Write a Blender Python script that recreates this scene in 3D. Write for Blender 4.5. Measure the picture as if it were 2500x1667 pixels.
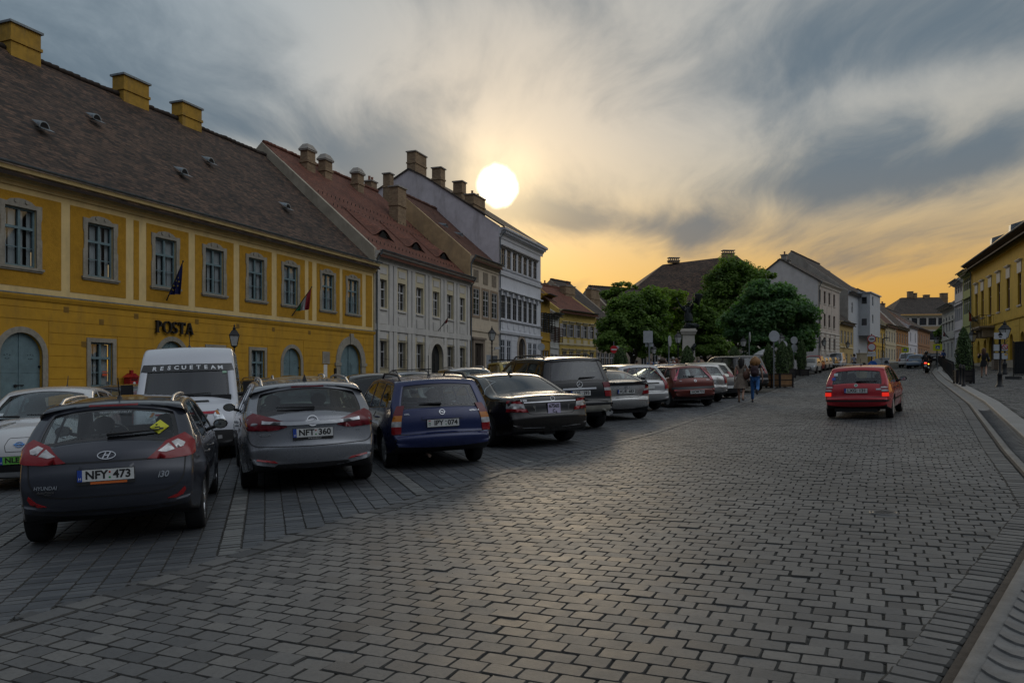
import bpy, bmesh, math, random
import numpy as np
from mathutils import Vector, Matrix
from mathutils.bvhtree import BVHTree
from mathutils.geometry import delaunay_2d_cdt
R = math.radians
rng = random.Random(11)
for o in list(bpy.data.objects): bpy.data.objects.remove(o)
S = bpy.context.scene
COL = S.collection
# ------------------------------------------------------------------ camera
F, CX, HY, EYE = 1875.0, 1250.0, 923.0, 1.62
cam = bpy.data.objects.new('camera', bpy.data.cameras.new('camera')); COL.objects.link(cam)
cam.location = (0, 0, EYE); cam.rotation_euler = (R(90), 0, 0)
cam.data.sensor_width = 36; cam.data.lens = 36*F/2500; cam.data.shift_y = (HY-833.5)/2500
cam.data.clip_end = 3000; cam.data.clip_start = .05
S.camera = cam
S.view_settings.view_transform = 'Standard'; S.view_settings.look = 'None'
S.view_settings.exposure = 0.3; S.view_settings.gamma = 1
S.render.engine = 'CYCLES'
S.cycles.use_denoising = True
S.cycles.max_bounces = 6; S.cycles.diffuse_bounces = 3; S.cycles.glossy_bounces = 3
S.cycles.transparent_max_bounces = 12; S.cycles.transmission_bounces = 4
S.cycles.sample_clamp_indirect = 4
S.cycles.caustics_reflective = False; S.cycles.caustics_refractive = False
# ------------------------------------------------------------------ node helper
class NT:
 def __init__(s, nt): s.nt = nt
 def n(s, t, **kw):
  d = s.nt.nodes.new(t)
  for k, v in kw.items():
   if hasattr(d, k): setattr(d, k, v)
  return d
 def put(s, sock, v):
  if v is None: return
  if hasattr(v, 'node'): s.nt.links.new(v, sock)
  elif isinstance(v, (tuple, list)) and len(v) == 3 and sock.type == 'RGBA': sock.default_value = (*v, 1)
  else: sock.default_value = v
 def m(s, op, a, b=None, c=None, clamp=False):
  d = s.n('ShaderNodeMath', operation=op); d.use_clamp = clamp
  for i, v in enumerate((a, b, c)): s.put(d.inputs[i], v)
  return d.outputs[0]
 def mr(s, v, a, b, c=0., d=1., smooth=True):
  k = s.n('ShaderNodeMapRange'); k.clamp = True
  if smooth: k.interpolation_type = 'SMOOTHSTEP'
  for i, x in enumerate((v, a, b, c, d)): s.put(k.inputs[i], x)
  return k.outputs[0]
 def mix(s, f, a, b, bt='MIX'):
  k = s.n('ShaderNodeMix', data_type='RGBA', blend_type=bt)
  s.put(k.inputs[0], f); s.put(k.inputs[6], a); s.put(k.inputs[7], b)
  return k.outputs[2]
 def noise(s, vec=None, scale=5., detail=4., rough=.5, dist=0.):
  k = s.n('ShaderNodeTexNoise')
  if vec is not None: s.put(k.inputs['Vector'], vec)
  k.inputs['Scale'].default_value = scale; k.inputs['Detail'].default_value = detail
  k.inputs['Roughness'].default_value = rough; k.inputs['Distortion'].default_value = dist
  return k.outputs['Fac']
 def mapping(s, vec, loc=(0,0,0), rot=(0,0,0), scale=(1,1,1)):
  k = s.n('ShaderNodeMapping'); s.put(k.inputs[0], vec)
  k.inputs[1].default_value = loc; k.inputs[2].default_value = rot; k.inputs[3].default_value = scale
  return k.outputs[0]
 def comb(s, x, y, z):
  k = s.n('ShaderNodeCombineXYZ')
  for i, v in enumerate((x, y, z)): s.put(k.inputs[i], v)
  return k.outputs[0]
# ------------------------------------------------------------------ sky
SUN_EL, SUN_AZ = math.atan2(HY-455, F), math.atan2(1215-CX, F)
SD = Vector((math.sin(SUN_AZ)*math.cos(SUN_EL), math.cos(SUN_AZ)*math.cos(SUN_EL), math.sin(SUN_EL)))
w = bpy.data.worlds.new('World'); S.world = w; w.use_nodes = True
w.node_tree.nodes.clear(); k = NT(w.node_tree)
tc = k.n('ShaderNodeTexCoord').outputs['Generated']
sep = k.n('ShaderNodeSeparateXYZ'); k.put(sep.inputs[0], tc); dx, dy, dz = sep.outputs
nish = k.n('ShaderNodeTexSky', sky_type='NISHITA'); nish.sun_disc = False
nish.sun_elevation = SUN_EL; nish.sun_rotation = SUN_AZ
nish.air_density = 1.2; nish.dust_density = 2.0
nis = k.mix(1., nish.outputs[0], (.0022, .0024, .0028), 'MULTIPLY')
# cloud sheet seen in perspective: plane coordinates of the view direction
den = k.m('ADD', k.m('MAXIMUM', dz, 0.), .16)
px, py = k.m('DIVIDE', dx, den), k.m('DIVIDE', dy, den)
P = k.comb(px, py, 0)
wv = k.n('ShaderNodeTexNoise'); k.put(wv.inputs[0], P); wv.inputs['Scale'].default_value = .7; wv.inputs['Detail'].default_value = 2
wp = k.n('ShaderNodeVectorMath', operation='MULTIPLY_ADD'); k.put(wp.inputs[0], wv.outputs['Color']); wp.inputs[1].default_value = (.9, .9, 0); k.put(wp.inputs[2], P)
P1 = k.mapping(wp.outputs[0], (1.7, .4, 0), (0, 0, R(24)), (1.25, .42, 1))
P2 = k.mapping(wp.outputs[0], (4.1, 2.2, 0), (0, 0, R(-38)), (2.2, .8, 1))
n1 = k.noise(P1, 1.15, 7, .55, .25)
n2 = k.noise(P2, 2.2, 10, .6, .3)
n3 = k.noise(k.mapping(P, (7.7, 1.3, 0), (0, 0, R(10)), (.55, .33, 1)), .8, 3, .5)
dk = k.m('ADD', k.m('MULTIPLY', n1, .46), k.m('ADD', k.m('MULTIPLY', n2, .28), k.m('MULTIPLY', n3, .37)))
dot = k.n('ShaderNodeVectorMath', operation='DOT_PRODUCT'); k.put(dot.inputs[0], tc); dot.inputs[1].default_value = SD
ds = k.m('MAXIMUM', dot.outputs['Value'], 0.)
g1, g2, g3 = k.m('POWER', ds, 6.), k.m('POWER', ds, 36.), k.m('POWER', ds, 130.)
# long cloud banks, each at its own bearing and height in the sky
az, el = k.m('ARCTAN2', dx, dy), k.m('ARCSINE', dz)
wz = k.n('ShaderNodeSeparateXYZ'); k.put(wz.inputs[0], wv.outputs['Color'])
az = k.m('ADD', az, k.m('MULTIPLY', k.m('SUBTRACT', wz.outputs[0], .5), .16)); el = k.m('ADD', el, k.m('MULTIPLY', k.m('SUBTRACT', wz.outputs[1], .5), .10))
def bearing(px, py): return math.atan2(px-CX, F), math.atan2(HY-py, math.hypot(F, px-CX))
def bank(p, q, wid, amt):
 (a0, e0), (a1, e1) = bearing(*p), bearing(*q); L = math.hypot(a1-a0, e1-e0); c, s_ = (a1-a0)/L, (e1-e0)/L
 ua, ue = k.m('SUBTRACT', az, (a0+a1)/2), k.m('SUBTRACT', el, (e0+e1)/2)
 u = k.m('DIVIDE', k.m('ADD', k.m('MULTIPLY', ua, c), k.m('MULTIPLY', ue, s_)), L/2)
 v = k.m('DIVIDE', k.m('SUBTRACT', k.m('MULTIPLY', ue, c), k.m('MULTIPLY', ua, s_)), wid/F)
 r2 = k.m('ADD', k.m('POWER', k.m('ABSOLUTE', u), 4.), k.m('POWER', k.m('ABSOLUTE', v), 2.))
 return k.m('MULTIPLY', k.m('EXPONENT', k.m('MULTIPLY', r2, -.9)), amt)
tot = dk
for args in (((-150, 60), (1120, 470), 95, .17), ((1560, 300), (2700, -60), 120, .11), ((1800, 440), (2750, 330), 62, .15), ((1230, 515), (1720, 575), 42, .15),
    ((1600, 520), (2150, 640), 50, .05), ((150, -40), (700, 150), 90, .06), ((900, 330), (1120, 420), 60, .08),
    ((650, 30), (1500, 130), 120, -.10), ((1150, 330), (1900, 330), 90, -.10), ((1950, 260), (2600, 180), 50, -.11), ((1300, 640), (2500, 700), 60, -.10), ((400, 330), (750, 430), 40, -.12)):
 tot = k.m('ADD', tot, bank(*args))
dk = tot
hz = k.m('ADD', .5, k.m('MULTIPLY', dx, .9), clamp=True)
thin = k.mix(k.mr(dz, .02, .34), (.52, .37, .13), k.mix(hz, (.27, .33, .375), (.35, .345, .32)))
thin = k.mix(k.mr(dz, .04, .25), k.mix(hz, (.68, .34, .018), (.53, .27, .042)), thin)
rear_fill = k.mix(k.mr(dz, .12, .85), (.06, .07, .085), k.mix(k.mr(dx, .05, .75), (.37, .41, .46), (1.45, 1.52, 1.6)))  # unseen sky: dimmed low for car tails, brightened at right as added facade fill
thin = k.mix(k.mr(dy, -.1, .35), rear_fill, thin)
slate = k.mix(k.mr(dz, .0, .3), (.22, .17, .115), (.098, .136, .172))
slate = k.mix(k.mr(dy, -.1, .35), k.mix(k.mr(dz, .12, .85), (.05, .06, .075), k.mix(k.mr(dx, .05, .75), (.22, .24, .29), (1.0, 1.06, 1.15))), slate)  # clouds out of view get the same added dimming and brightening
cover = k.m('MULTIPLY', k.mr(dk, .465, .70), .95)
cl = k.mix(k.m('MULTIPLY', cover, k.m('SUBTRACT', 1., k.m('MULTIPLY', g3, .6)), clamp=True), thin, slate)
veil = k.m('MULTIPLY', g2, k.m('SUBTRACT', 1.15, cover))
cl = k.mix(1., cl, k.mix(1., (.22, .125, .03), veil, 'MULTIPLY'), 'ADD')
cl = k.mix(1., cl, k.mix(1., (.13, .085, .03), g3, 'MULTIPLY'), 'ADD')
# the disc itself, burnt out behind thin cloud
sn = k.mr(k.m('ADD', dot.outputs['Value'], k.m('MULTIPLY', k.m('SUBTRACT', n2, .5), .0009)), math.cos(R(1.55)), math.cos(R(.35)))
cl = k.mix(sn, cl, (3.0, 2.6, 1.85))
glow = k.m('POWER', ds, 700.)
cl = k.mix(1., cl, k.mix(1., (.30, .22, .10), glow, 'MULTIPLY'), 'ADD')
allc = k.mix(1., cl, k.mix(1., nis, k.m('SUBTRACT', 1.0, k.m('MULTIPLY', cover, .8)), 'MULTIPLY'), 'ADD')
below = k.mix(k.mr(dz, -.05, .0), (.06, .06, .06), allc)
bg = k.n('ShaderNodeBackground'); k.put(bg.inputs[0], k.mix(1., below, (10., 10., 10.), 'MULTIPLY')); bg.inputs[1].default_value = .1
out = k.n('ShaderNodeOutputWorld'); k.nt.links.new(bg.outputs[0], out.inputs[0])
w.cycles.sampling_method = 'MANUAL'; w.cycles.sample_map_resolution = 1024
sl = bpy.data.lights.new('sun', 'SUN'); sl.energy = .42; sl.angle = R(17); sl.color = (1, .80, .55)
so = bpy.data.objects.new('sun', sl); COL.objects.link(so)
so.rotation_euler = SD.to_track_quat('Z', 'Y').to_euler()
# ------------------------------------------------------------------ pixels to places
def gz(x, y): return .005 + .0319*x + .0164*y
def at(px, py, Z): return Vector(((px-CX)/F*Z, Z, EYE+(HY-py)/F*Z))
def G(px, py):
 a, b = (px-CX)/F, (HY-py)/F
 Z = (EYE-.005)/(.0319*a+.0164-b)
 return Vector((a*Z, Z, EYE+b*Z))
def gnd(px, Z):
 x = (px-CX)/F*Z
 return Vector((x, Z, gz(x, Z)))
# ------------------------------------------------------------------ objects
def tag(o, label=None, cat=None, group=None, kind=None):
 if label: o['label'] = label
 if cat: o['category'] = cat
 if group: o['group'] = group
 if kind: o['kind'] = kind
 return o
def empty(name, loc=(0,0,0), rz=0, label=None, cat=None, group=None, rot=None):
 o = bpy.data.objects.new(name, None); COL.objects.link(o)
 o.location = loc; o.rotation_euler = rot if rot else (0, 0, rz); o.empty_display_size = .2
 return tag(o, label, cat, group)
def copy_tree(o, parent=None):
 c = o.copy(); COL.objects.link(c)
 if parent: c.parent = parent
 for ch in list(o.children): copy_tree(ch, c)
 return c
class MB:
 def __init__(s): s.v = []; s.f = []; s.mi = []; s.uv = []; s.sm = []
 def add(s, vs, fs, m=0, uvs=None, smooth=False):
  b = len(s.v); s.v += [tuple(p) for p in vs]
  for i, f in enumerate(fs):
   s.f.append(tuple(b+j for j in f)); s.mi.append(m); s.sm.append(smooth)
   s.uv.append(uvs[i] if uvs else None)
  return s
 def quad(s, a, b, c, d, m=0, uv=None): return s.add((a, b, c, d), ((0, 1, 2, 3),), m, [uv] if uv else None)
 def box(s, x0, x1, y0, y1, z0, z1, m=0, M=None):
  vs = [Vector((x, y, z)) for z in (z0, z1) for y in (y0, y1) for x in (x0, x1)]
  if M: vs = [M@p for p in vs]
  return s.add(vs, ((0,2,3,1),(4,5,7,6),(0,1,5,4),(2,6,7,3),(0,4,6,2),(1,3,7,5)), m)
 def bar(s, a, b, w, h=None, m=0):
  a, b = Vector(a), Vector(b); d = b-a; L = d.length
  q = d.to_track_quat('Z', 'Y').to_matrix().to_4x4(); h = h or w
  return s.box(-w/2, w/2, -h/2, h/2, 0, L, m, Matrix.Translation(a)@q)
 def tube(s, pts, r, n=8, m=0, cap=True):
  pts = [Vector(p) for p in pts]; rr = r if isinstance(r, (list, tuple)) else [r]*len(pts)
  vs, up = [], None
  for i, p in enumerate(pts):
   d = (pts[min(i+1, len(pts)-1)]-pts[max(i-1, 0)]).normalized()
   if up is None: up = d.orthogonal().normalized()
   up = (up-d*up.dot(d))
   up = up.normalized() if up.length > 1e-6 else d.orthogonal().normalized()
   sd = d.cross(up)
   vs += [p+(up*math.cos(t*2*math.pi/n)+sd*math.sin(t*2*math.pi/n))*rr[i] for t in range(n)]
  fs = [(i*n+t, i*n+(t+1) % n, (i+1)*n+(t+1) % n, (i+1)*n+t) for i in range(len(pts)-1) for t in range(n)]
  s.add(vs, fs, m, smooth=True)
  if cap: s.add(vs[:n], (tuple(range(n))[::-1],), m); s.add(vs[-n:], (tuple(range(n)),), m)
  return s
 def lathe(s, prof, n=16, m=0, M=None, smooth=True):
  vs = []
  for r, z in prof:
   for t in range(n):
    p = Vector((r*math.cos(t*2*math.pi/n), r*math.sin(t*2*math.pi/n), z)); vs.append(M@p if M else p)
  fs = [(i*n+t, i*n+(t+1) % n, (i+1)*n+(t+1) % n, (i+1)*n+t) for i in range(len(prof)-1) for t in range(n)]
  return s.add(vs, fs, m, smooth=smooth)
 def prism(s, poly, y0, y1, m=0, M=None):
  n = len(poly)
  vs = [Vector((x, y0, z)) for x, z in poly]+[Vector((x, y1, z)) for x, z in poly]
  if M: vs = [M@p for p in vs]
  fs = [tuple(range(n)), tuple(range(2*n-1, n-1, -1))]+[(i, n+i, n+(i+1) % n, (i+1) % n) for i in range(n)]
  return s.add(vs, fs, m)
 def sweep(s, prof, x0, x1, m=0):
  n = len(prof); vs = [(x0, y, z) for y, z in prof]+[(x1, y, z) for y, z in prof]
  return s.add(vs, [tuple(range(n)), tuple(range(2*n-1, n-1, -1))]+[(i, n+i, n+(i+1) % n, (i+1) % n) for i in range(n)], m)
 def ball(s, c, r, n=10, m=0, M=None):
  rx, ry, rz_ = r if isinstance(r, (tuple, list)) else (r, r, r)
  vs = []; h = n//2+1
  for i in range(h):
   a = math.pi*i/(h-1)
   for t in range(n):
    p = Vector((rx*math.sin(a)*math.cos(t*2*math.pi/n), ry*math.sin(a)*math.sin(t*2*math.pi/n), -rz_*math.cos(a)))+Vector(c)
    vs.append(M@p if M else p)
  fs = [(i*n+t, i*n+(t+1) % n, (i+1)*n+(t+1) % n, (i+1)*n+t) for i in range(h-1) for t in range(n)]
  return s.add(vs, fs, m, smooth=True)
 def mesh(s, name, mats):
  me = bpy.data.meshes.new(name); me.from_pydata(s.v, [], s.f)
  for m in (mats if isinstance(mats, (list, tuple)) else [mats]): me.materials.append(m)
  me.polygons.foreach_set('material_index', s.mi); me.polygons.foreach_set('use_smooth', s.sm)
  if any(u is not None for u in s.uv):
   ul = me.uv_layers.new(name='UVMap'); d = []
   for f, u in zip(s.f, s.uv):
    for j in range(len(f)): d += list(u[j]) if u else [0, 0]
   ul.data.foreach_set('uv', d)
  me.validate(); me.update()
  return me
 def build(s, name, mats, parent=None, fix=False):
  me = s.mesh(name, mats)
  if fix:
   bm = bmesh.new(); bm.from_mesh(me); bmesh.ops.recalc_face_normals(bm, faces=bm.faces); bm.to_mesh(me); bm.free()
  o = bpy.data.objects.new(name, me); COL.objects.link(o)
  if parent: o.parent = parent
  return o
def link(name, me, parent=None):
 o = bpy.data.objects.new(name, me); COL.objects.link(o)
 if parent: o.parent = parent
 return o
_tx = {}
def text_mesh(txt, size, mat, depth=.004, bold=0., spacing=1.0, align='CENTER', shear=0.):
 key = (txt, size, mat.name, depth, bold, spacing, align, shear)
 if key in _tx: return _tx[key]
 c = bpy.data.curves.new('lettering', 'FONT'); c.body = txt; c.size = size; c.extrude = depth; c.offset = bold
 c.align_x = align; c.align_y = 'CENTER'; c.space_character = spacing; c.resolution_u = 3; c.shear = shear
 o = bpy.data.objects.new('lettering', c); COL.objects.link(o)
 dg = bpy.context.evaluated_depsgraph_get(); dg.update()
 me = bpy.data.meshes.new_from_object(o.evaluated_get(dg)); me.name = 'lettering'
 me.materials.clear(); me.materials.append(mat)
 bpy.data.objects.remove(o); bpy.data.curves.remove(c)
 _tx[key] = me
 return me
def text(txt, size, mat, parent, M, name='lettering', **kw):
 o = link(name, text_mesh(txt, size, mat, **kw), parent); o.matrix_local = M
 return o
# ------------------------------------------------------------------ materials
_m = {}
def mat(name, col, rough=.7, metal=0., var=0., vscale=6., bump=0., bscale=60., spec=.4, coat=0., emit=None, dirt=None, flake=0.):
 """plain surface with two scales of colour variation and a fine bump, in object space"""
 if name in _m: return _m[name]
 m = bpy.data.materials.new(name); m.use_nodes = True; nt = m.node_tree; k = NT(nt)
 b = nt.nodes['Principled BSDF']
 b.inputs['Roughness'].default_value = rough; b.inputs['Metallic'].default_value = metal
 b.inputs['Specular IOR Level'].default_value = spec; b.inputs['Coat Weight'].default_value = coat
 b.inputs['Coat Roughness'].default_value = .04
 oc = k.n('ShaderNodeTexCoord').outputs['Object']
 c = (*col, 1)
 if var:
  n = k.m('ADD', k.m('MULTIPLY', k.noise(oc, vscale, 5, .6), .65), k.m('MULTIPLY', k.noise(oc, vscale*.16, 4, .6), .55))
  lo = tuple(x*(1-var) for x in col); hi = tuple(min(1, x*(1+var)) for x in col)
  c = k.mix(k.mr(n, .35, .85), lo, hi)
  if dirt: c = k.mix(k.m('MULTIPLY', k.mr(k.noise(k.mapping(oc, scale=(1, 1, .25)), vscale*.5, 6, .7), .44, .74), dirt[1]), c, dirt[0])
 k.put(b.inputs['Base Color'], c)
 if bump:
  bn = k.n('ShaderNodeBump'); bn.inputs['Strength'].default_value = bump; bn.inputs['Distance'].default_value = .02
  k.put(bn.inputs['Height'], k.noise(oc, bscale, 6, .65)); k.put(b.inputs['Normal'], bn.outputs[0])
 if emit: b.inputs['Emission Color'].default_value = (*emit[0], 1); b.inputs['Emission Strength'].default_value = emit[1]
 _m[name] = m
 return m
def tile_mat(name, c1, c2, c3, w=.17, h=.13, bump=.8):
 """roof tiles laid in courses, on UVs in metres"""
 if name in _m: return _m[name]
 m = bpy.data.materials.new(name); m.use_nodes = True; k = NT(m.node_tree); b = m.node_tree.nodes['Principled BSDF']
 uv = k.n('ShaderNodeTexCoord').outputs['UV']
 wob = k.n('ShaderNodeTexNoise'); k.put(wob.inputs[0], uv); wob.inputs['Scale'].default_value = 1.1; wob.inputs['Detail'].default_value = 3
 ad = k.n('ShaderNodeVectorMath', operation='MULTIPLY_ADD'); k.put(ad.inputs[0], wob.outputs['Color']); ad.inputs[1].default_value = (.03, .09, 0); k.put(ad.inputs[2], uv)
 bt = k.n('ShaderNodeTexBrick'); k.put(bt.inputs['Vector'], ad.outputs[0])
 for kk, v in (('Scale', 1.), ('Brick Width', w), ('Row Height', h), ('Mortar Size', .012), ('Mortar Smooth', .3), ('Bias', 0.)): bt.inputs[kk].default_value = v
 bt.inputs['Color1'].default_value = (0, 0, 0, 1); bt.inputs['Color2'].default_value = (1, 1, 1, 1); bt.inputs['Mortar'].default_value = (.3, .3, .3, 1)
 sv = k.n('ShaderNodeSeparateXYZ'); k.put(sv.inputs[0], ad.outputs[0])
 saw = k.m('FRACT', k.m('DIVIDE', sv.outputs[1], h))
 patch = k.noise(uv, .55, 6, .65); pt2 = k.noise(k.mapping(uv, scale=(1.1, 3.4, 1)), 1.6, 7, .78)
 c = k.mix(k.m('POWER', bt.outputs['Color'], 1.4), c1, c2)
 c = k.mix(k.m('MULTIPLY', k.mr(pt2, .5, .68), .85), c, c3)
 c = k.mix(k.m('MULTIPLY', k.mr(patch, .42, .7), .55), c, tuple(x*.45 for x in c1))
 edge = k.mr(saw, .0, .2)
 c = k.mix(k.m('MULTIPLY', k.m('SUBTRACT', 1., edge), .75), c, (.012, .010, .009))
 k.put(b.inputs['Base Color'], c); b.inputs['Roughness'].default_value = .8; b.inputs['Specular IOR Level'].default_value = .25
 hgt = k.m('ADD', k.m('SUBTRACT', 1., saw), k.m('MULTIPLY', bt.outputs['Color'], .5))
 bn = k.n('ShaderNodeBump'); bn.inputs['Strength'].default_value = bump; bn.inputs['Distance'].default_value = .03
 k.put(bn.inputs['Height'], hgt); k.put(b.inputs['Normal'], bn.outputs[0])
 _m[name] = m
 return m
def glass_mat(name, tint=(.25, .3, .32), refl=.12, rough=.02):
 if name in _m: return _m[name]
 m = bpy.data.materials.new(name); m.use_nodes = True; nt = m.node_tree; nt.nodes.clear(); k = NT(nt)
 tr = k.n('ShaderNodeBsdfTransparent'); tr.inputs[0].default_value = (*tint, 1)
 gl = k.n('ShaderNodeBsdfGlossy'); gl.inputs[0].default_value = (.95, .97, 1, 1); gl.inputs['Roughness'].default_value = rough
 lw = k.n('ShaderNodeLayerWeight'); lw.inputs[0].default_value = .5; fr = k.m('ADD', .04, k.m('MULTIPLY', k.m('POWER', lw.outputs['Facing'], 5.), .9))
 mx = k.n('ShaderNodeMixShader'); k.put(mx.inputs[0], k.m('ADD', k.m('MULTIPLY', fr, 1.1), refl, clamp=True))
 nt.links.new(tr.outputs[0], mx.inputs[1]); nt.links.new(gl.outputs[0], mx.inputs[2])
 o = k.n('ShaderNodeOutputMaterial'); nt.links.new(mx.outputs[0], o.inputs[0])
 _m[name] = m
 return m
def pane_mat(name, col=(.02, .025, .03), rough=.06, spec=.9):
 """old window glass with a dim room behind it: dark body, slightly wavy reflection"""
 if name in _m: return _m[name]
 m = mat(name, col, rough, spec=spec, var=.6, vscale=1.2)
 k = NT(m.node_tree); b = m.node_tree.nodes['Principled BSDF']
 oc = k.n('ShaderNodeTexCoord').outputs['Object']
 bn = k.n('ShaderNodeBump'); bn.inputs['Strength'].default_value = .12; bn.inputs['Distance'].default_value = .05
 k.put(bn.inputs['Height'], k.noise(oc, 2.3, 2)); k.put(b.inputs['Normal'], bn.outputs[0])
 return m
# ================================================================== ground
def stone_mat(name, cols, rough=.5, spec=.5, dirt=.4, bump=.35):
 if name in _m: return _m[name]
 m = bpy.data.materials.new(name); m.use_nodes = True; k = NT(m.node_tree); b = m.node_tree.nodes['Principled BSDF']
 at_ = k.n('ShaderNodeAttribute', attribute_name='tone').outputs['Fac']
 oc = k.n('ShaderNodeTexCoord').outputs['Object']
 cr = k.n('ShaderNodeValToRGB'); k.put(cr.inputs[0], at_)
 e = cr.color_ramp.elements; e[0].color = (*cols[0], 1); e[1].color = (*cols[-1], 1); e[0].position = .05; e[1].position = .95
 for i, c in enumerate(cols[1:-1]): q = e.new((i+1)/(len(cols)-1)); q.color = (*c, 1)
 nz = k.noise(oc, 38, 5, .65); big = k.noise(oc, .35, 5, .6)
 c = k.mix(k.m('MULTIPLY', k.mr(nz, .4, .75), dirt), cr.outputs[0], tuple(x*.5 for x in cols[0]))
 c = k.mix(k.m('MULTIPLY', k.mr(big, .42, .66), .5), c, tuple(x*.55 for x in cols[0]))
 k.put(b.inputs['Base Color'], c)
 k.put(b.inputs['Roughness'], k.m('ADD', rough-.1, k.m('ADD', k.m('MULTIPLY', k.noise(oc, 9, 4), .14), k.m('MULTIPLY', at_, .1))))
 b.inputs['Specular IOR Level'].default_value = spec
 bn = k.n('ShaderNodeBump'); bn.inputs['Strength'].default_value = bump; bn.inputs['Distance'].default_value = .006
 k.put(bn.inputs['Height'], k.noise(oc, 55, 6, .7)); k.put(b.inputs['Normal'], bn.outputs[0])
 _m[name] = m
 return m
def np_mesh(name, V, Q, tone, mats, mi=None):
 me = bpy.data.meshes.new(name); me.vertices.add(len(V)); me.vertices.foreach_set('co', V.astype('f4').ravel())
 me.loops.add(Q.size); me.loops.foreach_set('vertex_index', Q.astype('i4').ravel())
 me.polygons.add(len(Q)); me.polygons.foreach_set('loop_start', np.arange(0, Q.size, 4, dtype='i4'))
 try: me.polygons.foreach_set('loop_total', np.full(len(Q), 4, 'i4'))
 except Exception: pass
 for m in mats: me.materials.append(m)
 me.update(calc_edges=True)
 a = me.attributes.new('tone', 'FLOAT', 'FACE'); a.data.foreach_set('value', tone.astype('f4'))
 me.polygons.foreach_set('use_smooth', np.zeros(len(Q), bool))
 o = bpy.data.objects.new(name, me); COL.objects.link(o)
 return o
def stones(name, C, U, W, hu, hv, mats, seed=1, joint=.008, jit=.006, dz=.004, chamf=.010, lift=0.):
 """one sheet of separate setts: C centres (n,2), U/W unit vectors along the two sides, half sizes"""
 r = np.random.default_rng(seed); n = len(C)
 hu = np.broadcast_to(hu, n) if np.ndim(hu) == 0 else hu; hv = np.broadcast_to(hv, n) if np.ndim(hv) == 0 else hv
 U = np.broadcast_to(U, (n, 2)); W = np.broadcast_to(W, (n, 2))
 sg = np.array([(-1, -1), (1, -1), (1, 1), (-1, 1)], float)
 ring = []
 cut = .006+.010*r.random((n, 4))**2
 for ci in range(4):
  su, sv = sg[ci]
  a = (su*(hu-joint), sv*(hv-joint-cut[:, ci])); b = (su*(hu-joint-cut[:, ci]), sv*(hv-joint))
  ring += [a, b] if (su*sv > 0) == (ci in (0, 2)) and ci in (1, 3) or ci in (1, 3) else [b, a]
 pts = np.stack([np.stack(np.broadcast_arrays(p[0], p[1]), -1) for p in ring], 1)
 ang = np.arctan2(pts[:, :, 1]/hv[:, None], pts[:, :, 0]/hu[:, None]); o = np.argsort(ang, 1)
 pts = np.take_along_axis(pts, o[:, :, None], 1)+r.normal(0, jit, (n, 8, 2))
 cz = r.normal(0, dz, n)+lift; tu = r.normal(0, .008, n); tv = r.normal(0, .008, n)
 def world(p, zz):
  xy = C[:, None, :]+p[:, :, :1]*U[:, None, :]+p[:, :, 1:]*W[:, None, :]
  z = .005+.0319*xy[..., 0]+.0164*xy[..., 1]+cz[:, None]+zz+p[:, :, 0]*tu[:, None]+p[:, :, 1]*tv[:, None]
  return np.concatenate([xy, z[..., None]], 2)
 sc = 1-chamf/np.minimum(hu, hv)
 top = world(pts*sc[:, None, None], 0.); mid = world(pts, -.009); low = world(pts*1.0, -.05)
 V = np.concatenate([top, mid, low], 1).reshape(-1, 3)
 q = []
 q += [(0, 1, 2, 3), (0, 3, 4, 7), (4, 5, 6, 7)]
 for t in range(8):
  u = (t+1) % 8; q += [(8+t, 8+u, u, t), (16+t, 16+u, 8+u, 8+t)]
 Q = (np.arange(n)[:, None, None]*24+np.array(q)[None]).reshape(-1, 4)
 o = np_mesh(name, V, Q, np.repeat(np.clip(r.beta(2.0, 1.5, n)-(r.random(n) < .04)*.5, 0, 1), len(q)), mats+[M_arris])
 o.data.polygons.foreach_set('material_index', np.tile(np.array([0]*3+[1, 1]*8, 'i4'), n)); return o
AX = R(26)
RU, RW = np.array([math.sin(AX), math.cos(AX)]), np.array([math.cos(AX), -math.sin(AX)])
EDGE = np.array([(-9.5, -8.), (-3.37, 5.06), (-.25, 11.58), (3.14, 17.34), (9.2, 29.6), (15.7, 43.75), (24., 62.), (40., 95.)])
KERB = np.array([(-2.4, -1.3), (1.79, 3.77), (5.19, 7.88), (6.05, 9.45), (7.6, 12.4), (13.54, 23.29), (17.94, 31.92), (24.6, 45.), (33.37, 61.64), (41.5, 76.), (60., 106.), (86., 142.)])
def side(poly, p):
 best = np.full(len(p), 1e9); sg = np.zeros(len(p))
 for a, b in zip(poly[:-1], poly[1:]):
  d = b-a; L = np.hypot(*d); t = np.clip(((p-a)@d)/L**2, 0, 1); q = a+t[:, None]*d
  ds_ = np.hypot(*(p-q).T); cr = (p[:, 0]-a[0])*d[1]-(p[:, 1]-a[1])*d[0]
  up = ds_ < best-1e-9; best[up] = ds_[up]; sg[up] = np.sign(cr[up])
 return best*sg
def in_view(p, m=1.5):
 px = CX+F*p[:, 0]/np.maximum(p[:, 1], .3)
 return (p[:, 1] > 2.2) & (px > -500-m*600/np.maximum(p[:, 1], 1)) & (px < 3100+m*700/np.maximum(p[:, 1], 1))
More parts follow.
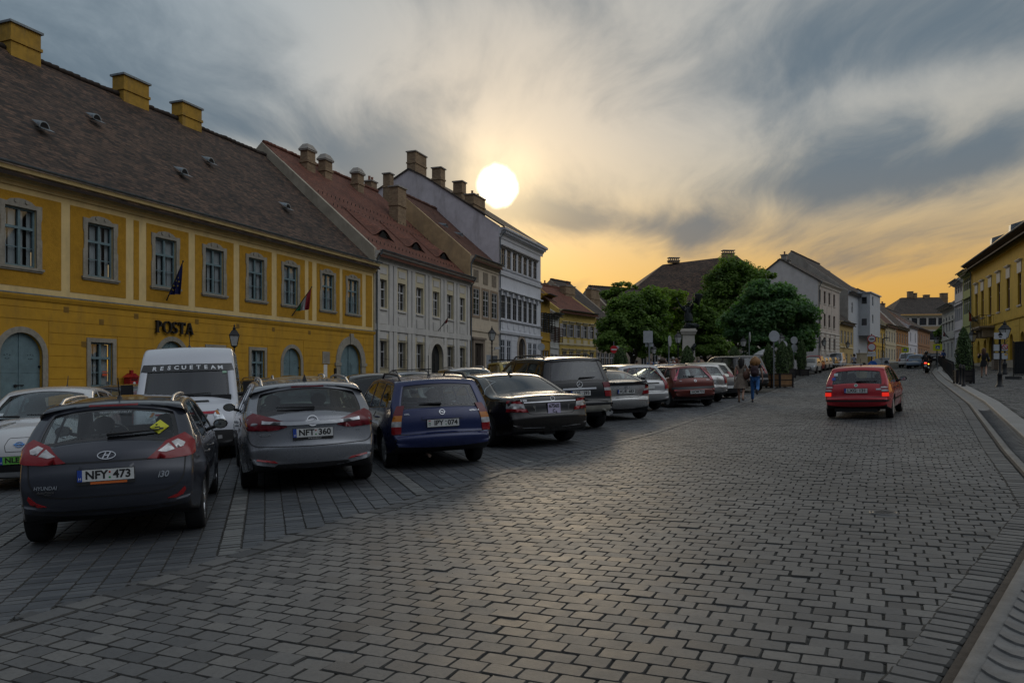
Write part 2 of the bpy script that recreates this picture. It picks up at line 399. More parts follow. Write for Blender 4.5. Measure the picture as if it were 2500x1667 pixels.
# the sheet below everything
g = MB()
xs = [-300, -120, -60, -30, 0, 30, 60, 120, 300]; ys = [-60, -10, 20, 60, 120, 220, 420]
for i in range(len(xs)-1):
 for j in range(len(ys)-1):
  q = [(x, y, gz(x, y)-.0125) for x, y in ((xs[i], ys[j]), (xs[i+1], ys[j]), (xs[i+1], ys[j+1]), (xs[i], ys[j+1]))]
  g.quad(*q)
M_joint = mat('joint_grit', (.070, .069, .064), .95, var=.35, vscale=20, bump=.5, bscale=200, spec=.05)
tag(g.build('ground', M_joint), kind='structure')
M_arris = mat('worn_arris', (.060, .059, .056), .9, var=.3, vscale=25, spec=.08)
M_sett = stone_mat('road_setts', [(.038, .040, .043), (.078, .080, .082), (.098, .099, .099), (.128, .127, .122)], .50, .46)
M_park = stone_mat('dark_setts', [(.052, .058, .066), (.078, .085, .094), (.110, .116, .122)], .54, .42)
M_pale = stone_mat('pale_setts', [(.12, .125, .125), (.16, .165, .16), (.20, .20, .19)], .6, .4)
M_walk = stone_mat('pavement_setts', [(.085, .088, .090), (.12, .122, .122), (.155, .155, .15)], .58, .4)
# roadway: 20 x 14 cm setts in running bond across the road
nu, nv = 640, 130
u0, v0 = np.arange(nu)*.141-2., np.arange(nv)*.203-13.
uu, vv = np.meshgrid(u0, v0, indexing='ij'); vv = vv+(np.arange(nu) % 2)[:, None]*.1015+np.random.default_rng(3).normal(0, .012, (nu, 1))
uu = uu+.05*np.sin(vv*.45+1.)+.006*np.sin(vv*1.7+uu*.2)
C = (uu[..., None]*RU+vv[..., None]*RW).reshape(-1, 2)
ok = (side(EDGE, C) > -.05) & (side(KERB, C) < .10) & in_view(C)
C = C[ok]
rr = np.random.default_rng(5)
tag(stones('road', C, RU, RW, .0705, .1015, [M_sett], 2, joint=.0032, jit=.0030, dz=.0022, chamf=.004), kind='structure')
# along-line courses: (polyline, offset range)
def course(name, poly, off, wid, step, mats, seed, lift, tmax=1e9, hjoint=.006, zmin=2.4):
 Cs, Us, Ws = [], [], []; acc = 0
 for a, b in zip(poly[:-1], poly[1:]):
  d = b-a; L = np.hypot(*d); d = d/L; n_ = np.array([d[1], -d[0]])
  for t in np.arange((-acc) % step, L, step): Cs.append(a+d*t+n_*(off+wid/2)); Us.append(d); Ws.append(n_)
  acc += L
 Cs, Us, Ws = map(np.array, (Cs, Us, Ws)); ok = in_view(Cs) & (Cs[:, 1] < tmax)
 return tag(stones(name, Cs[ok], Us[ok], Ws[ok], step/2, wid/2, mats, seed, joint=hjoint, jit=.003, dz=.002, lift=lift), kind='structure')
course('road_edge', EDGE, -.02, .21, .30, [M_sett], 7, .009, 70)
course('road_border', KERB, 0., .25, .128, [M_sett], 8, .009, 75)
# bays: small dark setts laid along the bays, pale setts between two bays
BH = R(-17.8)
BU, BW = np.array([math.sin(BH), math.cos(BH)]), np.array([math.cos(BH), -math.sin(BH)])
s0 = np.array((-2.41, 6.78)); e1 = np.array((-.25, 11.58))-np.array((-3.37, 5.06)); e1 = e1/np.hypot(*e1)
pitch = 3.27*abs(e1@BW)
nu, nv = 330, 260
uu, vv = np.meshgrid(np.arange(nu)*.101-8., np.arange(nv)*.204-26., indexing='ij')
C = s0+(uu[..., None]*BU+vv[..., None]*BW).reshape(-1, 2)
q = (vv.ravel()+.102) % pitch
line = (q < .21) & (uu.ravel() < 5.2)
ok = (side(EDGE, C) < -.05) & in_view(C) & (C[:, 1] < 36) & (uu.ravel() < 22)
tag(stones('parking_paving', C[ok & ~line], BU, BW, .0505, .102, [M_park], 4, joint=.0022, jit=.002, dz=.0016, chamf=.003), kind='structure')
tag(stones('bay_lines', C[ok & line], BU, BW, .0505, .102, [M_pale], 6, joint=.004, jit=.0025, dz=.002, chamf=.006, lift=.003), kind='structure')
# gutter channel, kerb stone and pavement on the right
def strip(name, poly, prof, mats, mids, step=.5, i0=0, kindname=None, rise=None):
 """sweep an open profile (offset to the right, height) along a ground line"""
 d = MB(); P_, N_ = [], []
 for a, b in zip(poly[:-1], poly[1:]):
  L = np.hypot(*(b-a)); n = max(1, int(L/step))
  for i in range(n): P_.append(a+(b-a)*i/n)
 P_.append(poly[-1]); P_ = np.array(P_)
 T = np.gradient(P_, axis=0); T /= np.hypot(*T.T)[:, None]
 for _ in range(3): T[1:-1] = (T[:-2]+T[1:-1]*2+T[2:])/4
 T /= np.hypot(*T.T)[:, None]; N_ = np.stack([T[:, 1], -T[:, 0]], 1); n = len(prof)
 vs = []
 for i, (p, nn) in enumerate(zip(P_, N_)):
  f = 1. if rise is None else rise(p)
  for o_, h in prof:
   xy = p+nn*o_; vs.append((xy[0], xy[1], gz(*xy)+(h*f if h > .03 else h)))
 for j in range(n-1):
  d.add(vs, [(i*n+j+1, i*n+j, (i+1)*n+j, (i+1)*n+j+1) for i in range(len(P_)-1)], mids[j], smooth=False) if False else None
 d.add(vs, [], 0)
 for i in range(len(P_)-1):
  for j in range(n-1):
   d.f.append((i*n+j+1, i*n+j, (i+1)*n+j, (i+1)*n+j+1)); d.mi.append(mids[j]); d.sm.append(name == 'gutter'); d.uv.append(None)
 return tag(d.build(name, mats), kind='structure')
M_conc = mat('gutter_concrete', (.145, .145, .142), .62, var=.3, vscale=9, bump=.4, bscale=70, spec=.4, dirt=((.09, .085, .08), .5))
M_dirt = mat('gutter_dirt', (.055, .045, .036), .9, var=.4, vscale=14, bump=.5, bscale=90)
M_granite = mat('kerb_granite', (.20, .20, .195), .6, var=.16, vscale=7, bump=.3, bscale=120, dirt=((.12, .12, .11), .4))
near = lambda p: min(1., max(0., (p[1]-8.2)/4.5))
ch = [(.25, .010), (.295, .008), (.305, .024), (.375, .020), (.42, .006), (.47, -.005), (.52, -.0085), (.57, -.005), (.62, .006), (.66, .022), (.685, .022)]
strip('gutter', KERB, ch, [M_conc, M_dirt], [1]+[0]*9, .4)
# pre-cast channel stones: shallow lips across the channel, one every 16 cm close to the camera
lip = MB(); acc = 0
for a, b in zip(KERB[:5], KERB[1:6]):
 d = b-a; L = np.hypot(*d); d = d/L; n_ = np.array([d[1], -d[0]])
 for t in np.arange(0, L, .2):
  c = a+d*t
  if c[1] < 2.2 or c[1] > 21: continue
  vs = []; pr = ((.385, .017), (.42, .006), (.47, -.005), (.52, -.0085), (.57, -.005), (.62, .006), (.65, .018))
  for o_, h in pr:
   bow = .05*(1-((o_-.52)/.14)**2)
   for dt, hh in ((-bow-.004, h-.004), (-bow, h+.017), (.2-bow, h+.003)): xy = c+n_*o_+d*dt; vs.append((xy[0], xy[1], gz(*xy)+hh))
  lip.add(vs, [(i*3+j, i*3+3+j, i*3+4+j, i*3+1+j) for i in range(6) for j in (0, 1)], 0, smooth=False)
tag(lip.build('gutter_stones', M_conc, fix=True), kind='structure')
strip('kerb', KERB, [(.685, -.03), (.688, .085), (.702, .10), (1.02, .104), (1.025, .06)], [M_granite], [0]*4, .9, rise=near)
# pavement sheet: falls in behind the kerb, climbs towards the houses
pv = strip('pavement_bed', KERB, [(1.02, -.010), (1.6, -.012), (3, -.012), (8, -.012), (14, -.012), (40, -.012)], [M_joint], [0]*5, 2.)
nu, nv = 560, 190
uu, vv = np.meshgrid(np.arange(nu)*.141-2, np.arange(nv)*.203+1.0, indexing='ij'); vv = vv+(np.arange(nu) % 2)[:, None]*.1015
C = (uu[..., None]*RU+vv[..., None]*RW).reshape(-1, 2)
sd_ = side(KERB, C); ok = (sd_ > 1.08) & (sd_ < 20) & in_view(C) & (C[:, 1] < 66)
def rise_np(c): return .10*np.clip((c[:, 1]-8.2)/4.5, 0, 1)
C = C[ok]
pvm = stones('pavement', C, RU, RW, .0705, .1015, [M_walk], 12, joint=.005, jit=.003, dz=.003)
v_ = np.empty(len(pvm.data.vertices)*3, 'f4'); pvm.data.vertices.foreach_get('co', v_); v_ = v_.reshape(-1, 3)
v_[:, 2] += .10*np.clip((v_[:, 1]-8.2)/4.5, 0, 1); pvm.data.vertices.foreach_set('co', v_.ravel()); pvm.data.update()
tag(pvm, kind='structure')
v_ = np.empty(len(pv.data.vertices)*3, 'f4'); pv.data.vertices.foreach_get('co', v_); v_ = v_.reshape(-1, 3)
v_[:, 2] += .10*np.clip((v_[:, 1]-8.2)/4.5, 0, 1); pv.data.vertices.foreach_set('co', v_.ravel()); pv.data.update()
def pave(x, y): return gz(x, y)+.10*min(1, max(0, (y-8.2)/4.5))
# moss in the joint beside the gutter, close to the camera
moss = MB(); r_ = random.Random(4)
for i in range(900):
 t = r_.random(); a = KERB[1]*(1-t)+KERB[2]*t; d = (KERB[2]-KERB[1]); d = d/np.hypot(*d); n_ = np.array([d[1], -d[0]])
 c = a+n_*(.715+r_.gauss(0, .012)); z = gz(*c)
 s_ = r_.uniform(.006, .016); an = r_.uniform(0, 6.28)
 moss.add([(c[0]+math.cos(an)*s_, c[1]+math.sin(an)*s_, z), (c[0]-math.cos(an)*s_, c[1]-math.sin(an)*s_, z), (c[0]+r_.gauss(0, .006), c[1]+r_.gauss(0, .006), z+s_*1.3)], ((0, 1, 2),))
tag(moss.build('moss', mat('moss', (.10, .115, .03), .9, var=.4, vscale=30)), kind='stuff')
# manhole cover in the setts
c = G(2158, 1252)
mh = MB(); n_ = Vector((-.0319, -.0164, 1)).normalized()
Mx = Matrix.Translation(c+n_*.004)@n_.to_track_quat('Z', 'Y').to_matrix().to_4x4()
mh.lathe([(0, .006), (.085, .006), (.09, .009), (.105, .009), (.108, .0), (.115, .0), (.118, .008), (.135, .008), (.14, -.01)], 28, 0, Mx)
for i in range(-2, 3): mh.box(-.07, .07, i*.028-.006, i*.028+.006, .005, .010, 0, Mx)
tag(mh.build('valve_cover', mat('cast_iron', (.10, .10, .10), .5, .6, var=.3, vscale=30)), 'small round iron valve cover set into the road setts', 'cover')
# ================================================================== building kit
def inside(poly, x, y):
 c = False; n = len(poly)
 for i in range(n):
  (x0, y0), (x1, y1) = poly[i][:2], poly[(i+1) % n][:2]
  if (y0 > y) != (y1 > y) and x < (x1-x0)*(y-y0)/(y1-y0)+x0: c = not c
 return c
def arch(u0, u1, z0, top, rise=None, n=14):
 r = (u1-u0)/2; rise = rise or r; uc = (u0+u1)/2; zs = top-rise
 return [(u0, z0), (u1, z0)]+[(uc+r*math.cos(math.pi*i/n), zs+rise*math.sin(math.pi*i/n)) for i in range(n+1)]
def rect(u0, u1, z0, z1): return [(u0, z0), (u1, z0), (u1, z1), (u0, z1)]
def cdt(outline, holes, extra=()):
 vs, es = [], []
 for lp in [outline]+list(holes):
  b = len(vs); vs += [Vector(p[:2]) for p in lp]; es += [(b+i, b+(i+1) % len(lp)) for i in range(len(lp))]
 vs += [Vector(p) for p in extra]
 ov, _, of, *_ = delaunay_2d_cdt(vs, es, [], 0, 1e-6)
 fs = []
 for f in of:
  c = (ov[f[0]]+ov[f[1]]+ov[f[2]])/3
  if inside(outline, c.x, c.y) and not any(inside(h, c.x, c.y) for h in holes):
   a, b, d = (ov[i] for i in f)
   fs.append(tuple(f) if (b-a).cross(d-a) > 0 else tuple(f[::-1]))
 return [(v.x, v.y) for v in ov], fs
def wall_mb(outline, holes, dep=.2, y=0., reveal=0, m=0):
 d = MB(); v, f = cdt(outline, holes)
 d.add([(p[0], y, p[1]) for p in v], f, m)
 for h in holes:
  n = len(h); area = sum(h[i][0]*h[(i+1) % n][1]-h[(i+1) % n][0]*h[i][1] for i in range(n))
  hh = h if area > 0 else h[::-1]
  for i in range(n):
   a, b = hh[i], hh[(i+1) % n]
   d.quad((a[0], y, a[1]), (b[0], y, b[1]), (b[0], y+dep, b[1]), (a[0], y+dep, a[1]), reveal)
 return d
def ring(outer, inner, y0, y1, m=0):
 """flat band between two outlines with the same number of points, proud from y1 to y0"""
 d = MB(); n = len(outer)
 vs = [(p[0], y0, p[1]) for p in outer]+[(p[0], y0, p[1]) for p in inner]+[(p[0], y1, p[1]) for p in outer]+[(p[0], y1, p[1]) for p in inner]
 fs = []
 for i in range(n):
  j = (i+1) % n
  fs += [(i, j, n+j, n+i), (2*n+i, 2*n+j, j, i), (n+i, n+j, 3*n+j, 3*n+i)]
 return d.add(vs, fs, m)
class Fac:
 def __init__(s, px, Z, deg, flip=False, name='house', label='', cat='house', base=None, group=None):
  s.O = Vector(((px-CX)/F*Z, Z)); t = R(deg)
  s.d = Vector((math.sin(t), math.cos(t)))*(-1 if flip else 1); s.n = Vector((-s.d.y, s.d.x))
  s.base = gz(*s.O) if base is None else base
  s.root = empty(name, (s.O.x, s.O.y, s.base), math.atan2(s.d.y, s.d.x), label, cat, group)
 def at(s, px, py=HY, back=0.):
  a = (px-CX)/F; q = s.O+s.n*back
  det = a*(-s.d.y)+s.d.x
  t = (q.x*(-s.d.y)+s.d.x*q.y)/det; u = (a*q.y-q.x)/(-det)*-1
  u = (Vector((a*t, t))-q).dot(s.d)
  return u, EYE+(HY-py)/F*t-s.base
 def u(s, px, back=0.): return s.at(px, HY, back)[0]
 def z(s, px, py, back=0.): return s.at(px, py, back)[1]
 def gl(s, u, out=0.):
  p = s.O+s.d*u-s.n*out
  return gz(p.x, p.y)-s.base
 def world(s, u, y, z): return s.root.matrix_basis@Vector((u, y, z))
def make_window(parent, w, h, fm, pm, dep=.12, cols=2, rows=(.33,), bars=(), frame=.06, surround=None, sm=None, sill=None, curtain=None, hood=None, seed=0, blind=0.):
 """window in local coordinates, origin at bottom centre of the opening"""
 f = MB(); y0, y1 = dep-.05, dep+.02
 f.box(-w/2, -w/2+frame, y0, y1, 0, h); f.box(w/2-frame, w/2, y0, y1, 0, h)
 f.box(-w/2+frame, w/2-frame, y0, y1, 0, frame); f.box(-w/2+frame, w/2-frame, y0, y1, h-frame, h)
 for i in range(1, cols):
  x = -w/2+w*i/cols; f.box(x-.045, x+.045, y0-.012, y1-.01, frame, h-frame)
 zs = [h*(1-r) for r in rows]
 for z in zs: f.box(-w/2+frame, w/2-frame, y0-.02, y1-.006, z-.045, z+.045)
 for r in bars:
  z = h*(1-r); f.box(-w/2+frame, w/2-frame, y0+.012, y1-.012, z-.014, z+.014)
 o = f.build('window', fm, parent)
 p = MB(); p.quad((-w/2+frame*.5, dep, frame*.5), (w/2-frame*.5, dep, frame*.5), (w/2-frame*.5, dep, h-frame*.5), (-w/2+frame*.5, dep, h-frame*.5))
 p.build('pane', pm, o)
 if curtain:
  cu = MB(); r_ = random.Random(int(w*1000+h*77)+seed)
  if blind: cu.quad((-w/2+.04, dep+.07, h*(1-blind)), (w/2-.04, dep+.07, h*(1-blind)), (w/2-.04, dep+.07, h-.04), (-w/2+.04, dep+.07, h-.04))
  for sgn in (-1, 1):
   for cidx in range(cols):
    xa = -w/2+w*cidx/cols+.05 if sgn < 0 else -w/2+w*(cidx+1)/cols-.05
    ww = w/cols*r_.uniform(.26, .46)*(-sgn); n = 7; vs = []
    for i in range(n):
     x = xa+ww*i/(n-1); yy = dep+.09+.02*math.sin(i*2.1)
     vs += [(x, yy, .08), (x, yy, h-.08)]
    cu.add(vs, [(2*i, 2*i+2, 2*i+3, 2*i+1) for i in range(n-1)], smooth=True)
  cu.build('curtain', curtain, o)
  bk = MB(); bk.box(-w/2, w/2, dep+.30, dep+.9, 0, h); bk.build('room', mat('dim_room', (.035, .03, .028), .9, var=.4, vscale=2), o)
 if surround: ring(*surround(w, h), -.045, .03).build('surround', sm, o, fix=True)
 if sill:
  b = MB(); b.box(-w/2-sill, w/2+sill, -.10, .05, -.10, -.02); b.box(-w/2-sill+.04, w/2+sill-.04, -.06, .05, -.16, -.10); b.build('sill', sm, o)
 if hood:
  b = MB(); hz_ = h+hood[0]; b.box(-w/2-.18, w/2+.18, -.22, .02, hz_, hz_+.07); b.box(-w/2-.12, w/2+.12, -.15, .02, hz_-.08, hz_)
  b.box(-w/2-.10, w/2+.10, -.05, .02, h+.06, hz_-.10) if hood[1] else None
  b.build('hood', sm, o)
 return o
def put(o, u, z): o.location = (u, 0, z); return o
def spread_windows(parent, proto, spots, skip_first=True):
 for i, (u, z) in enumerate(spots):
  o = proto if i == 0 else copy_tree(proto, parent)
  put(o, u, z)
def gable_roof(fac, u0, u1, ez, rz_, b, m, over=.35, back=None, name='roof', ridge=True, bz=None, vo=0.):
 """front slope from the eaves to a ridge b metres in, and the slope behind it"""
 r = MB(); bk = back if back is not None else b; bz = ez if bz is None else bz
 sl = math.hypot(b+over, rz_-ez); k = (rz_-ez)/b; n = 8
 ya, za = -over, ez-k*over
 th = .10
 nu = max(2, int((u1-u0)/1.5)); r_ = random.Random(int(abs(u1*100)))
 sag = [[(-.05*math.sin(math.pi*j/n)+r_.gauss(0, .012)) if 0 < j else r_.gauss(0, .006) for j in range(n+1)] for i in range(nu+1)]
 P_ = [[(u0+(u1-u0)*i/nu, ya+(b+over)*j/n, za+(rz_-za)*j/n+sag[i][j]) for j in range(n+1)] for i in range(nu+1)]
 for i in range(nu):
  for j in range(n):
   ua, ub, va, vb = P_[i][j][0]-u0, P_[i+1][j][0]-u0, sl*j/n, sl*(j+1)/n
   r.quad(P_[i][j], P_[i+1][j], P_[i+1][j+1], P_[i][j+1], 0, [(ua, va), (ub, va), (ub, vb), (ua, vb)])
 for i in range(nu):
  a, c = P_[i][0], P_[i+1][0]
  r.quad((a[0], a[1], a[2]-th), (c[0], c[1], c[2]-th), c, a, 0)
  r.quad((c[0], c[1], c[2]-th), (a[0], a[1], a[2]-th), (a[0], .05, ez-th-.02), (c[0], .05, ez-th-.02), 0)
 for uu, pp in ((u0, P_[0]), (u1, P_[-1])):
  for j in range(n):
   a, c = pp[j], pp[j+1]; r.quad(a, c, (c[0], c[1], c[2]-th), (a[0], a[1], a[2]-th), 0)
 slb = math.hypot(bk, rz_-bz)
 for i in range(nu):
  a, c = P_[i][n], P_[i+1][n]
  r.quad(c, a, (a[0], b+bk, bz), (c[0], b+bk, bz), 0, [(a[0], slb), (c[0], slb), (c[0], 0), (a[0], 0)][::-1] and [(c[0]-u0, slb), (a[0]-u0, slb), (a[0]-u0, 0), (c[0]-u0, 0)])
 o = r.build(name, m, fac.root)
 if ridge:
  t = MB(); n_ = int((u1-u0)/.38)
  for i in range(n_):
   x = u0+(u1-u0)*i/n_; g = r_.gauss(0, .012)
   t.tube([(x, b, rz_+.02+g), (x+(u1-u0)/n_*1.08, b, rz_+.05+g)], [.13, .155], 7)
  t.build('ridge_tiles', m, o)
 return o
def gutter(fac, u0, u1, z, out, m, r=.075, joints=2.6, brackets=True):
 g_ = MB(); n = 8
 for k_ in (1., .86):
  pts = [(math.cos(math.pi+math.pi*i/n)*r*k_, math.sin(math.pi+math.pi*i/n)*r*k_) for i in range(n+1)]
  vs = [(u0, -out+a, z+b) for a, b in pts]+[(u1, -out+a, z+b) for a, b in pts]
  g_.add(vs, [(i, i+1, n+2+i, n+1+i) if k_ == 1. else (i+1, i, n+1+i, n+2+i) for i in range(n)], smooth=True)
 x = u0+.4
 while x < u1-.1 and brackets:
  pts = [(math.cos(math.pi+math.pi*i/n)*r*1.16, math.sin(math.pi+math.pi*i/n)*r*1.16) for i in range(n+1)]
  vs = [(x, -out+a, z+b) for a, b in pts]+[(x+.05, -out+a, z+b) for a, b in pts]
  g_.add(vs, [(i, i+1, n+2+i, n+1+i) for i in range(n)]); x += joints
 return g_.build('gutter', m, fac.root)
def downpipe(fac, u, z1, out, m, zb=0., side_u=0.):
 t = MB()
 t.tube([(u, -out, z1), (u, -out, z1-.14), (u+side_u*.6, -out*.6, z1-.42), (u+side_u, -.11, z1-.72), (u+side_u, -.11, zb)], .055, 8)
 for z in np.arange(zb+1, z1-1, 2.): t.tube([(u+side_u, -.11, z), (u+side_u, -.11, z+.05)], .072, 8)
 return t.build('downpipe', m, fac.root)
def chimney(fac, u, y, z0, w, d, h, m, mc, cap='flat', pots=0, name='chimney', parent=None):
 c = MB(); x0, x1, y0, y1 = u-w/2, u+w/2, y-d/2, y+d/2
 c.box(x0, x1, y0, y1, z0, z0+h)
 c.box(x0-.06, x1+.06, y0-.06, y1+.06, z0+h*.60, z0+h*.60+.14)
 o = c.build(name, m, parent or fac.root)
 k_ = MB()
 k_.box(x0-.09, x1+.09, y0-.09, y1+.09, z0+h, z0+h+.10)
 if cap == 'hip':
  k_.add([(x0-.12, y0-.12, z0+h+.1), (x1+.12, y0-.12, z0+h+.1), (x1+.12, y1+.12, z0+h+.1), (x0-.12, y1+.12, z0+h+.1),
    (x0+w*.15, y0+d*.15, z0+h+.5), (x1-w*.15, y0+d*.15, z0+h+.5), (x1-w*.15, y1-d*.15, z0+h+.5), (x0+w*.15, y1-d*.15, z0+h+.5)],
      [(0, 1, 5, 4), (1, 2, 6, 5), (2, 3, 7, 6), (3, 0, 4, 7), (4, 5, 6, 7)])
 if cap == 'open':
  for i in range(5):
   x = x0+w*(i+.5)/5; k_.box(x-.05, x+.05, y0, y0+.1, z0+h+.1, z0+h+.45); k_.box(x-.05, x+.05, y1-.1, y1, z0+h+.1, z0+h+.45)
  k_.box(x0-.08, x1+.08, y0-.08, y1+.08, z0+h+.45, z0+h+.58)
 k_.build('cap', mc, o)
 for i in range(pots):
  p = MB(); x = x0+w*(i+.5)/pots; p.lathe([(.11, z0+h+.08), (.10, z0+h+.45), (.13, z0+h+.5), (.09, z0+h+.5)], 8, 0, Matrix.Translation((x, y, 0)))
  p.build('pot', mat('pot_clay', (.30, .14, .09), .8), o)
 return o
M_zinc = mat('zinc', (.20, .235, .26), .45, .55, var=.25, vscale=6, dirt=((.10, .10, .10), .5))
M_stone = mat('window_stone', (.29, .265, .215), .8, var=.22, vscale=9, bump=.35, bscale=40, dirt=((.17, .15, .125), .6))
M_paleblue = mat('blue_grey_paint', (.135, .205, .225), .55, var=.18, vscale=5, bump=.1, bscale=40, dirt=((.09, .12, .125), .5))
M_pane = pane_mat('window_glass')
M_clear = glass_mat('house_glass', (.62, .66, .68), .05)
M_curt = mat('net_curtain', (.74, .74, .72), .9, var=.1)
M_brick = tile_mat('chimney_brick', (.25, .17, .105), (.36, .27, .17), (.17, .12, .085), .24, .075, .4)
def brick_uv(o):
 me = o.data; ul = me.uv_layers.get('UVMap') or me.uv_layers.new(name='UVMap')
 for p in me.polygons:
  n = p.normal
  for li in p.loop_indices:
   c = me.vertices[me.loops[li].vertex_index].co
   ul.data[li].uv = (c.y, c.z) if abs(n.x) > .7 else ((c.x, c.z) if abs(n.y) > .7 else (c.x, c.y))
 return o
M_caps = mat('chimney_cap', (.30, .28, .25), .85, var=.25, vscale=8, bump=.3)
M_dark_tile = tile_mat('brown_tiles', (.022, .018, .016), (.112, .070, .048), (.24, .132, .082), .30, .19, 1.)
M_red_tile = tile_mat('red_tiles', (.118, .047, .031), (.205, .078, .049), (.09, .042, .030), .18, .15, .7)
M_darkred_tile = tile_mat('dark_red_tiles', (.085, .040, .028), (.15, .070, .045), (.07, .04, .03), .18, .15, .7)
M_grey_tile = tile_mat('grey_brown_tiles', (.045, .038, .034), (.095, .075, .062), (.13, .085, .06))
# ================================================================== A: yellow post office
A = Fac(914, 48.4, 20.8, name='post_office', label='long yellow post office with cream bands, ochre panels and steep dark brown tiled roof', cat='building')
M_ylow = mat('post_yellow', (.50, .268, .020), .85, var=.12, vscale=3, bump=.12, bscale=90, dirt=((.30, .17, .03), .6))
M_ochre = mat('post_ochre_roughcast', (.43, .225, .018), .95, var=.18, vscale=5, bump=1., bscale=26)
M_cream = mat('post_cream', (.70, .52, .235), .85, var=.08, vscale=3, bump=.08, bscale=90, dirt=((.42, .31, .16), .55))
uL = A.u(-330); zg = lambda px, py: A.z(px, py)
z_str, z_eave = A.z(500, 767), A.z(600, 550)
z_str = A.z(480, 765); z_gut = A.z(700, 584); z_top = z_gut-.12
pan_b, pan_t = A.z(250, 722), A.z(250, 519)
wz0, wz1 = A.z(245, 678), A.z(245, 549)
gf0 = A.gl(uL)-.6
shut = [(52.7, 1.56), (420, 1.5), (713, 1.5)]; gate_u = A.u(856)
ar_t = A.z(52.7, 811); arches = []
for px, ww in shut+[(-190, 1.5)]:
 uc = A.u(px); arches.append(arch(uc-ww/2, uc+ww/2, max(A.gl(uc)+.12, gf0), ar_t, .80))
gt = A.z(856, 840); gate = arch(gate_u-1.15, gate_u+1.15, A.gl(gate_u)-.05, gt)
gw_spots = [A.u(247.6), A.u(526), A.u(629)]; gwz0, gwz1 = A.z(247.6, 944), A.z(247.6, 836)
ghole = [rect(u-.50, u+.50, gwz0, gwz1) for u in gw_spots]
wl = wall_mb([(uL, gf0), (0, gf0), (0, z_str-.02), (uL, z_str-.02)], arches+[gate]+ghole, .22)
wl.build('wall', M_ylow, A.root)
# joints of the rusticated ground floor: courses of render standing 12 mm proud, cut round the openings
rs = MB(); zc = np.arange(gf0+.5, z_str-.35, .415); obst = [(min(p[0] for p in h)-.24, max(p[0] for p in h)+.24, max(p[1] for p in h)+.22) for h in arches+[gate]+ghole]
zc = [z_str-.42-.415*i for i in range(12)]
for i, z in enumerate(zc):
 z0, z1 = z+.010, z+.405
 if z1 < gf0: break
 cuts = sorted((a, b) for a, b, t in obst if z0 < t)
 x = uL
 for a, b in cuts+[(0, 0)]:
  if a > x: rs.box(x, a, -.016, .0, z0, z1)
  x = max(x, b)
rs.build('rusticated_render', M_ylow, A.root)
wins_px = [50, 245, 404, 523, 625, 709, 800, 861, -190, -430]
wu = [A.u(p) for p in wins_px[:9]]
uh = [rect(u-.58, u+.58, wz0, wz1) for u in wu]
wl = wall_mb([(uL, z_str-.02), (0, z_str-.02), (0, z_top), (uL, z_top)], uh, .2)
wl.build('upper_wall', M_cream, A.root)
# roughcast panels, set in the cream bands
pe = [(-290, -100), (-60, 149), (171, 307), (326, 339), (357, 460), (476, 570), (584, 663), (675.5, 744), (753, 762), (773, 829), (836, 884), (893, 908)]
pn = MB()
for a, b in pe:
 ua, ub = A.u(a), A.u(b); hs = [h for h in uh if h[0][0] > ua-.2 and h[1][0] < ub+.2]
 v, f = cdt(rect(ua, ub, pan_b, pan_t), hs); pn.add([(x, -.012, z) for x, z in v], f)
 for q in (rect(ua, ub, pan_b, pan_t),):
  for i in range(4):
   p_, r__ = q[i], q[(i+1) % 4]; pn.quad((p_[0], -.012, p_[1]), (p_[0], .002, p_[1]), (r__[0], .002, r__[1]), (r__[0], -.012, r__[1]))
pn.build('roughcast_panel', M_ochre, A.root)
def bar_surround(w, h):
 o, i_ = [], []
 k_ = 18
 outer = [(-w/2-.2, -.02), (w/2+.2, -.02), (w/2+.2, h*.48), (w/2+.16, h*.52), (w/2+.16, h*.8), (w/2+.2, h*.86), (w/2+.2, h+.16), (w/2-.06, h+.14), (w/2-.2, h+.24), (.12, h+.30), (-.12, h+.30), (-w/2+.2, h+.24), (-w/2+.06, h+.14), (-w/2-.2, h+.16), (-w/2-.2, h*.86), (-w/2-.16, h*.8), (-w/2-.16, h*.52), (-w/2-.2, h*.48)]
 inner = [(-w/2, 0), (w/2, 0), (w/2, h*.48), (w/2, h*.52), (w/2, h*.8), (w/2, h*.86), (w/2, h), (w/2-.06, h), (w/2-.2, h), (.12, h), (-.12, h), (-w/2+.2, h), (-w/2+.06, h), (-w/2, h), (-w/2, h*.86), (-w/2, h*.8), (-w/2, h*.52), (-w/2, h*.48)]
 return outer, inner
for sd_, bl_, ids in ((0, 0, (0, 1, 8)), (1, .33, (2, 3)), (2, .30, (4, 5)), (3, .12, (6, 7))):
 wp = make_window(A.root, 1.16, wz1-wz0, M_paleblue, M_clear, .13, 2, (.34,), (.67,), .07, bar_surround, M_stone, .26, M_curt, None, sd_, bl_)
 for sg in (-.2, .2): b = MB(); b.tube([(sg, -.075, wz1-wz0+.2), (sg, -.02, wz1-wz0+.2)], .07, 10); b.build('scroll', M_stone, wp)
 spread_windows(A.root, wp, [(wu[i], wz0) for i in ids])
sq = lambda w, h: (rect(-w/2-.16, w/2+.16, -.15, h+.16), rect(-w/2, w/2, 0, h))
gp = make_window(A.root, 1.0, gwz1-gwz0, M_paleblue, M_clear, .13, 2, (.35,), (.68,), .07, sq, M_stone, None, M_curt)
spread_windows(A.root, gp, [(u, gwz0) for u in gw_spots])
nt_ = MB(); nt_.box(.14, .36, .105, .115, .42, .60); o = nt_.build('notice', mat('orange_red_paper', (.55, .09, .04), .7), gp)
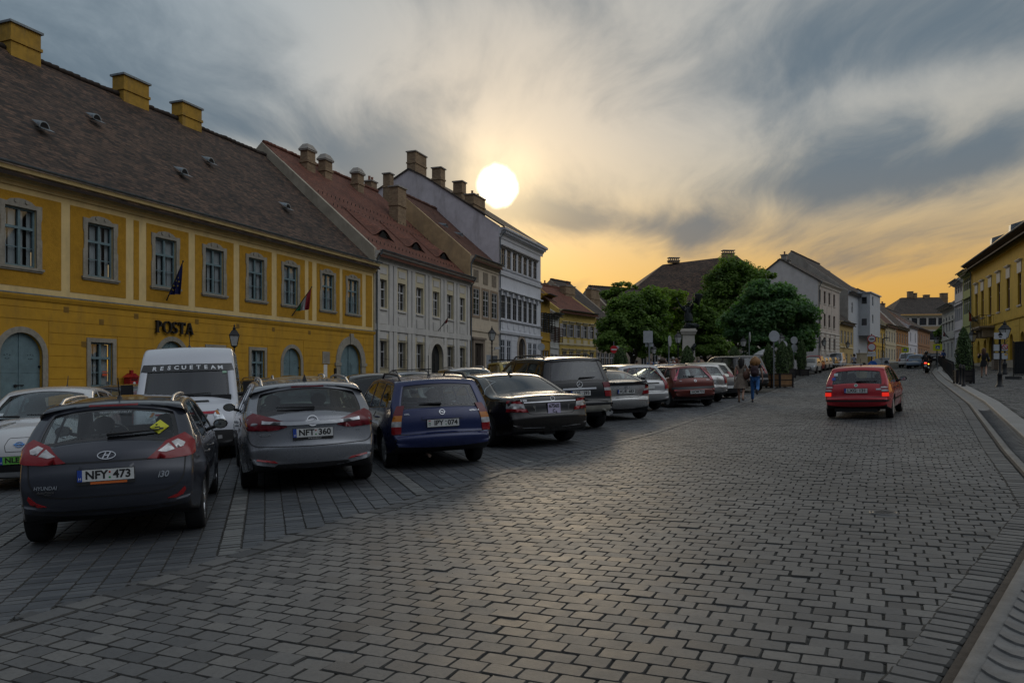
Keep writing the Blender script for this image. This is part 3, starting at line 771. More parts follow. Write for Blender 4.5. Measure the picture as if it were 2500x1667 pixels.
for h, (px, ww) in zip(arches[:3], shut):
 uc = A.u(px); zb = h[0][1]; hh = ar_t-zb
 s_ = MB(); v, f = cdt(arch(-ww/2, ww/2, 0, hh, .80), []); s_.add([(x, .14, z) for x, z in v], f)
 s_.box(-.02, .02, .115, .14, 0, hh-.01)
 for z in (hh*.30, hh*.56): s_.box(-ww/2, -.03, .132, .14, z, z+.012); s_.box(.03, ww/2, .132, .14, z, z+.012)
 o = s_.build('shutter', M_paleblue, A.root); o.location = (uc, 0, zb)
 q = MB(); q.box(-.2, .16, .10, .13, hh*.42, hh*.42+.035); q.tube([(-.14, .09, hh*.42), (-.14, .13, hh*.42)], .05, 8)
 for sg in (-1, 1):
  for z in (hh*.28, hh*.62): q.box(sg*(ww/2-.03)-.03, sg*(ww/2-.03)+.03, .09, .135, z, z+.07)
  for dx_, dz_ in ((0, .05), (.1, .03), (-.1, .03), (.06, -.09), (-.06, -.09), (0, -.1)):
   q.box(sg*ww*.27+dx_-.012, sg*ww*.27+dx_+.012, .130, .138, hh*.74+dz_, hh*.74+dz_+.024)
 q.build('ironwork', mat('black_iron', (.02, .02, .022), .5, .5), o)['kind'] = 'stuff'
 ring(arch(-ww/2-.2, ww/2+.2, -.05, hh+.2, 1.0), arch(-ww/2, ww/2, -.05, hh, .80), -.03, .03).build('surround', M_stone, o, fix=True)
d_ = MB(); hh = gt-(A.gl(gate_u)-.05); v, f = cdt(arch(-1.15, 1.15, 0, hh), []); d_.add([(x, .17, z) for x, z in v], f)
for sg in (-1, 1):
 for a, b in ((.1, .38), (.42, .66)):
  d_.box(*sorted((sg*.18, sg*.95)), .135, .17, hh*a, hh*b); d_.box(*sorted((sg*.30, sg*.83)), .115, .135, hh*a+.12, hh*b-.12)
d_.box(-.045, .045, .12, .17, 0, hh-.02)
o = d_.build('gate', M_paleblue, A.root); o.location = (gate_u, 0, A.gl(gate_u)-.05)
s_ = ring(arch(-1.6, 1.6, -.1, hh+.45), arch(-1.15, 1.15, -.1, hh), -.06, .05)
for sg in (-1, 1): s_.box(*sorted((sg*1.1, sg*1.70)), -.10, .04, hh-1.30, hh-1.12); s_.box(*sorted((sg*1.14, sg*1.66)), -.09, .04, -.1, .35)
s_.box(-.16, .16, -.13, .04, hh-.02, hh+.62); s_.build('surround', M_stone, o, fix=True)
b = MB(); b.sweep([(.02, z_str-.16), (-.05, z_str-.16), (-.09, z_str-.05), (-.10, z_str), (-.05, z_str+.03), (.02, z_str+.04)], uL, 0); b.build('string_course', M_ylow, A.root)
b = MB(); b.sweep([(.02, z_str+.042), (-.075, z_str+.032), (-.075, z_str+.07), (.02, z_str+.09)], uL, 0); b.build('flashing', M_zinc, A.root)
b = MB(); ct = z_gut-.05
b.sweep([(.02, ct-.62), (-.06, ct-.62), (-.08, ct-.52), (-.16, ct-.50), (-.18, ct-.40), (-.30, ct-.24), (-.40, ct-.20), (-.42, ct-.05), (.02, ct)], uL, .03); b.build('cornice', M_cream, A.root)
gutter(A, uL, .05, z_gut, .50, M_zinc, .085, 2.3)
rb = 8.3; rzA = A.z(600, 361, rb)
gable_roof(A, uL, .0, z_gut+.02, rzA, rb, M_dark_tile, .42)
sd = MB(); sd.add([(uL, 0, gf0), (uL, 2*rb, gf0), (uL, 2*rb, z_gut), (uL, rb, rzA), (uL, 0, z_gut)], ((0, 1, 2, 3, 4),)); sd.build('end_wall', M_ylow, A.root)
M_chimY = mat('chimney_render', (.42, .25, .04), .9, var=.25, vscale=3, bump=.4, bscale=30, dirt=((.22, .15, .06), .7))
for xa, xb, ya, yb in ((-14, 92, 67, 150), (267, 356, 189, 250), (416, 484, 248, 318)):
 ua, ub = A.u(xa, rb), A.u(xb, rb); zt = A.z((xa+xb)/2, (ya+yb)/2-30, rb)
 chimney(A, ua+(ub-ua)*.58, rb, rzA-.9, (ub-ua)*.70, .8, A.z(xb, ya+26, rb)-rzA+.9, M_chimY, M_zinc)
def on_roof(fac, px, py, ez, rz_, b):
 k_ = (rz_-ez)/b; lo, hi = 0., b
 for _ in range(40):
  mid = (lo+hi)/2; u_, z_ = fac.at(px, py, mid)
  if z_ > ez+k_*mid: lo = mid
  else: hi = mid
 return u_, mid, z_
for px, py in ((96, 313), (226, 293), (440, 424), (506, 397), (694, 508), (-150, 250)):
 u_, y_, z_ = on_roof(A, px, py, z_gut+.02, rzA, rb); k_ = (rzA-z_gut)/rb
 h = MB(); n = 10; fr, bk_ = [], []
 for i in range(n+1):
  a = math.pi*i/n; fr.append((.27*math.cos(a), -.34, .30*math.sin(a)+.0))
 tip = (0, .52, .52*k_+.03)
 h.add(fr+[tip], [(i, i+1, n+1) for i in range(n)], smooth=True)
 h.add([(x*.82, -.335, z*.82+.01) for x, y, z in fr], [tuple(range(n+1))], 1)
 h.add([(x, -.34, z) for x, y, z in fr]+[(x*.82, -.34, z*.82) for x, y, z in fr], [(i, i+1, n+2+i, n+1+i) for i in range(n)], 0)
 h.add([(-.33, -.62, -.62*k_+.40), (.33, -.62, -.62*k_+.40), (.33, -.3, .0), (-.33, -.3, .0)], ((0, 1, 2, 3),), 0)
 h.quad((-.27, -.34, 0), (.27, -.34, 0), (.27, .0, .03), (-.27, .0, .03), 0)
 o = h.build('roof_vent', [M_zinc, mat('void_black', (.006, .006, .006), .9)], A.root); o.location = (u_, y_, z_-.02); o.scale = (.85, .85, .85)
for px, py in ((161, 756), (247, 786), (332, 772), (480, 785), (580, 796), (667, 804), (755, 812), (204, 840)):
 u_, z_ = A.at(px, py); q = MB(); q.box(-.11, .11, -.02, .0, -.11, .11)
 for i in range(5): q.box(-.09, .09, -.03, -.02, -.085+i*.038, -.07+i*.038)
 o = q.build('vent_grille', mat('vent_ochre', (.27, .155, .03), .8), A.root); o.location = (u_, 0, z_)
u_, z_ = A.at(795, 873); q = MB(); q.box(-.34, .34, -.05, .0, -.34, .34); o = q.build('plaque', M_stone, A.root); o.location = (u_, 0, z_)
q = MB()
for i in range(8): q.box(-.26+.02*(i % 3), .26-.03*(i % 2), -.056, -.05, .24-i*.068, .262-i*.068)
q.build('inscription', mat('worn_inscription', (.22, .195, .16), .8), o)
u_, z_ = A.at(794, 907); q = MB(); q.box(-.17, .17, -.02, -.0, -.4, .4); o = q.build('notice', mat('white_paper', (.6, .6, .58), .7, var=.15, vscale=14), A.root); o.location = (u_, 0, z_)
u_, z_ = A.at(817, 911); q = MB(); q.box(-.09, .09, -.08, .0, -.28, .3); o = q.build('letter_slot', mat('black_iron', (.02, .02, .022), .5, .5), A.root); o.location = (u_, 0, z_)
# the sign over the middle arch: five raised capitals with serifs
sg = empty('sign', A.world(A.u(423), -.03, A.z(423, 800)), A.root.rotation_euler.z, 'raised black capital letters POSTA on the yellow wall', 'sign')
M_black = mat('sign_black', (.014, .014, .015), .45)
cu = A.u(423); x = -1.02
for ch, ww in zip('POSTA', (.36, .50, .36, .42, .46)):
 L_ = MB()
 H_ = .50
 def stroke(a, b, t): L_.bar((a[0], -.06, a[1]), (b[0], -.06, b[1]), .11, t)
 def serif(cx_, z_, l_): L_.box(cx_-l_/2, cx_+l_/2, -.115, -.006, z_-.016, z_+.016)
 def arcs(cx_, cz, rx, rz_, a0, a1, t0, t1, n=14):
  o_, i_ = [], []
  for i in range(n+1):
   a = R(a0+(a1-a0)*i/n); t = t0+(t1-t0)*abs(math.cos(a))
   o_.append((cx_+rx*math.cos(a), cz+rz_*math.sin(a))); i_.append((cx_+(rx-t)*math.cos(a), cz+(rz_-t*.6)*math.sin(a)))
  for i in range(n):
   L_.prism([o_[i], o_[i+1], i_[i+1], i_[i]], -.115, -.006)
 if ch == 'P': stroke((.07, 0), (.07, H_), .08); arcs(.09, H_*.72, .20, H_*.28, -90, 90, .035, .08); serif(.07, .012, .17); serif(.05, H_-.016, .12)
 if ch == 'O': arcs(.24, H_/2, .24, H_/2+.01, 0, 360, .035, .085, 28)
 if ch == 'S': arcs(.15, H_*.74, .135, H_*.27, 20, 270, .05, .07); arcs(.15, H_*.25, .145, H_*.26, 90, -160, .05, .075); L_.box(.25, .28, -.115, -.006, H_*.78, H_*.96); L_.box(.0, .03, -.115, -.006, .03, H_*.2)
 if ch == 'T': stroke((.19, 0), (.19, H_), .08); L_.box(.0, .38, -.115, -.006, H_-.05, H_); L_.box(.0, .03, -.115, -.006, H_-.14, H_); L_.box(.35, .38, -.115, -.006, H_-.14, H_); serif(.19, .012, .18)
 if ch == 'A': stroke((.05, 0), (.20, H_), .04); stroke((.37, 0), (.20, H_), .085); L_.box(.10, .32, -.11, -.01, H_*.32, H_*.32+.035); serif(.05, .012, .14); serif(.37, .012, .18)
 o = L_.build('letter', M_black, sg, fix=True); o.location = (x, 0, -.25); x += ww
# ================================================================== the rest of the left row
def side_profile(fac, u, pts, m, name='gable_wall', y=0.):
 """wall across the row: pts (y, z) outline at u, 0.3 m thick"""
 d = MB(); n = len(pts)
 d.add([(u, p[0], p[1]) for p in pts]+[(u+.3, p[0], p[1]) for p in pts], [tuple(range(n)), tuple(range(2*n-1, n-1, -1))]+[(i, n+i, n+(i+1) % n, (i+1) % n) for i in range(n)])
 return d.build(name, m, fac.root, fix=True)
M_pane2 = pane_mat('dark_panes', (.016, .018, .022), .08)
M_white_fr = mat('white_sash', (.50, .50, .50), .5, var=.1)
# ---- B: grey-white house
B = Fac(914, 48.4, 20.8, name='grey_house', label='pale grey town house with pilasters, barred lower windows and eyebrow dormers in its red roof', cat='house', base=A.base)
M_greyw = mat('grey_white_render', (.52, .50, .465), .85, var=.1, vscale=3, bump=.1, bscale=80, dirt=((.30, .29, .28), .45))
M_bcream = mat('recess_cream', (.56, .49, .33), .85, var=.1, vscale=4, dirt=((.38, .32, .22), .4))
M_verge = mat('verge_render', (.36, .32, .25), .9, var=.2, vscale=2, bump=.2, bscale=30, dirt=((.2, .17, .13), .6))
ub1 = B.u(1147); uB0 = .18; zB = B.z(1040, 646.5); b0 = -1.2
bx = [B.u(p) for p in (934.4, 981, 1024.7, 1064.6, 1098.6, 1128)]
wz0, wz1 = B.z(1024.7, 766), B.z(1024.7, 703)
lz0, lz1 = B.z(1024.7, 900), B.z(1024.7, 840)
door_u = B.u(1066); dg_ = B.gl(door_u)
lows = [bx[0], bx[1], bx[2], bx[4], bx[5]]
hol = [rect(u-.52, u+.52, wz0, wz1) for u in bx]+[rect(u-.50, u+.50, lz0, lz1) for u in lows]+[arch(door_u-1.0, door_u+1.0, dg_-.1, B.z(1066, 839))]
wall_mb([(0, b0), (ub1, b0), (ub1, zB-.1), (0, zB-.1)], hol, .30, reveal=1).build('wall', [M_greyw, M_bcream], B.root)
zs_ = B.z(1024.7, 812)
def one(name, m, x0, x1, y0, z0, z1, par): q = MB(); q.box(x0, x1, y0, .0, z0, z1); return q.build(name, m, par)
mids = [.0]+[(a+b)/2 for a, b in zip(bx[:-1], bx[1:])]+[ub1]
for i, u in enumerate(mids):
 offs = (.35,) if i == 0 else ((-.35,) if i == 6 else (-.30, .30))
 for d_ in offs: one('pilaster', M_greyw, u+d_-.22, u+d_+.22, -.07, zs_+.25, zB-.75, B.root)
 for d_ in offs:
  if abs(u+d_-door_u) > 1.3: one('pilaster', M_greyw, u+d_-.22, u+d_+.22, -.07, b0, zs_-.15, B.root)
b = MB(); b.sweep([(.01, zs_-.15), (-.09, zs_-.15), (-.09, zs_+.25), (.01, zs_+.25)], 0, ub1); b.build('string_course', M_greyw, B.root)
b = MB(); b.sweep([(.01, zB-.75), (-.08, zB-.75), (-.08, zB-.55), (-.14, zB-.50), (-.16, zB-.42), (-.32, zB-.24), (-.40, zB-.2), (-.42, zB-.07), (.01, zB-.04)], .0, ub1+.05); b.build('cornice', M_greyw, B.root)
for u in bx: one('apron_panel', M_greyw, u-.5, u+.5, -.06, wz0-1.05, wz0-.45, B.root); one('sill', M_greyw, u-.56, u+.56, -.09, wz0-.16, wz0-.08, B.root); one('relief_panel', M_greyw, u-.46, u+.46, -.035, wz1+.35, wz1+.78, B.root)
for u in bx:
 fp = MB(); v, f = cdt(rect(u-.70, u+.70, wz0-.04, wz1+1.0), [rect(u-.52, u+.52, wz0, wz1)]); fp.add([(x, -.006, z) for x, z in v], f); fp.build('cream_field', M_bcream, B.root)
for u in lows:
 fp = MB(); v, f = cdt(rect(u-.72, u+.72, b0+.2, zs_-.35), [rect(u-.50, u+.50, lz0, lz1)]); fp.add([(x, -.006, z) for x, z in v], f); fp.build('cream_field', M_bcream, B.root)
for u in lows:
 tm = MB(); v, f = cdt(arch(-.48, .48, 0, .72, .6), []); tm.add([(u+x, -.02, lz1+.12+z) for x, z in v], f); tm.build('blind_arch', M_greyw, B.root)
wp = make_window(B.root, 1.04, wz1-wz0, M_white_fr, M_pane2, .22, 2, (.34,), (.67,), .06); spread_windows(B.root, wp, [(u, wz0) for u in bx])
wp = make_window(B.root, 1.0, lz1-lz0, M_white_fr, M_pane2, .24, 2, (.4,), (), .06)
gr = MB()
for i in range(8): gr.tube([(-.52+i*1.04/7, -.16, -.15), (-.52+i*1.04/7, -.16, lz1-lz0+.05), (-.52+i*1.04/7, -.05, lz1-lz0+.16)], .012, 5)
for z in (.0, .55, lz1-lz0-.02): gr.box(-.55, .55, -.172, -.15, z-.012, z+.012)
gr.build('grille', mat('black_iron', (.02, .02, .022), .5, .5), wp); spread_windows(B.root, wp, [(u, lz0) for u in lows])
dz_ = B.z(1066, 839)-dg_+.1
d_ = MB(); v, f = cdt(arch(-1., 1., 0, dz_), []); d_.add([(x, .28, z) for x, z in v], f)
for s_ in (-1, 1):
 for a, c_ in ((.05, .3), (.35, .6), (.64, .78)): d_.box(*sorted((s_*.12, s_*.82)), .24, .28, dz_*a, dz_*c_)
o = d_.build('door', mat('dark_door', (.018, .020, .022), .5, var=.3), B.root); o.location = (door_u, 0, dg_-.1)
s_ = ring(arch(-1.45, 1.45, 0, dz_+.42), arch(-1., 1., 0, dz_), -.09, .05); s_.build('surround', mat('pale_stone', (.48, .45, .40), .85, var=.15, vscale=7), o, fix=True)
rbB = 8.6; rzB = B.z(800, 416, rbB)
gable_roof(B, uB0-.1, ub1, zB+.02, rzB, rbB, M_red_tile, .42)
side_profile(B, -.12, [(-.05, b0), (-.05, zB+.10), (rbB, rzB-.05), (2*rbB, zB), (2*rbB, b0)], M_verge, 'gable_wall')
gutter(B, 0, ub1+.05, zB, .52, M_zinc, .085, 1.2)
downpipe(B, .12, zB, .52, M_zinc, b0, .02); downpipe(B, ub1-.05, zB, .52, M_zinc, b0, .1)
for xa, xb, yt in ((734, 768, 353), (779, 809, 378), (860, 886, 412)):
 ua, ub = B.u(xa, rbB-1.2), B.u(xb, rbB-1.2); zt = B.z(xa, yt, rbB-1.2)
 brick_uv(chimney(B, ua+(ub-ua)*.6, rbB-1.1, rzB-1.9, (ub-ua)*.58, .6, zt-rzB+1.9-.25, M_brick, M_caps, 'hip'))
ua, ub = B.u(951, 5), B.u(984, 5); brick_uv(chimney(B, ua+(ub-ua)*.6, 5., rzB-4.4, (ub-ua)*.62, .8, B.z(967, 459, 5.)-rzB+4.4, M_brick, M_caps))
k_ = (rzB-zB)/rbB
for px, py in ((930, 575), (1010, 604), (1078, 628)):
 u_, y_, z_ = on_roof(B, px, py, zB+.02, rzB, rbB); n = 16
 h = MB(); fr, bk_ = [], []
 for i in range(n+1):
  t = -1+2*i/n; hh = .62*math.exp(-(t*1.75)**2)
  fr.append((1.55*t, -.25, -.25*k_+hh)); bk_.append((1.5*t, 2.1, 2.1*k_+.02))
 vs = fr+bk_
 h.add(vs, [(i, i+1, n+2+i, n+1+i) for i in range(n)], 0, [[(fr[i][0], 0), (fr[i+1][0], 0), (bk_[i+1][0], 2.6), (bk_[i][0], 2.6)] for i in range(n)], True)
 h.add([(x*.52, y+.06, (z+.25*k_-.03)*.86-.25*k_+.02) for x, y, z in fr], [tuple(range(n+1))], 1)
 o = h.build('eyebrow_dormer', [M_red_tile, mat('void_black', (.006, .006, .006), .9)], B.root); o.location = (u_, y_, z_-.02)
sn = MB()
for r_ in range(3):
 for i in range(28):
  x = .6+i*.5+.25*(r_ % 2); y = (.8, 3.6, 4.6)[r_]; sn.box(x-.012, x+.012, y-.02, y+.02, zB+k_*y, zB+k_*y+.16)
sn.build('snow_hooks', mat('hook_iron', (.03, .025, .022), .6), B.root)['kind'] = 'stuff'
# ---- C: narrow beige house
Cc = Fac(1147, 62.3, 20.8, name='beige_house', label='narrow beige house with three tall windows and a dark stone portal', cat='house')
M_beige = mat('beige_render', (.52, .44, .335), .85, var=.12, vscale=3, bump=.1, bscale=80, dirt=((.34, .28, .21), .45))
uc1 = Cc.u(1218); zC = Cc.z(1147, 622); b0 = -1.5
cx_ = [Cc.u(p) for p in (1162, 1185, 1206)]
wz0, wz1 = Cc.z(1185, 774), Cc.z(1185, 711)
pu = Cc.u(1167); pz = Cc.z(1167, 838)
wall_mb([(0, b0), (uc1, b0), (uc1, zC-.1), (0, zC-.1)], [rect(u-.62, u+.62, wz0, wz1) for u in cx_]+[rect(pu-.85, pu+.85, Cc.gl(pu)-.1, pz)], .14).build('wall', M_beige, Cc.root)
sq2 = lambda w, h: (rect(-w/2-.2, w/2+.2, -.2, h+.2), rect(-w/2, w/2, 0, h))
wp = make_window(Cc.root, 1.24, wz1-wz0, mat('grey_white_sash', (.42, .42, .41), .5), M_pane2, .04, 2, (.36,), (.18, .57, .78), .07, sq2, mat('brown_stone', (.27, .20, .14), .85, var=.2, vscale=7))
spread_windows(Cc.root, wp, [(u, wz0) for u in cx_])
for u in cx_: one('relief_panel', mat('relief_brown', (.20, .165, .125), .9, var=.35, vscale=22, bump=.8, bscale=25), u-.5, u+.5, -.03, wz1+.55, wz1+1.55, Cc.root)
q = MB()
for i in range(9): q.box(0, uc1, -.03, .0, b0+.2+i*.42, b0+.2+i*.42+.39) if False else None
for i in range(8):
 z = Cc.z(1185, 822)-.5-i*.42
 for a, c_ in ((0, pu-1.3), (pu+1.3, uc1)): q.box(a, c_, -.025, .0, z, z+.385)
q.sweep([(.0, wz1+1.75), (-.06, wz1+1.75), (-.06, wz1+1.9), (.0, wz1+1.9)], 0, uc1); q.sweep([(.0, wz0-1.3), (-.08, wz0-1.3), (-.08, wz0-1.05), (.0, wz0-1.05)], 0, uc1)
q.sweep([(.0, zC-.62), (-.1, zC-.6), (-.16, zC-.42), (-.36, zC-.2), (-.42, zC-.06), (.0, zC-.04)], 0, uc1)
q.build('cornice', M_beige, Cc.root)
d_ = MB(); hh = pz-Cc.gl(pu)+.1; d_.box(-.85, .85, .10, .14, 0, hh)
for s_ in (-1, 1):
 for a, c_ in ((.06, .3), (.36, .62), (.68, .92)): d_.box(*sorted((s_*.12, s_*.72)), .06, .10, hh*a, hh*c_)
o = d_.build('door', mat('dark_brown_door', (.035, .026, .022), .5, var=.3), Cc.root); o.location = (pu, 0, Cc.gl(pu)-.1)
s_ = MB(); s_.box(-1.2, -.85, -.12, .05, 0, hh+.3); s_.box(.85, 1.2, -.12, .05, 0, hh+.3); s_.box(-.85, .85, -.12, .05, hh, hh+.3); s_.box(-1.4, 1.4, -.2, .05, hh+.302, hh+.48)
s_.build('portal', mat('portal_stone', (.20, .16, .125), .85, var=.2, vscale=6, bump=.3), o)
rbC = 6.2; rzC = Cc.z(992, 478, rbC)
gable_roof(Cc, .05, uc1, zC, rzC, rbC, M_darkred_tile, .42)
side_profile(Cc, -.10, [(-.05, b0), (-.05, zC+.06), (rbC, rzC-.06), (2*rbC, zC), (2*rbC, b0)], mat('ochre_gable', (.42, .30, .165), .9, var=.25, vscale=2, bump=.2, dirt=((.24, .18, .12), .6)), 'gable_wall')
gutter(Cc, 0, uc1, zC-.02, .50, M_zinc, .08, 1.3); downpipe(Cc, .06, zC, .5, M_zinc, b0, .0)
for px, py in ((1082, 556), (1120, 578)):
 u_, y_, z_ = on_roof(Cc, px, py, zC, rzC, rbC); h = MB(); n = 8
 fr = [(.26*math.cos(math.pi*i/n), -.34, .30*math.sin(math.pi*i/n)) for i in range(n+1)]
 h.add(fr+[(0, .5, .5*(rzC-zC)/rbC+.03)], [(i, i+1, n+1) for i in range(n)]+[tuple(range(n+1))], 0, smooth=True)
 o = h.build('roof_vent', M_zinc, Cc.root); o.location = (u_, y_, z_)
# ---- D: tall white house with a bare fire wall
D = Fac(1218, 68.2, 20.8, name='white_house', label='tall three storey white house with a bare lilac grey fire wall', cat='house')
M_white = mat('white_render', (.60, .61, .645), .8, var=.08, vscale=3, bump=.08, bscale=80, dirt=((.40, .40, .42), .4))
M_fire = mat('fire_wall', (.62, .58, .61), .9, var=.14, vscale=1.6, bump=.35, bscale=14, dirt=((.36, .33, .33), .8))
ud1 = D.u(1320); zD = D.z(1222, 556); b0 = -1.8
wx = [D.u(p) for p in (1228, 1242.5, 1257, 1270, 1282.5, 1294, 1305.5)]; wx = [wx[0]+(wx[-1]-wx[0])*i/6 for i in range(7)]
t0, t1 = D.z(1270, 668), D.z(1270, 626); m0, m1 = D.z(1270, 785), D.z(1270, 731); l0, l1 = D.z(1240, 884), D.z(1240, 830)
dU = D.u(1273)
hol = [rect(u-.50, u+.50, t0, t1) for u in wx]+[rect(u-.52, u+.52, m0, m1) for u in wx]
lx = [wx[0], wx[1], wx[5], wx[6]]
hol += [rect(u-.5, u+.5, l0, l1) for u in lx]+[arch(dU-.95, dU+.95, D.gl(dU)-.1, D.z(1273, 826))]
wall_mb([(0, b0), (ud1, b0), (ud1, zD-.1), (0, zD-.1)], hol, .18).build('wall', M_white, D.root)
M_pane3 = pane_mat('sky_panes', (.05, .055, .06), .03, 1.)
wp = make_window(D.root, 1.0, t1-t0, mat('taupe_sash', (.12, .115, .11), .5), M_pane3, .06, 2, (.3,), (.53, .76), .06, None, None)
M_trim = mat('taupe_trim', (.20, .19, .185), .7, var=.1)
q = MB(); q.box(-.66, .66, -.26, .0, t1-t0+.18, t1-t0+.3); q.box(-.6, .6, -.14, .0, t1-t0+.04, t1-t0+.18); q.build('hood', M_trim, wp)
spread_windows(D.root, wp, [(u, t0) for u in wx])
wp = make_window(D.root, 1.04, m1-m0, mat('taupe_sash', (.12, .115, .11), .5), M_pane2, .06, 2, (.3,), (.53, .76), .06); spread_windows(D.root, wp, [(u, m0) for u in wx])
wp = make_window(D.root, 1.0, l1-l0, mat('light_sash', (.40, .42, .45), .5), M_pane2, .08, 2, (.3,), (.6,), .08); spread_windows(D.root, wp, [(u, l0) for u in lx])
q = MB()
for a, h1, h2, pr in ((t0-.12, -.10, .0, .10), (t0-.75, 0, .3, .14), (m0-.14, -.12, .0, .14), (m0-1.15, -.25, 0, .16)): q.sweep([(0, a+h1), (-pr, a+h1+.02), (-pr-.05, a+h2), (0, a+h2+.03)], 0, ud1)
for u in wx:
 for s_ in (-1, 1): q.box(u+s_*.66-.1, u+s_*.66+.1, -.05, .0, t0, t1); q.box(u+s_*.66-.09, u+s_*.66+.09, -.05, .0, m0, m1); q.box(u+s_*.66-.1, u+s_*.66+.1, -.20, .0, m1-.1, m1+.30)
 q.box(u-.3, u+.3, -.05, 0, m0-.9, m0-.35)
q.box(0, ud1, -.30, .0, m1+.38, m1+.48); q.box(0, ud1, -.16, .0, m1+.30, m1+.38)
for i in range(7):
 z = m0-1.4-.52*(i+1); xs_ = 0
 for a, c_ in sorted([(u-.56, u+.56) for u in lx]+[(dU-1.25, dU+1.25)]) + [(ud1, ud1)]:
  if a > xs_: q.box(xs_, a, -.03, 0, z, z+.48)
  xs_ = c_
q.sweep([(0, zD-.9), (-.06, zD-.9), (-.08, zD-.62), (-.2, zD-.55), (-.24, zD-.3), (-.62, zD-.22), (-.66, zD-.04), (0, zD)], -.02, ud1+.5)
for i in range(30): q.box(.1+i*.4, .26+i*.4, -.5, -.2, zD-.46, zD-.26)
q.build('mouldings', M_white, D.root)
d_ = MB(); hh = D.z(1273, 826)-D.gl(dU)+.1; v, f = cdt(arch(-.95, .95, 0, hh), []); d_.add([(x, .14, z) for x, z in v], f); d_.box(-.04, .04, .1, .14, 0, hh-.05)
for s_ in (-1, 1):
 for a, c_ in ((.05, .3), (.34, .62)): d_.box(*sorted((s_*.12, s_*.8)), .11, .14, hh*a, hh*c_)
o = d_.build('door', mat('brown_door', (.05, .038, .03), .5, var=.3), D.root); o.location = (dU, 0, D.gl(dU)-.1)
ring(arch(-1.25, 1.25, 0, hh+.3), arch(-.95, .95, 0, hh), -.08, .05).build('surround', mat('tan_stone', (.35, .29, .23), .85, var=.2, vscale=6), o, fix=True)
gy = lambda px, py, b: D.z(px, py, b)
prof = [(-.3, b0), (-.3, zD+.12), (7.62, gy(1031, 427, 7.62)), (9.02, gy(998, 412, 9.02)), (12.1, gy(927, 460, 12.1)), (14.5, gy(880, 495, 14.5)), (14.5, b0)]
side_profile(D, -.02, [(max(p[0], -.0), p[1]) for p in prof], M_fire, 'fire_wall')
r = MB(); pr2 = [(-.62, zD-.0)]+[(p[0], p[1]+.04) for p in prof[2:6]]
for (y0, z0), (y1, z1) in zip(pr2[:-1], pr2[1:]):
 L = math.hypot(y1-y0, z1-z0); r.quad((-.14, y0, z0), (ud1+.45, y0, z0), (ud1+.45, y1, z1), (-.14, y1, z1), 0, [(0, 0), (ud1, 0), (ud1, L), (0, L)])
 r.quad((-.14, y0, z0-.14), (-.14, y0, z0), (-.14, y1, z1), (-.14, y1, z1-.14)); r.quad((ud1+.45, y0, z0), (ud1+.45, y0, z0-.14), (ud1+.45, y1, z1-.14), (ud1+.45, y1, z1))
r.build('roof', M_grey_tile, D.root)
e_ = MB(); e_.add([(ud1, 0, b0), (ud1, 14, b0), (ud1, 14, zD), (ud1, 9, zD+4), (ud1, 0, zD)], ((0, 1, 2, 3, 4),)); e_.build('end_wall', M_fire, D.root)
downpipe(D, .05, zD-.25, .62, M_zinc, b0, .02)
brick = lambda *a, **k: brick_uv(chimney(*a, **k))
for xa, xb, yt, bb, dz0 in ((1000, 1032, 378, 8.8, 2.), (1063, 1076, 413, 6.2, 1.2), (1116, 1128, 447, 4.4, 1.2), (1141, 1174, 482, 2.9, 1.)):
 ua, ub = D.u(xa, bb), D.u(xb, bb); zt = gy((xa+xb)/2, yt, bb); w_ = max(.55, (ub-ua)*.85)
 hh = zt-(zD+(bb+.3)*(prof[2][1]-zD)/7.9)+1.2; brick(D, max(w_/2+.05, (ua+ub)/2), bb, zt-hh, w_, .9, hh, M_brick, M_caps, pots=2 if yt == 482 else 0)
u_, z_ = B.at(948, 427, 10.); brick(B, u_, 10., z_-3, .7, .7, 3, M_brick, M_caps)
u_, z_ = B.at(905, 446, 9.4); brick(B, u_, 9.4, z_-2, .9, .7, 2, M_brick, M_caps, pots=2)
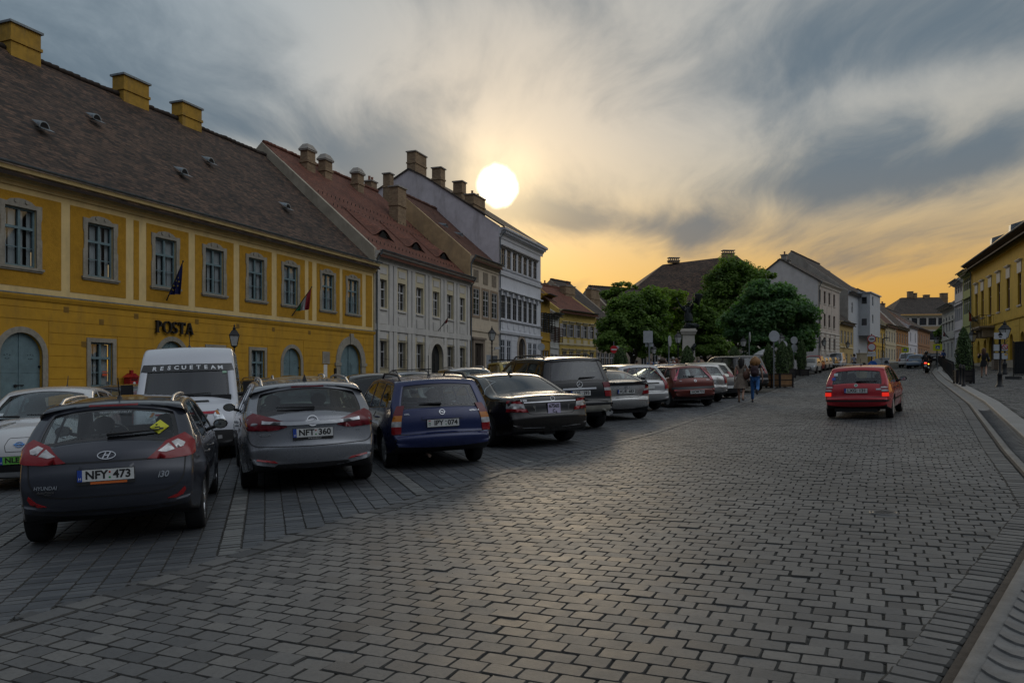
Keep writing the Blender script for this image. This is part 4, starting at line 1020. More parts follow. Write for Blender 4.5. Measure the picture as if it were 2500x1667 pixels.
# ---- simple houses further off
def house(name, label, px0, px1, Z, deg, ez_px, m, roof_m, rb, rise, rows, wm=None, pm=None, group=None, base_drop=2., cols=None, win_w=1.0, trim=None, tm_=None, over=.4, strings=(), gable=None, right_gable=None, hood=None, surround=None, sill=None, wbars=(.33,), back=None):
 f = Fac(px0, Z, deg, name=name, label=label, cat='house', group=group)
 u1 = f.u(px1); ez = f.z(*ez_px); b0 = -base_drop; hol, wins = [], []
 for (z0, z1, us) in rows:
  for u in us: hol.append(rect(u*u1-win_w/2, u*u1+win_w/2, z0*ez, z1*ez)); wins.append((u*u1, z0*ez, (z1-z0)*ez))
 wall_mb([(0, b0), (u1, b0), (u1, ez-.05), (0, ez-.05)], hol, .16).build('wall', m, f.root)
 for hgt in sorted(set(round(w_[2], 3) for w_ in wins)):
  sel = [(u, z) for u, z, h in wins if round(h, 3) == hgt]
  wp = make_window(f.root, win_w, hgt, wm or M_white_fr, pm or M_pane2, .12, 2, wbars, (), .06, surround, tm_ or trim or m, sill, None, hood); spread_windows(f.root, wp, sel)
 q = MB(); q.sweep([(0, ez-.5), (-.08, ez-.5), (-.12, ez-.3), (-over+.05, ez-.12), (-over, ez-.03), (0, ez)], 0, u1)
 for s_ in strings: q.sweep([(0, s_*ez-.12), (-.09, s_*ez-.1), (-.09, s_*ez+.08), (0, s_*ez+.1)], 0, u1)
 q.build('cornice', trim or m, f.root)
 gable_roof(f, 0, u1, ez, ez+rise, rb, roof_m, over, back=back)
 bk = back or rb
 for u, g_ in ((-.12, gable), (u1-.18, right_gable)):
  side_profile(f, u, [(0, b0), (0, ez), (rb, ez+rise-.05), (rb+bk, ez), (rb+bk, b0)], g_ or m, 'gable_wall')
 gutter(f, 0, u1, ez-.02, over+.06, M_zinc, .08, 2.5)
 f.u1, f.ez, f.rise, f.rb = u1, ez, rise, rb
 return f
E = house('yellow_house', 'narrow deep yellow house with iron shutters just past the tall white house', 1320.5, 1342, 79.2, 20.8, (1320.5, 716), mat('deep_yellow', (.46, .27, .035), .85, var=.15, dirt=((.28, .17, .03), .4)), M_darkred_tile, 5, 4.2, [(.56, .78, (.2, .5, .8)), (.12, .35, (.2, .5, .8))], over=.8, strings=(.47,), base_drop=2.5)
Fh = house('grey_house', 'small pale grey house with brown shutters squeezed beside the deep yellow one', 1342.5, 1364, 82.3, 20.8, (1345, 762), mat('pale_render', (.50, .50, .47), .85, var=.12), M_grey_tile, 4.5, 2.8, [(.58, .8, (.25, .7)), (.15, .38, (.25, .7))], over=.55, strings=(.48,), base_drop=2.5)
for hse, us in ((E, (.2, .5, .8)), (Fh, (.25, .7))):
 for u in us:
  for s_ in (-1, 1):
   q = MB(); h0, h1 = hse.ez*.565, hse.ez*.775
   for i in range(2): q.box(-.02, .02, -.62+i*.58, -.56+i*.58, h0, h1)
   for i in range(9): z = h0+(h1-h0)*i/8; q.box(-.015, .015, -.60, .0, z-.035, z+.035)
   o = q.build('shutter', mat('shutter_dark', (.035, .035, .030), .6) if hse is E else mat('shutter_brown', (.11, .065, .05), .6), hse.root); o.location = (hse.u1*u+s_*.56, 0, 0)
M_yel2 = mat('sand_yellow', (.50, .36, .095), .85, var=.1, vscale=3, dirt=((.34, .25, .09), .4))
M_cr2 = mat('sand_cream', (.58, .50, .33), .85, var=.1)
Gh = house('yellow_house', 'two storey sand yellow house with white louvred shutters and red hipped roof across the square', 1365, 1454, 92, 35.8, (1400, 759), M_yel2, M_red_tile, 5.2, 3.6, [(.60, .79, (.14, .32, .51, .70, .89)), (.18, .385, (.14, .32, .51, .70, .89))], trim=M_cr2, strings=(.50,), base_drop=2., hood=(.30, True), tm_=M_cr2, over=.5)
for u in (.14, .32, .51, .70, .89):
 for s_ in (-1, 1):
  q = MB(); h0, h1 = Gh.ez*.60, Gh.ez*.79; q.box(-.28, -.22, -.09, -.03, h0, h1); q.box(.22, .28, -.09, -.03, h0, h1); q.box(-.22, .22, -.09, -.03, h1-.07, h1); q.box(-.22, .22, -.09, -.03, h0, h0+.07)
  for i in range(14): z = h0+.1+(h1-h0-.2)*i/13; q.box(-.22, .22, -.08, -.04, z-.03, z+.03)
  o = q.build('shutter', mat('white_louvre', (.52, .50, .50), .7, var=.1), Gh.root); o.location = (Gh.u1*u+s_*.80, 0, 0)
 q = MB(); q.box(-.55, .55, -.04, 0, Gh.ez*.60-1.0, Gh.ez*.60-.25); o = q.build('relief_panel', M_cr2, Gh.root); o.location = (Gh.u1*u, 0, 0)
 q = MB(); h0, h1 = Gh.ez*.18, Gh.ez*.30
 for i in range(7): x = -.5+i/6; q.tube([(x, -.05, h0), (x, -.2, h0+.1), (x, -.2, h1)], .018, 4)
 q.box(-.53, .53, -.23, -.18, h1-.02, h1+.02); o = q.build('grille', mat('black_iron', (.02, .02, .022), .5, .5), Gh.root); o.location = (Gh.u1*u, 0, 0)
for px0, px1, py, bb in ((1326, 1334, 693, 6.), (1344, 1364, 697, 6.5), (1374, 1397, 698, 4.)):
 ua, ub = Gh.u(px0, bb), Gh.u(px1, bb); zt = Gh.z(px0, py, bb); brick(Gh, (ua+ub)/2, bb, Gh.ez+1.2, ub-ua, .9, zt-Gh.ez-1.2, M_brick, M_caps, pots=1)
Hh = house('brown_house', 'grey brown house with slate dark roof half hidden behind the square trees', 1455, 1500, 99.5, 35.8, (1460, 778), mat('brown_grey', (.30, .25, .20), .85, var=.15), M_grey_tile, 7, 5.6, [(.58, .80, (.12, .36, .6, .85)), (.15, .40, (.12, .36, .6, .85))], base_drop=2, strings=(.48,))
for px0, px1, py, bb in ((1437, 1457, 706, 6.), (1450, 1458, 710, 7.), (1487, 1494, 735, 6.)):
 ua, ub = Hh.u(px0, bb), Hh.u(px1, bb); zt = Hh.z(px0, py, bb); brick(Hh, (ua+ub)/2, bb, Hh.ez+1.5, ub-ua, .9, zt-Hh.ez-1.5, M_brick, M_caps, pots=1)
Hi = house('dim_house', 'low brown house behind the trees with a cafe front at street level', 1502, 1640, 112, 62, (1510, 770), mat('brown_grey', (.30, .25, .20), .85, var=.15), M_grey_tile, 7, 5, [(.58, .80, (.1, .3, .5, .7, .9)), (.12, .42, (.1, .3, .5, .7, .9))], base_drop=2, strings=(.48,))
# ---- M: the great roof behind the trees
Mh = Fac(1500, 125, 84, name='large_house', label='big house with a huge dark hipped roof rising behind the green trees', cat='house')
uM = Mh.u(1960); ezM = Mh.z(1600, 752); b0 = -3
rl, rr_ = Mh.at(1618, 646, 10), Mh.at(1798, 624, 10)
wall_mb([(0, b0), (uM, b0), (uM, ezM), (0, ezM)], [rect(u-.6, u+.6, ezM*.55, ezM*.8) for u in np.linspace(2, uM-2, 11)], .15).build('wall', M_beige, Mh.root)
wp = make_window(Mh.root, 1.2, ezM*.25, M_white_fr, M_pane2, .1); spread_windows(Mh.root, wp, [(u, ezM*.55) for u in np.linspace(2, uM-2, 11)])
r = MB(); zr = rr_[1]; zl_ = rl[1]
a, b, c_, d_ = (-.5, -.5, ezM), (uM+.5, -.5, ezM), (uM+.5, 20.5, ezM), (-.5, 20.5, ezM); e_, f_ = (rl[0], 10, zl_), (rr_[0], 10, zr)
sl = math.hypot(10.5, zr-ezM)
r.quad(a, b, f_, e_, 0, [(0, 0), (uM, 0), (rr_[0], sl), (rl[0], sl)]); r.quad(c_, d_, e_, f_, 0, [(0, 0), (uM, 0), (rr_[0], sl), (rl[0], sl)])
r.add([d_, a, e_], ((0, 1, 2),), 0, [[(0, 0), (21, 0), (10, sl)]]); r.add([b, c_, f_], ((0, 1, 2),), 0, [[(0, 0), (21, 0), (10, sl)]])
r.build('roof', M_dark_tile, Mh.root)
for px0, px1, py in ((1632, 1657, 630), (1764, 1791, 612)):
 ua, ub = Mh.u(px0, 10), Mh.u(px1, 10); zt = Mh.z(px0, py, 10); brick(Mh, (ua+ub)/2, 10, zr-1.5, ub-ua, 1., zt-zr+1., M_brick, M_caps, 'open')
# ---- the row climbing away to the right of the trees
M_pink = mat('pinkish_render', (.52, .455, .40), .85, var=.08, vscale=2, dirt=((.36, .31, .27), .35))
M_quoin = mat('quoin_white', (.60, .56, .50), .85, var=.08)
M_pale_gable = mat('pale_fire_wall', (.66, .63, .62), .9, var=.1, vscale=1.5, bump=.2, dirt=((.48, .45, .43), .5))
J = Fac(1997, 95, 35.8, name='pink_house', label='three storey pinkish house with white quoins and a plain pale fire wall', cat='house')
uJ = J.u(2049); zJ = J.z(1997, 684); b0 = -2.5; s_ = zJ/11.
jx = [J.u(p) for p in (2001.5, 2013.5, 2025, 2036.5)]
rowsJ = [(J.z(2013.5, 741), J.z(2013.5, 711)), (J.z(2013.5, 797), J.z(2013.5, 766)), (J.z(2013.5, 853), J.z(2013.5, 823))]
hol = [rect(u-.5, u+.5, a, b) for a, b in rowsJ for u in jx]
wall_mb([(0, b0), (uJ, b0), (uJ, zJ-.1), (0, zJ-.1)], hol, .2).build('wall', M_pink, J.root)
for a, b in rowsJ:
 wp = make_window(J.root, 1.0, b-a, mat('dark_sash', (.06, .045, .04), .5), M_pane2, .16, 2, (.3,), (), .06, None, M_quoin, .1); spread_windows(J.root, wp, [(u, a) for u in jx])
q = MB(); zs1 = J.z(2013.5, 812)
for u in [0.12]+[(a+b)/2 for a, b in zip(jx[:-1], jx[1:])]+[uJ-.12]:
 for i in range(30):
  z = zs1+.2+i*.27
  if z < zJ-.6: q.box(u-.16, u+.16, -.05, 0, z, z+.15)
for i in range(9):
 z = zs1-.5-i*.46; xs_ = 0
 for a, c_ in [(u-.56, u+.56) for u in jx]+[(uJ, uJ)]:
  if a > xs_: q.box(xs_, a, -.05, 0, z, z+.36)
  xs_ = c_
q.sweep([(0, zs1-.1), (-.12, zs1-.08), (-.12, zs1+.1), (0, zs1+.12)], 0, uJ); q.sweep([(0, zJ-.6), (-.1, zJ-.6), (-.14, zJ-.35), (-.4, zJ-.15), (-.45, zJ-.03), (0, zJ)], 0, uJ+.3)
q.build('quoins', M_quoin, J.root)
apx = J.at(1907, 632, 4.54); ax2 = J.at(1888, 646, 5.5)
side_profile(J, -.05, [(0, b0), (0, zJ), (4.6, apx[1]), (5.6, ax2[1]), (9.5, zJ-.5), (9.5, b0)], M_pale_gable, 'fire_wall')
r = MB()
for (y0, z0), (y1, z1) in (((-.45, zJ-.15), (4.6, apx[1]+.05)), ((4.6, apx[1]+.05), (9.5, zJ-.4))):
 L = math.hypot(y1-y0, z1-z0); r.quad((-.2, y0, z0), (uJ+.3, y0, z0), (uJ+.3, y1, z1), (-.2, y1, z1), 0, [(0, 0), (uJ, 0), (uJ, L), (0, L)]); r.quad((-.2, y0, z0-.16), (-.2, y0, z0), (-.2, y1, z1), (-.2, y1, z1-.16))
r.build('roof', M_grey_tile, J.root); downpipe(J, .1, zJ-.1, .45, M_zinc, b0, .05)
for px0, px1, py, bb in ((1907, 1915, 634, 4.6), (1916, 1924, 624, 4.3), (1925, 1933, 638, 4.)):
 ua, ub = J.u(px0, bb), J.u(px1, bb); chimney(J, .5+(ua+ub)/2*.2, bb, J.z(px0, py, bb)-2, .7, .7, 2, M_caps, M_caps, pots=1)
K0 = house('yellow_house', 'low ochre house with arched upper windows below a grey fire wall', 2050, 2083, 104.2, 35.8, (2053, 783), mat('ochre_cream', (.42, .31, .13), .85, var=.1), M_grey_tile, 5, 4.8, [(.52, .80, (.14, .38, .62, .86)), (.08, .30, (.15, .5, .85))], trim=M_cr2, strings=(.44,), base_drop=2.5, pm=pane_mat('pale_panes', (.20, .18, .16), .2))
K = house('grey_house', 'tall pale grey house with a square oriel tower and dirty fire wall', 2070.5, 2127, 110.5, 35.8, (2075, 711), mat('cool_grey_render', (.44, .46, .48), .8, var=.08), M_grey_tile, 8, 6.4, [(.72, .86, (.16,)), (.44, .58, (.16,)), (.06, .24, (.15, .45, .85))], gable=mat('dirty_fire_wall', (.34, .315, .28), .9, var=.2, vscale=1.5, dirt=((.2, .18, .16), .7)), base_drop=3)
ua, ub = K.u(2096), K.u(2122); z0, z1 = K.z(2100, 820), K.ez+.2
q = wall_mb([(ua, z0), (ub, z0), (ub, z1), (ua, z1)], [rect(ua+1.6, ua+2.5, z0+(z1-z0)*.30, z0+(z1-z0)*.50), rect(ua+1.6, ua+2.5, z0+(z1-z0)*.72, z0+(z1-z0)*.93)], .15, y=-1.6)
for a in (ua, ub): q.quad((a, -1.6, z0), (a, 0, z0), (a, 0, z1), (a, -1.6, z1))
q.quad((ua, -1.6, z0), (ub, -1.6, z0), (ub, 0, z0), (ua, 0, z0)); q.quad((ua, -1.6, z1), (ub, -1.6, z1), (ub, 0, z1), (ua, 0, z1)); q.box(ua-.2, ub+.2, -1.8, .3, z1, z1+.15)
orl = q.build('oriel', mat('cool_grey_render', (.44, .46, .48), .8, var=.08), K.root)
q = MB()
for t in (.30, .72): q.quad((ua+1.6, -1.46, z0+(z1-z0)*t), (ua+2.5, -1.46, z0+(z1-z0)*t), (ua+2.5, -1.46, z0+(z1-z0)*(t+.21)), (ua+1.6, -1.46, z0+(z1-z0)*(t+.21)))
q.build('pane', M_pane2, orl)
for t in (.24, .75):
 q = MB(); q.box(ua-.03, ua+.01, -1.15, -.45, z0+(z1-z0)*t, z0+(z1-z0)*t+1.0); q.build('window', M_pane2, orl)
for px0, px1, py, bb in ((1978, 2003, 654, 8), (2006, 2023, 660, 7.)):
 ua, ub = K.u(px0, bb), K.u(px1, bb); brick(K, max(.6, (ua+ub)/2), bb, K.z(px0, py, bb)-2.4, 1.8, 1., 2., M_brick, M_caps, 'open')
def street(name, label, px0, px1, Z, ez_px, m, roof_m, rise, **kw):
 n = kw.pop('n', 4); us = [(i+.5)/n for i in range(n)]
 return house(name, label, px0, px1, Z, 35.8, ez_px, m, roof_m, 6.5, rise, [(.55, .82, us), (.10, .38, us)], base_drop=3, strings=(.48,), **kw)
def Zrow(px): a = (px-CX)/F; L = (95*a-37.9)/(.585-.811*a); return 95+.811*L
N1 = street('yellow_house', 'bright yellow house with brown roof right after the oriel tower', 2127, 2161, Zrow(2127)+.5, (2127, 788), mat('ochre_street', (.50, .32, .06), .85, var=.1), M_grey_tile, 5., n=5)
N2 = street('beige_house', 'cream house with dark windows and faded red roof beyond the bright yellow one', 2161.5, 2187, Zrow(2161.5), (2165, 790), mat('cream_street', (.50, .43, .29), .85, var=.1), mat('x', (.1, .1, .1)) if False else M_darkred_tile, 7.)
N3 = street('orange_house', 'brick orange house with cream bands along the climbing street', 2187.5, 2217, Zrow(2187.5), (2192, 796), mat('orange_street', (.34, .165, .06), .85, var=.15), M_grey_tile, 7., n=5, trim=M_cr2, gable=M_pale_gable)
N4 = street('white_house', 'small white corner house in the climbing street', 2217.5, 2240, Zrow(2217.5), (2220, 794), mat('white_street', (.58, .57, .60), .8, var=.05), M_darkred_tile, 4.5, n=2)
N5 = street('brown_house', 'red brown house furthest along the left side of the climbing street', 2240.5, 2270, Zrow(2240.5), (2242, 800), mat('brown_street', (.28, .145, .075), .85, var=.15), M_grey_tile, 4.5, n=5)
u_, z_ = N2.at(2154, 742, 5.5); brick(N2, u_, 5.5, z_-2, 1.3, .9, 2, M_brick, M_caps, pots=2)
Lh = Fac(2205, 205, 96, name='large_house', label='broad beige house with brown roof closing the far end of the street', cat='house')
uLh = Lh.u(2330); ezL = Lh.z(2250, 768); rzL = Lh.z(2250, 726, 9)
lxs = [Lh.u(p) for p in (2213, 2232, 2252, 2276, 2300)]
rw = [(Lh.z(2250, 794), Lh.z(2250, 776)), (Lh.z(2250, 830), Lh.z(2250, 808))]
wall_mb([(-3, -6), (uLh, -6), (uLh, ezL), (-3, ezL)], [rect(u-1., u+1., a, b) for a, b in rw for u in lxs], .2).build('wall', mat('warm_beige', (.44, .32, .18), .85, var=.1), Lh.root)
for a, b in rw:
 wp = make_window(Lh.root, 2.0, b-a, mat('dark_sash', (.06, .045, .04), .5), M_pane2, .15, 2, (.33,), (), .1, lambda w, h: (rect(-w/2-.3, w/2+.3, -.25, h+.3), rect(-w/2, w/2, 0, h)), M_quoin); spread_windows(Lh.root, wp, [(u, a) for u in lxs])
q = MB(); q.sweep([(0, ezL-.6), (-.2, ezL-.6), (-.5, ezL-.1), (0, ezL)], -3, uLh); q.build('cornice', M_cr2, Lh.root)
r = MB(); r.quad((-3.5, -.6, ezL), (uLh, -.6, ezL), (uLh, 9, rzL), (3, 9, rzL), 0, [(0, 0), (20, 0), (20, 11), (5, 11)]); r.add([(-3.5, 18, ezL), (-3.5, -.6, ezL), (3, 9, rzL)], ((0, 1, 2),), 0, [[(0, 0), (18, 0), (9, 11)]]); r.build('roof', M_grey_tile, Lh.root)
for px0, px1, py in ((2198, 2209, 726), (2216, 2228, 710), (2230, 2237, 714), (2255, 2268, 718), (2296, 2312, 714)):
 ua, ub = Lh.u(px0, 9), Lh.u(px1, 9); zt = Lh.z(px0, py, 9); brick(Lh, (ua+ub)/2, 9, min(rzL, zt)-2.5, ub-ua, 1.2, zt-min(rzL, zt)+2.2, M_brick, M_caps)
# ================================================================== the right side
R1 = Fac(2372, 80, 20.8, True, name='yellow_house', label='large yellow town house on the right with balcony, hooded windows and grey brown roof', cat='house')
M_ry = mat('right_yellow', (.55, .36, .045), .85, var=.12, vscale=2.5, bump=.12, bscale=60, dirt=((.34, .22, .04), .4))
uR = R1.u(2640); zR = R1.z(2372, 648); b0 = -3
rx = [R1.u(p) for p in (2384, 2398.5, 2417, 2438, 2461.5, 2489, 2520, 2556, 2598)]
d_ = [(rx[-1]-rx[0])/8*i+rx[0] for i in range(9)]
w0, w1 = R1.z(2438, 761), R1.z(2438, 692)
g0, g1 = R1.z(2461, 868), R1.z(2461, 816)
hol = [rect(u-.55, u+.55, w0-(1.1 if i == 2 else 0), w1) for i, u in enumerate(rx)]
gu = [R1.u(p) for p in (2389, 2405, 2469, 2496, 2540)]; hol += [arch(u-.55, u+.55, g0-.8, g1, .5) for u in gu]
gd = R1.u(2421); hol.append(arch(gd-1.3, gd+1.3, R1.gl(gd)-.2, g1+.2))
wall_mb([(0, b0), (uR, b0), (uR, zR-.1), (0, zR-.1)], hol, .28).build('wall', M_ry, R1.root)
wp = make_window(R1.root, 1.1, w1-w0, mat('red_brown_sash', (.13, .075, .065), .5), M_pane2, .18, 2, (.33,), (), .08, None, M_quoin, .08, None, (1.05, True)); spread_windows(R1.root, wp, [(u, w0) for u in rx])
for u in gu:
 q = MB(); v, f = cdt(arch(-.55, .55, 0, g1-g0+.8, .5), []); q.add([(x, .2, z) for x, z in v], f); q.box(-.04, .04, .16, .2, 0, g1-g0+.7); o = q.build('window', mat('red_brown_sash', (.13, .075, .065), .5), R1.root); put(o, u, g0-.8)
q = MB(); hh = g1+.2-R1.gl(gd)+.2; v, f = cdt(arch(-1.3, 1.3, 0, hh), []); q.add([(x, .22, z) for x, z in v], f); q.box(-.05, .05, .17, .22, 0, hh-.1); o = q.build('gate', mat('dark_brown_door', (.035, .026, .022), .5, var=.3), R1.root); put(o, gd, R1.gl(gd)-.2)
q = MB(); zs = R1.z(2438, 787); q.sweep([(0, zs-.12), (-.1, zs-.1), (-.12, zs+.06), (0, zs+.1)], 0, uR)
q.sweep([(0, zR-.9), (-.08, zR-.9), (-.1, zR-.7), (0, zR-.68)], 0, uR); q.build('string_course', M_ry, R1.root)
q = MB(); q.sweep([(0, zR-.35), (-.15, zR-.33), (-.75, zR-.12), (-.8, zR-.02), (0, zR)], -.4, uR); q.build('cornice', mat('soffit_brown', (.17, .12, .07), .85, var=.1), R1.root)
q = MB(); zs2 = zs-.7
for i in range(8):
 z = zs2-.55*i; xs_ = 0
 for a, c_ in sorted([(u-.75, u+.75) for u in gu]+[(gd-1.6, gd+1.6)])+[(uR, uR)]:
  if a > xs_: q.box(xs_, a, -.02, 0, z, z+.51)
  xs_ = c_
q.build('rusticated_render', M_ry, R1.root)
q = MB(); q.box(0, uR, -.06, 0, b0, R1.gl(uR/3, 0)+.6); q.build('plinth', mat('plinth_stone', (.34, .30, .24), .85, var=.2, vscale=4, bump=.3), R1.root)
gable_roof(R1, -.3, uR, zR, R1.z(2420, 598, 7.5) if False else zR+7., 8.5, M_grey_tile, .8, back=8.5)
side_profile(R1, -.1, [(0, b0), (0, zR), (8.5, zR+6.9), (17, zR), (17, b0)], M_ry, 'gable_wall')
gutter(R1, -.4, uR, zR, .86, mat('zinc_light', (.34, .37, .40), .45, .4), .09, 3.); downpipe(R1, .05, zR, .85, M_zinc, b0, .12)
q = MB(); u0_, u1_ = rx[2]-1.9, rx[2]+1.9; zb = w0-1.15
q.box(u0_, u1_, -1.25, 0, zb-.16, zb); q.box(u0_+.2, u1_-.2, -1.1, 0, zb-.30, zb-.162)
for u in (u0_+.5, rx[2], u1_-.5): q.prism([(-.12, -1.0), (.12, -1.0), (.12, -.3), (-.12, -.3)], -.9, 0, 0, Matrix.Translation((u, 0, zb)))
bal = q.build('balcony', mat('balcony_stone', (.26, .21, .15), .85, var=.2), R1.root)
q = MB()
for i in range(24): x = u0_+.1+(u1_-u0_-.2)*i/23; q.tube([(x, -1.18, zb), (x, -1.18, zb+1.0)], .012, 4)
for i in range(7):
 for x in (u0_+.1, u1_-.1): y = -1.18+1.1*i/6; q.tube([(x, y, zb), (x, y, zb+1.0)], .012, 4)
q.box(u0_+.07, u1_-.07, -1.2, -1.16, zb+.98, zb+1.02)
for x in (u0_+.1, u1_-.1): q.box(x-.02, x+.02, -1.16, 0, zb+.98, zb+1.02)
q.build('railing', mat('black_iron', (.02, .02, .022), .5, .5), bal)
for px, py in ((2478, 560), (2431, 592)):
 u_, y_, z_ = on_roof(R1, px, py-4, zR, zR+7, 8.5); h = MB(); k_ = 7/8.5
 h.add([(-.5, -.6, -.6*k_), (.5, -.6, -.6*k_), (.5, -.55, .35), (-.5, -.55, .35), (-.5, 1.0, 1.0*k_), (.5, 1.0, 1.0*k_)], ((0, 1, 2, 3), (3, 2, 5, 4), (0, 3, 4), (1, 5, 2)))
 o = h.build('dormer', M_zinc, R1.root); o.location = (u_, y_, z_)
def rhouse(name, label, px0, px1, Z, ez_px, m, rise, rows, **kw):
 f = Fac(px0, Z, 20.8, True, name=name, label=label, cat='house'); u1 = f.u(px1); ez = f.z(*ez_px); hol, wins = [], []
 for a, b, us in rows:
  for u in us: hol.append(rect(u*u1-.5, u*u1+.5, a*ez, b*ez)); wins.append((u*u1, a*ez, (b-a)*ez))
 wall_mb([(0, -3), (u1, -3), (u1, ez), (0, ez)], hol, .18).build('wall', m, f.root)
 for hgt in sorted(set(round(w_[2], 3) for w_ in wins)):
  wp = make_window(f.root, 1.0, hgt, M_white_fr, M_pane2, .12); spread_windows(f.root, wp, [(u, z) for u, z, h in wins if round(h, 3) == hgt])
 q = MB(); q.sweep([(0, ez-.5), (-.1, ez-.5), (-.5, ez-.15), (-.55, ez), (0, ez+.02)], -.3, u1)
 for s_ in (.42, .72): q.sweep([(0, s_*ez-.1), (-.12, s_*ez-.08), (-.12, s_*ez+.08), (0, s_*ez+.1)], 0, u1)
 q.build('cornice', kw.get('trim', m), f.root)
 gable_roof(f, -.3, u1, ez, ez+rise, 7.5, M_grey_tile, .6); side_profile(f, -.1, [(0, -3), (0, ez), (7.5, ez+rise-.05), (15, ez), (15, -3)], m, 'gable_wall')
 gutter(f, -.3, u1, ez, .66, M_zinc, .09)
 return f
R2 = rhouse('green_house', 'narrow pale green house between the yellow and the white house on the right', 2351, 2371.5, 84.6, (2352, 668), mat('pale_green', (.36, .40, .17), .85, var=.1), 6., [(.55, .72, (.2, .4, .6, .8)), (.80, .92, (.2, .4, .6, .8)), (.1, .32, (.3, .7))])
R3 = rhouse('white_house', 'white house with grey blue trim and tall upper windows on the right', 2331, 2350.5, 90., (2332, 690), mat('white_street', (.58, .57, .60), .8, var=.05), 5., [(.52, .75, (.15, .38, .61, .85)), (.85, .93, (.2, .5, .8)), (.1, .32, (.3, .7))])
R4 = rhouse('grey_house', 'grey white house with dark overhanging eaves furthest on the right side', 2300, 2330.5, 99, (2302, 752), mat('pale_render', (.50, .50, .47), .85, var=.12), 5.5, [(.55, .80, (.15, .38, .61, .85)), (.1, .36, (.2, .5, .8))])
# ================================================================== cars
# car frame: x forward, y left, z up, origin on the ground half way between the axles
def paint(name, col, metal=.35, rough=.28, coat=1.):
 if name in _m: return _m[name]
 m = mat(name, col, rough, metal, coat=coat*.8, spec=.18); k = NT(m.node_tree); b = m.node_tree.nodes['Principled BSDF']
 oc = k.n('ShaderNodeTexCoord').outputs['Object']
 dust = k.mr(k.noise(oc, 2.5, 5, .65), .4, .8)
 sp = k.n('ShaderNodeSeparateXYZ'); k.put(sp.inputs[0], oc)
 low = k.mr(sp.outputs[2], .65, .2)
 k.put(b.inputs['Base Color'], k.mix(k.m('ADD', k.m('MULTIPLY', dust, .05), k.m('MULTIPLY', low, .16)), col, (.06, .055, .05)))
 k.put(b.inputs['Roughness'], k.m('ADD', rough, k.m('MULTIPLY', dust, .12)))
 return m
M_rub = mat('tyre_rubber', (.012, .012, .013), .8, var=.3, vscale=20, bump=.2, bscale=60)
M_alloy = mat('alloy', (.42, .43, .45), .32, .85, var=.1)
M_hubcap = mat('hubcap_silver', (.36, .37, .38), .4, .6, var=.1)
M_trim_b = mat('black_plastic', (.014, .014, .015), .55, var=.2, vscale=30)
M_gloss_b = mat('gloss_black', (.008, .008, .009), .12, spec=.6)
M_cabin = mat('cabin_grey', (.022, .022, .024), .85, var=.3)
M_chrome = mat('chrome', (.60, .61, .63), .12, 1.)
M_cglass = glass_mat('car_glass', (.66, .72, .72), .01)
M_cglass_d = glass_mat('privacy_glass', (.06, .07, .075), .03)
M_redlens = mat('red_lens', (.20, .005, .009), .12, spec=.5)
M_darkred = mat('dark_red_lens', (.12, .004, .010), .12, spec=.5)
M_clearlens = mat('clear_lens', (.42, .42, .42), .12, .35, spec=.6, var=.5, vscale=14)
M_orange = mat('amber_lens', (.42, .14, .012), .15, spec=.5)
M_reflx = mat('red_reflector', (.24, .006, .008), .25, spec=.7)
M_litred = mat('lit_tail_lamp', (.5, .02, .02), .2, emit=((1., .03, .012), .45))
M_head = mat('head_lamp', (.36, .38, .40), .08, .6, spec=.7, var=.7, vscale=11)
M_plate = mat('plate_white', (.52, .53, .52), .45, var=.08, vscale=20)
M_plate_g = mat('plate_green', (.12, .36, .06), .45); M_plate_b = mat('plate_blue', (.015, .05, .28), .45)
M_ink = mat('plate_ink', (.012, .012, .012), .5); M_white_ink = mat('white_ink', (.6, .6, .6), .5); M_red_ink = mat('red_ink', (.40, .02, .03), .5)
M_green_ink = mat('green_ink', (.02, .20, .06), .5); M_mirror = mat('mirror_glass', (.55, .6, .62), .03, 1.); M_interior_seat = mat('seat_cloth', (.030, .031, .034), .9, var=.3, vscale=8)
def fillet(pts, step):
 out = []; n = len(pts)
 for i, p in enumerate(pts):
  x, z = p[0], p[1]; r = p[2] if len(p) > 2 else 0
  if r and 0 < i < n-1:
   a, b = Vector(pts[i-1][:2])-Vector((x, z)), Vector(pts[i+1][:2])-Vector((x, z))
   ra, rb_ = min(r, a.length*.48), min(r, b.length*.48); A_, B_ = Vector((x, z))+a.normalized()*ra, Vector((x, z))+b.normalized()*rb_
   k_ = max(3, min(8, int((ra+rb_)/step*1.6)+2))
   for j in range(k_+1):
    t = j/k_; q = A_*(1-t)**2+Vector((x, z))*2*t*(1-t)+B_*t*t; out.append((q.x, q.y))
  else: out.append((x, z))
 res = [out[0]]
 for a, b in zip(out[:-1], out[1:]):
  L = math.hypot(b[0]-a[0], b[1]-a[1]); k_ = max(1, int(math.ceil(L/step)))
  for j in range(1, k_+1): res.append((a[0]+(b[0]-a[0])*j/k_, a[1]+(b[1]-a[1])*j/k_))
 cl = [res[0]]
 for p in res[1:]:
  if math.hypot(p[0]-cl[-1][0], p[1]-cl[-1][1]) > .012: cl.append(p)
 return cl
def smooth01(t): t = min(1., max(0., t)); return t*t*(3-2*t)
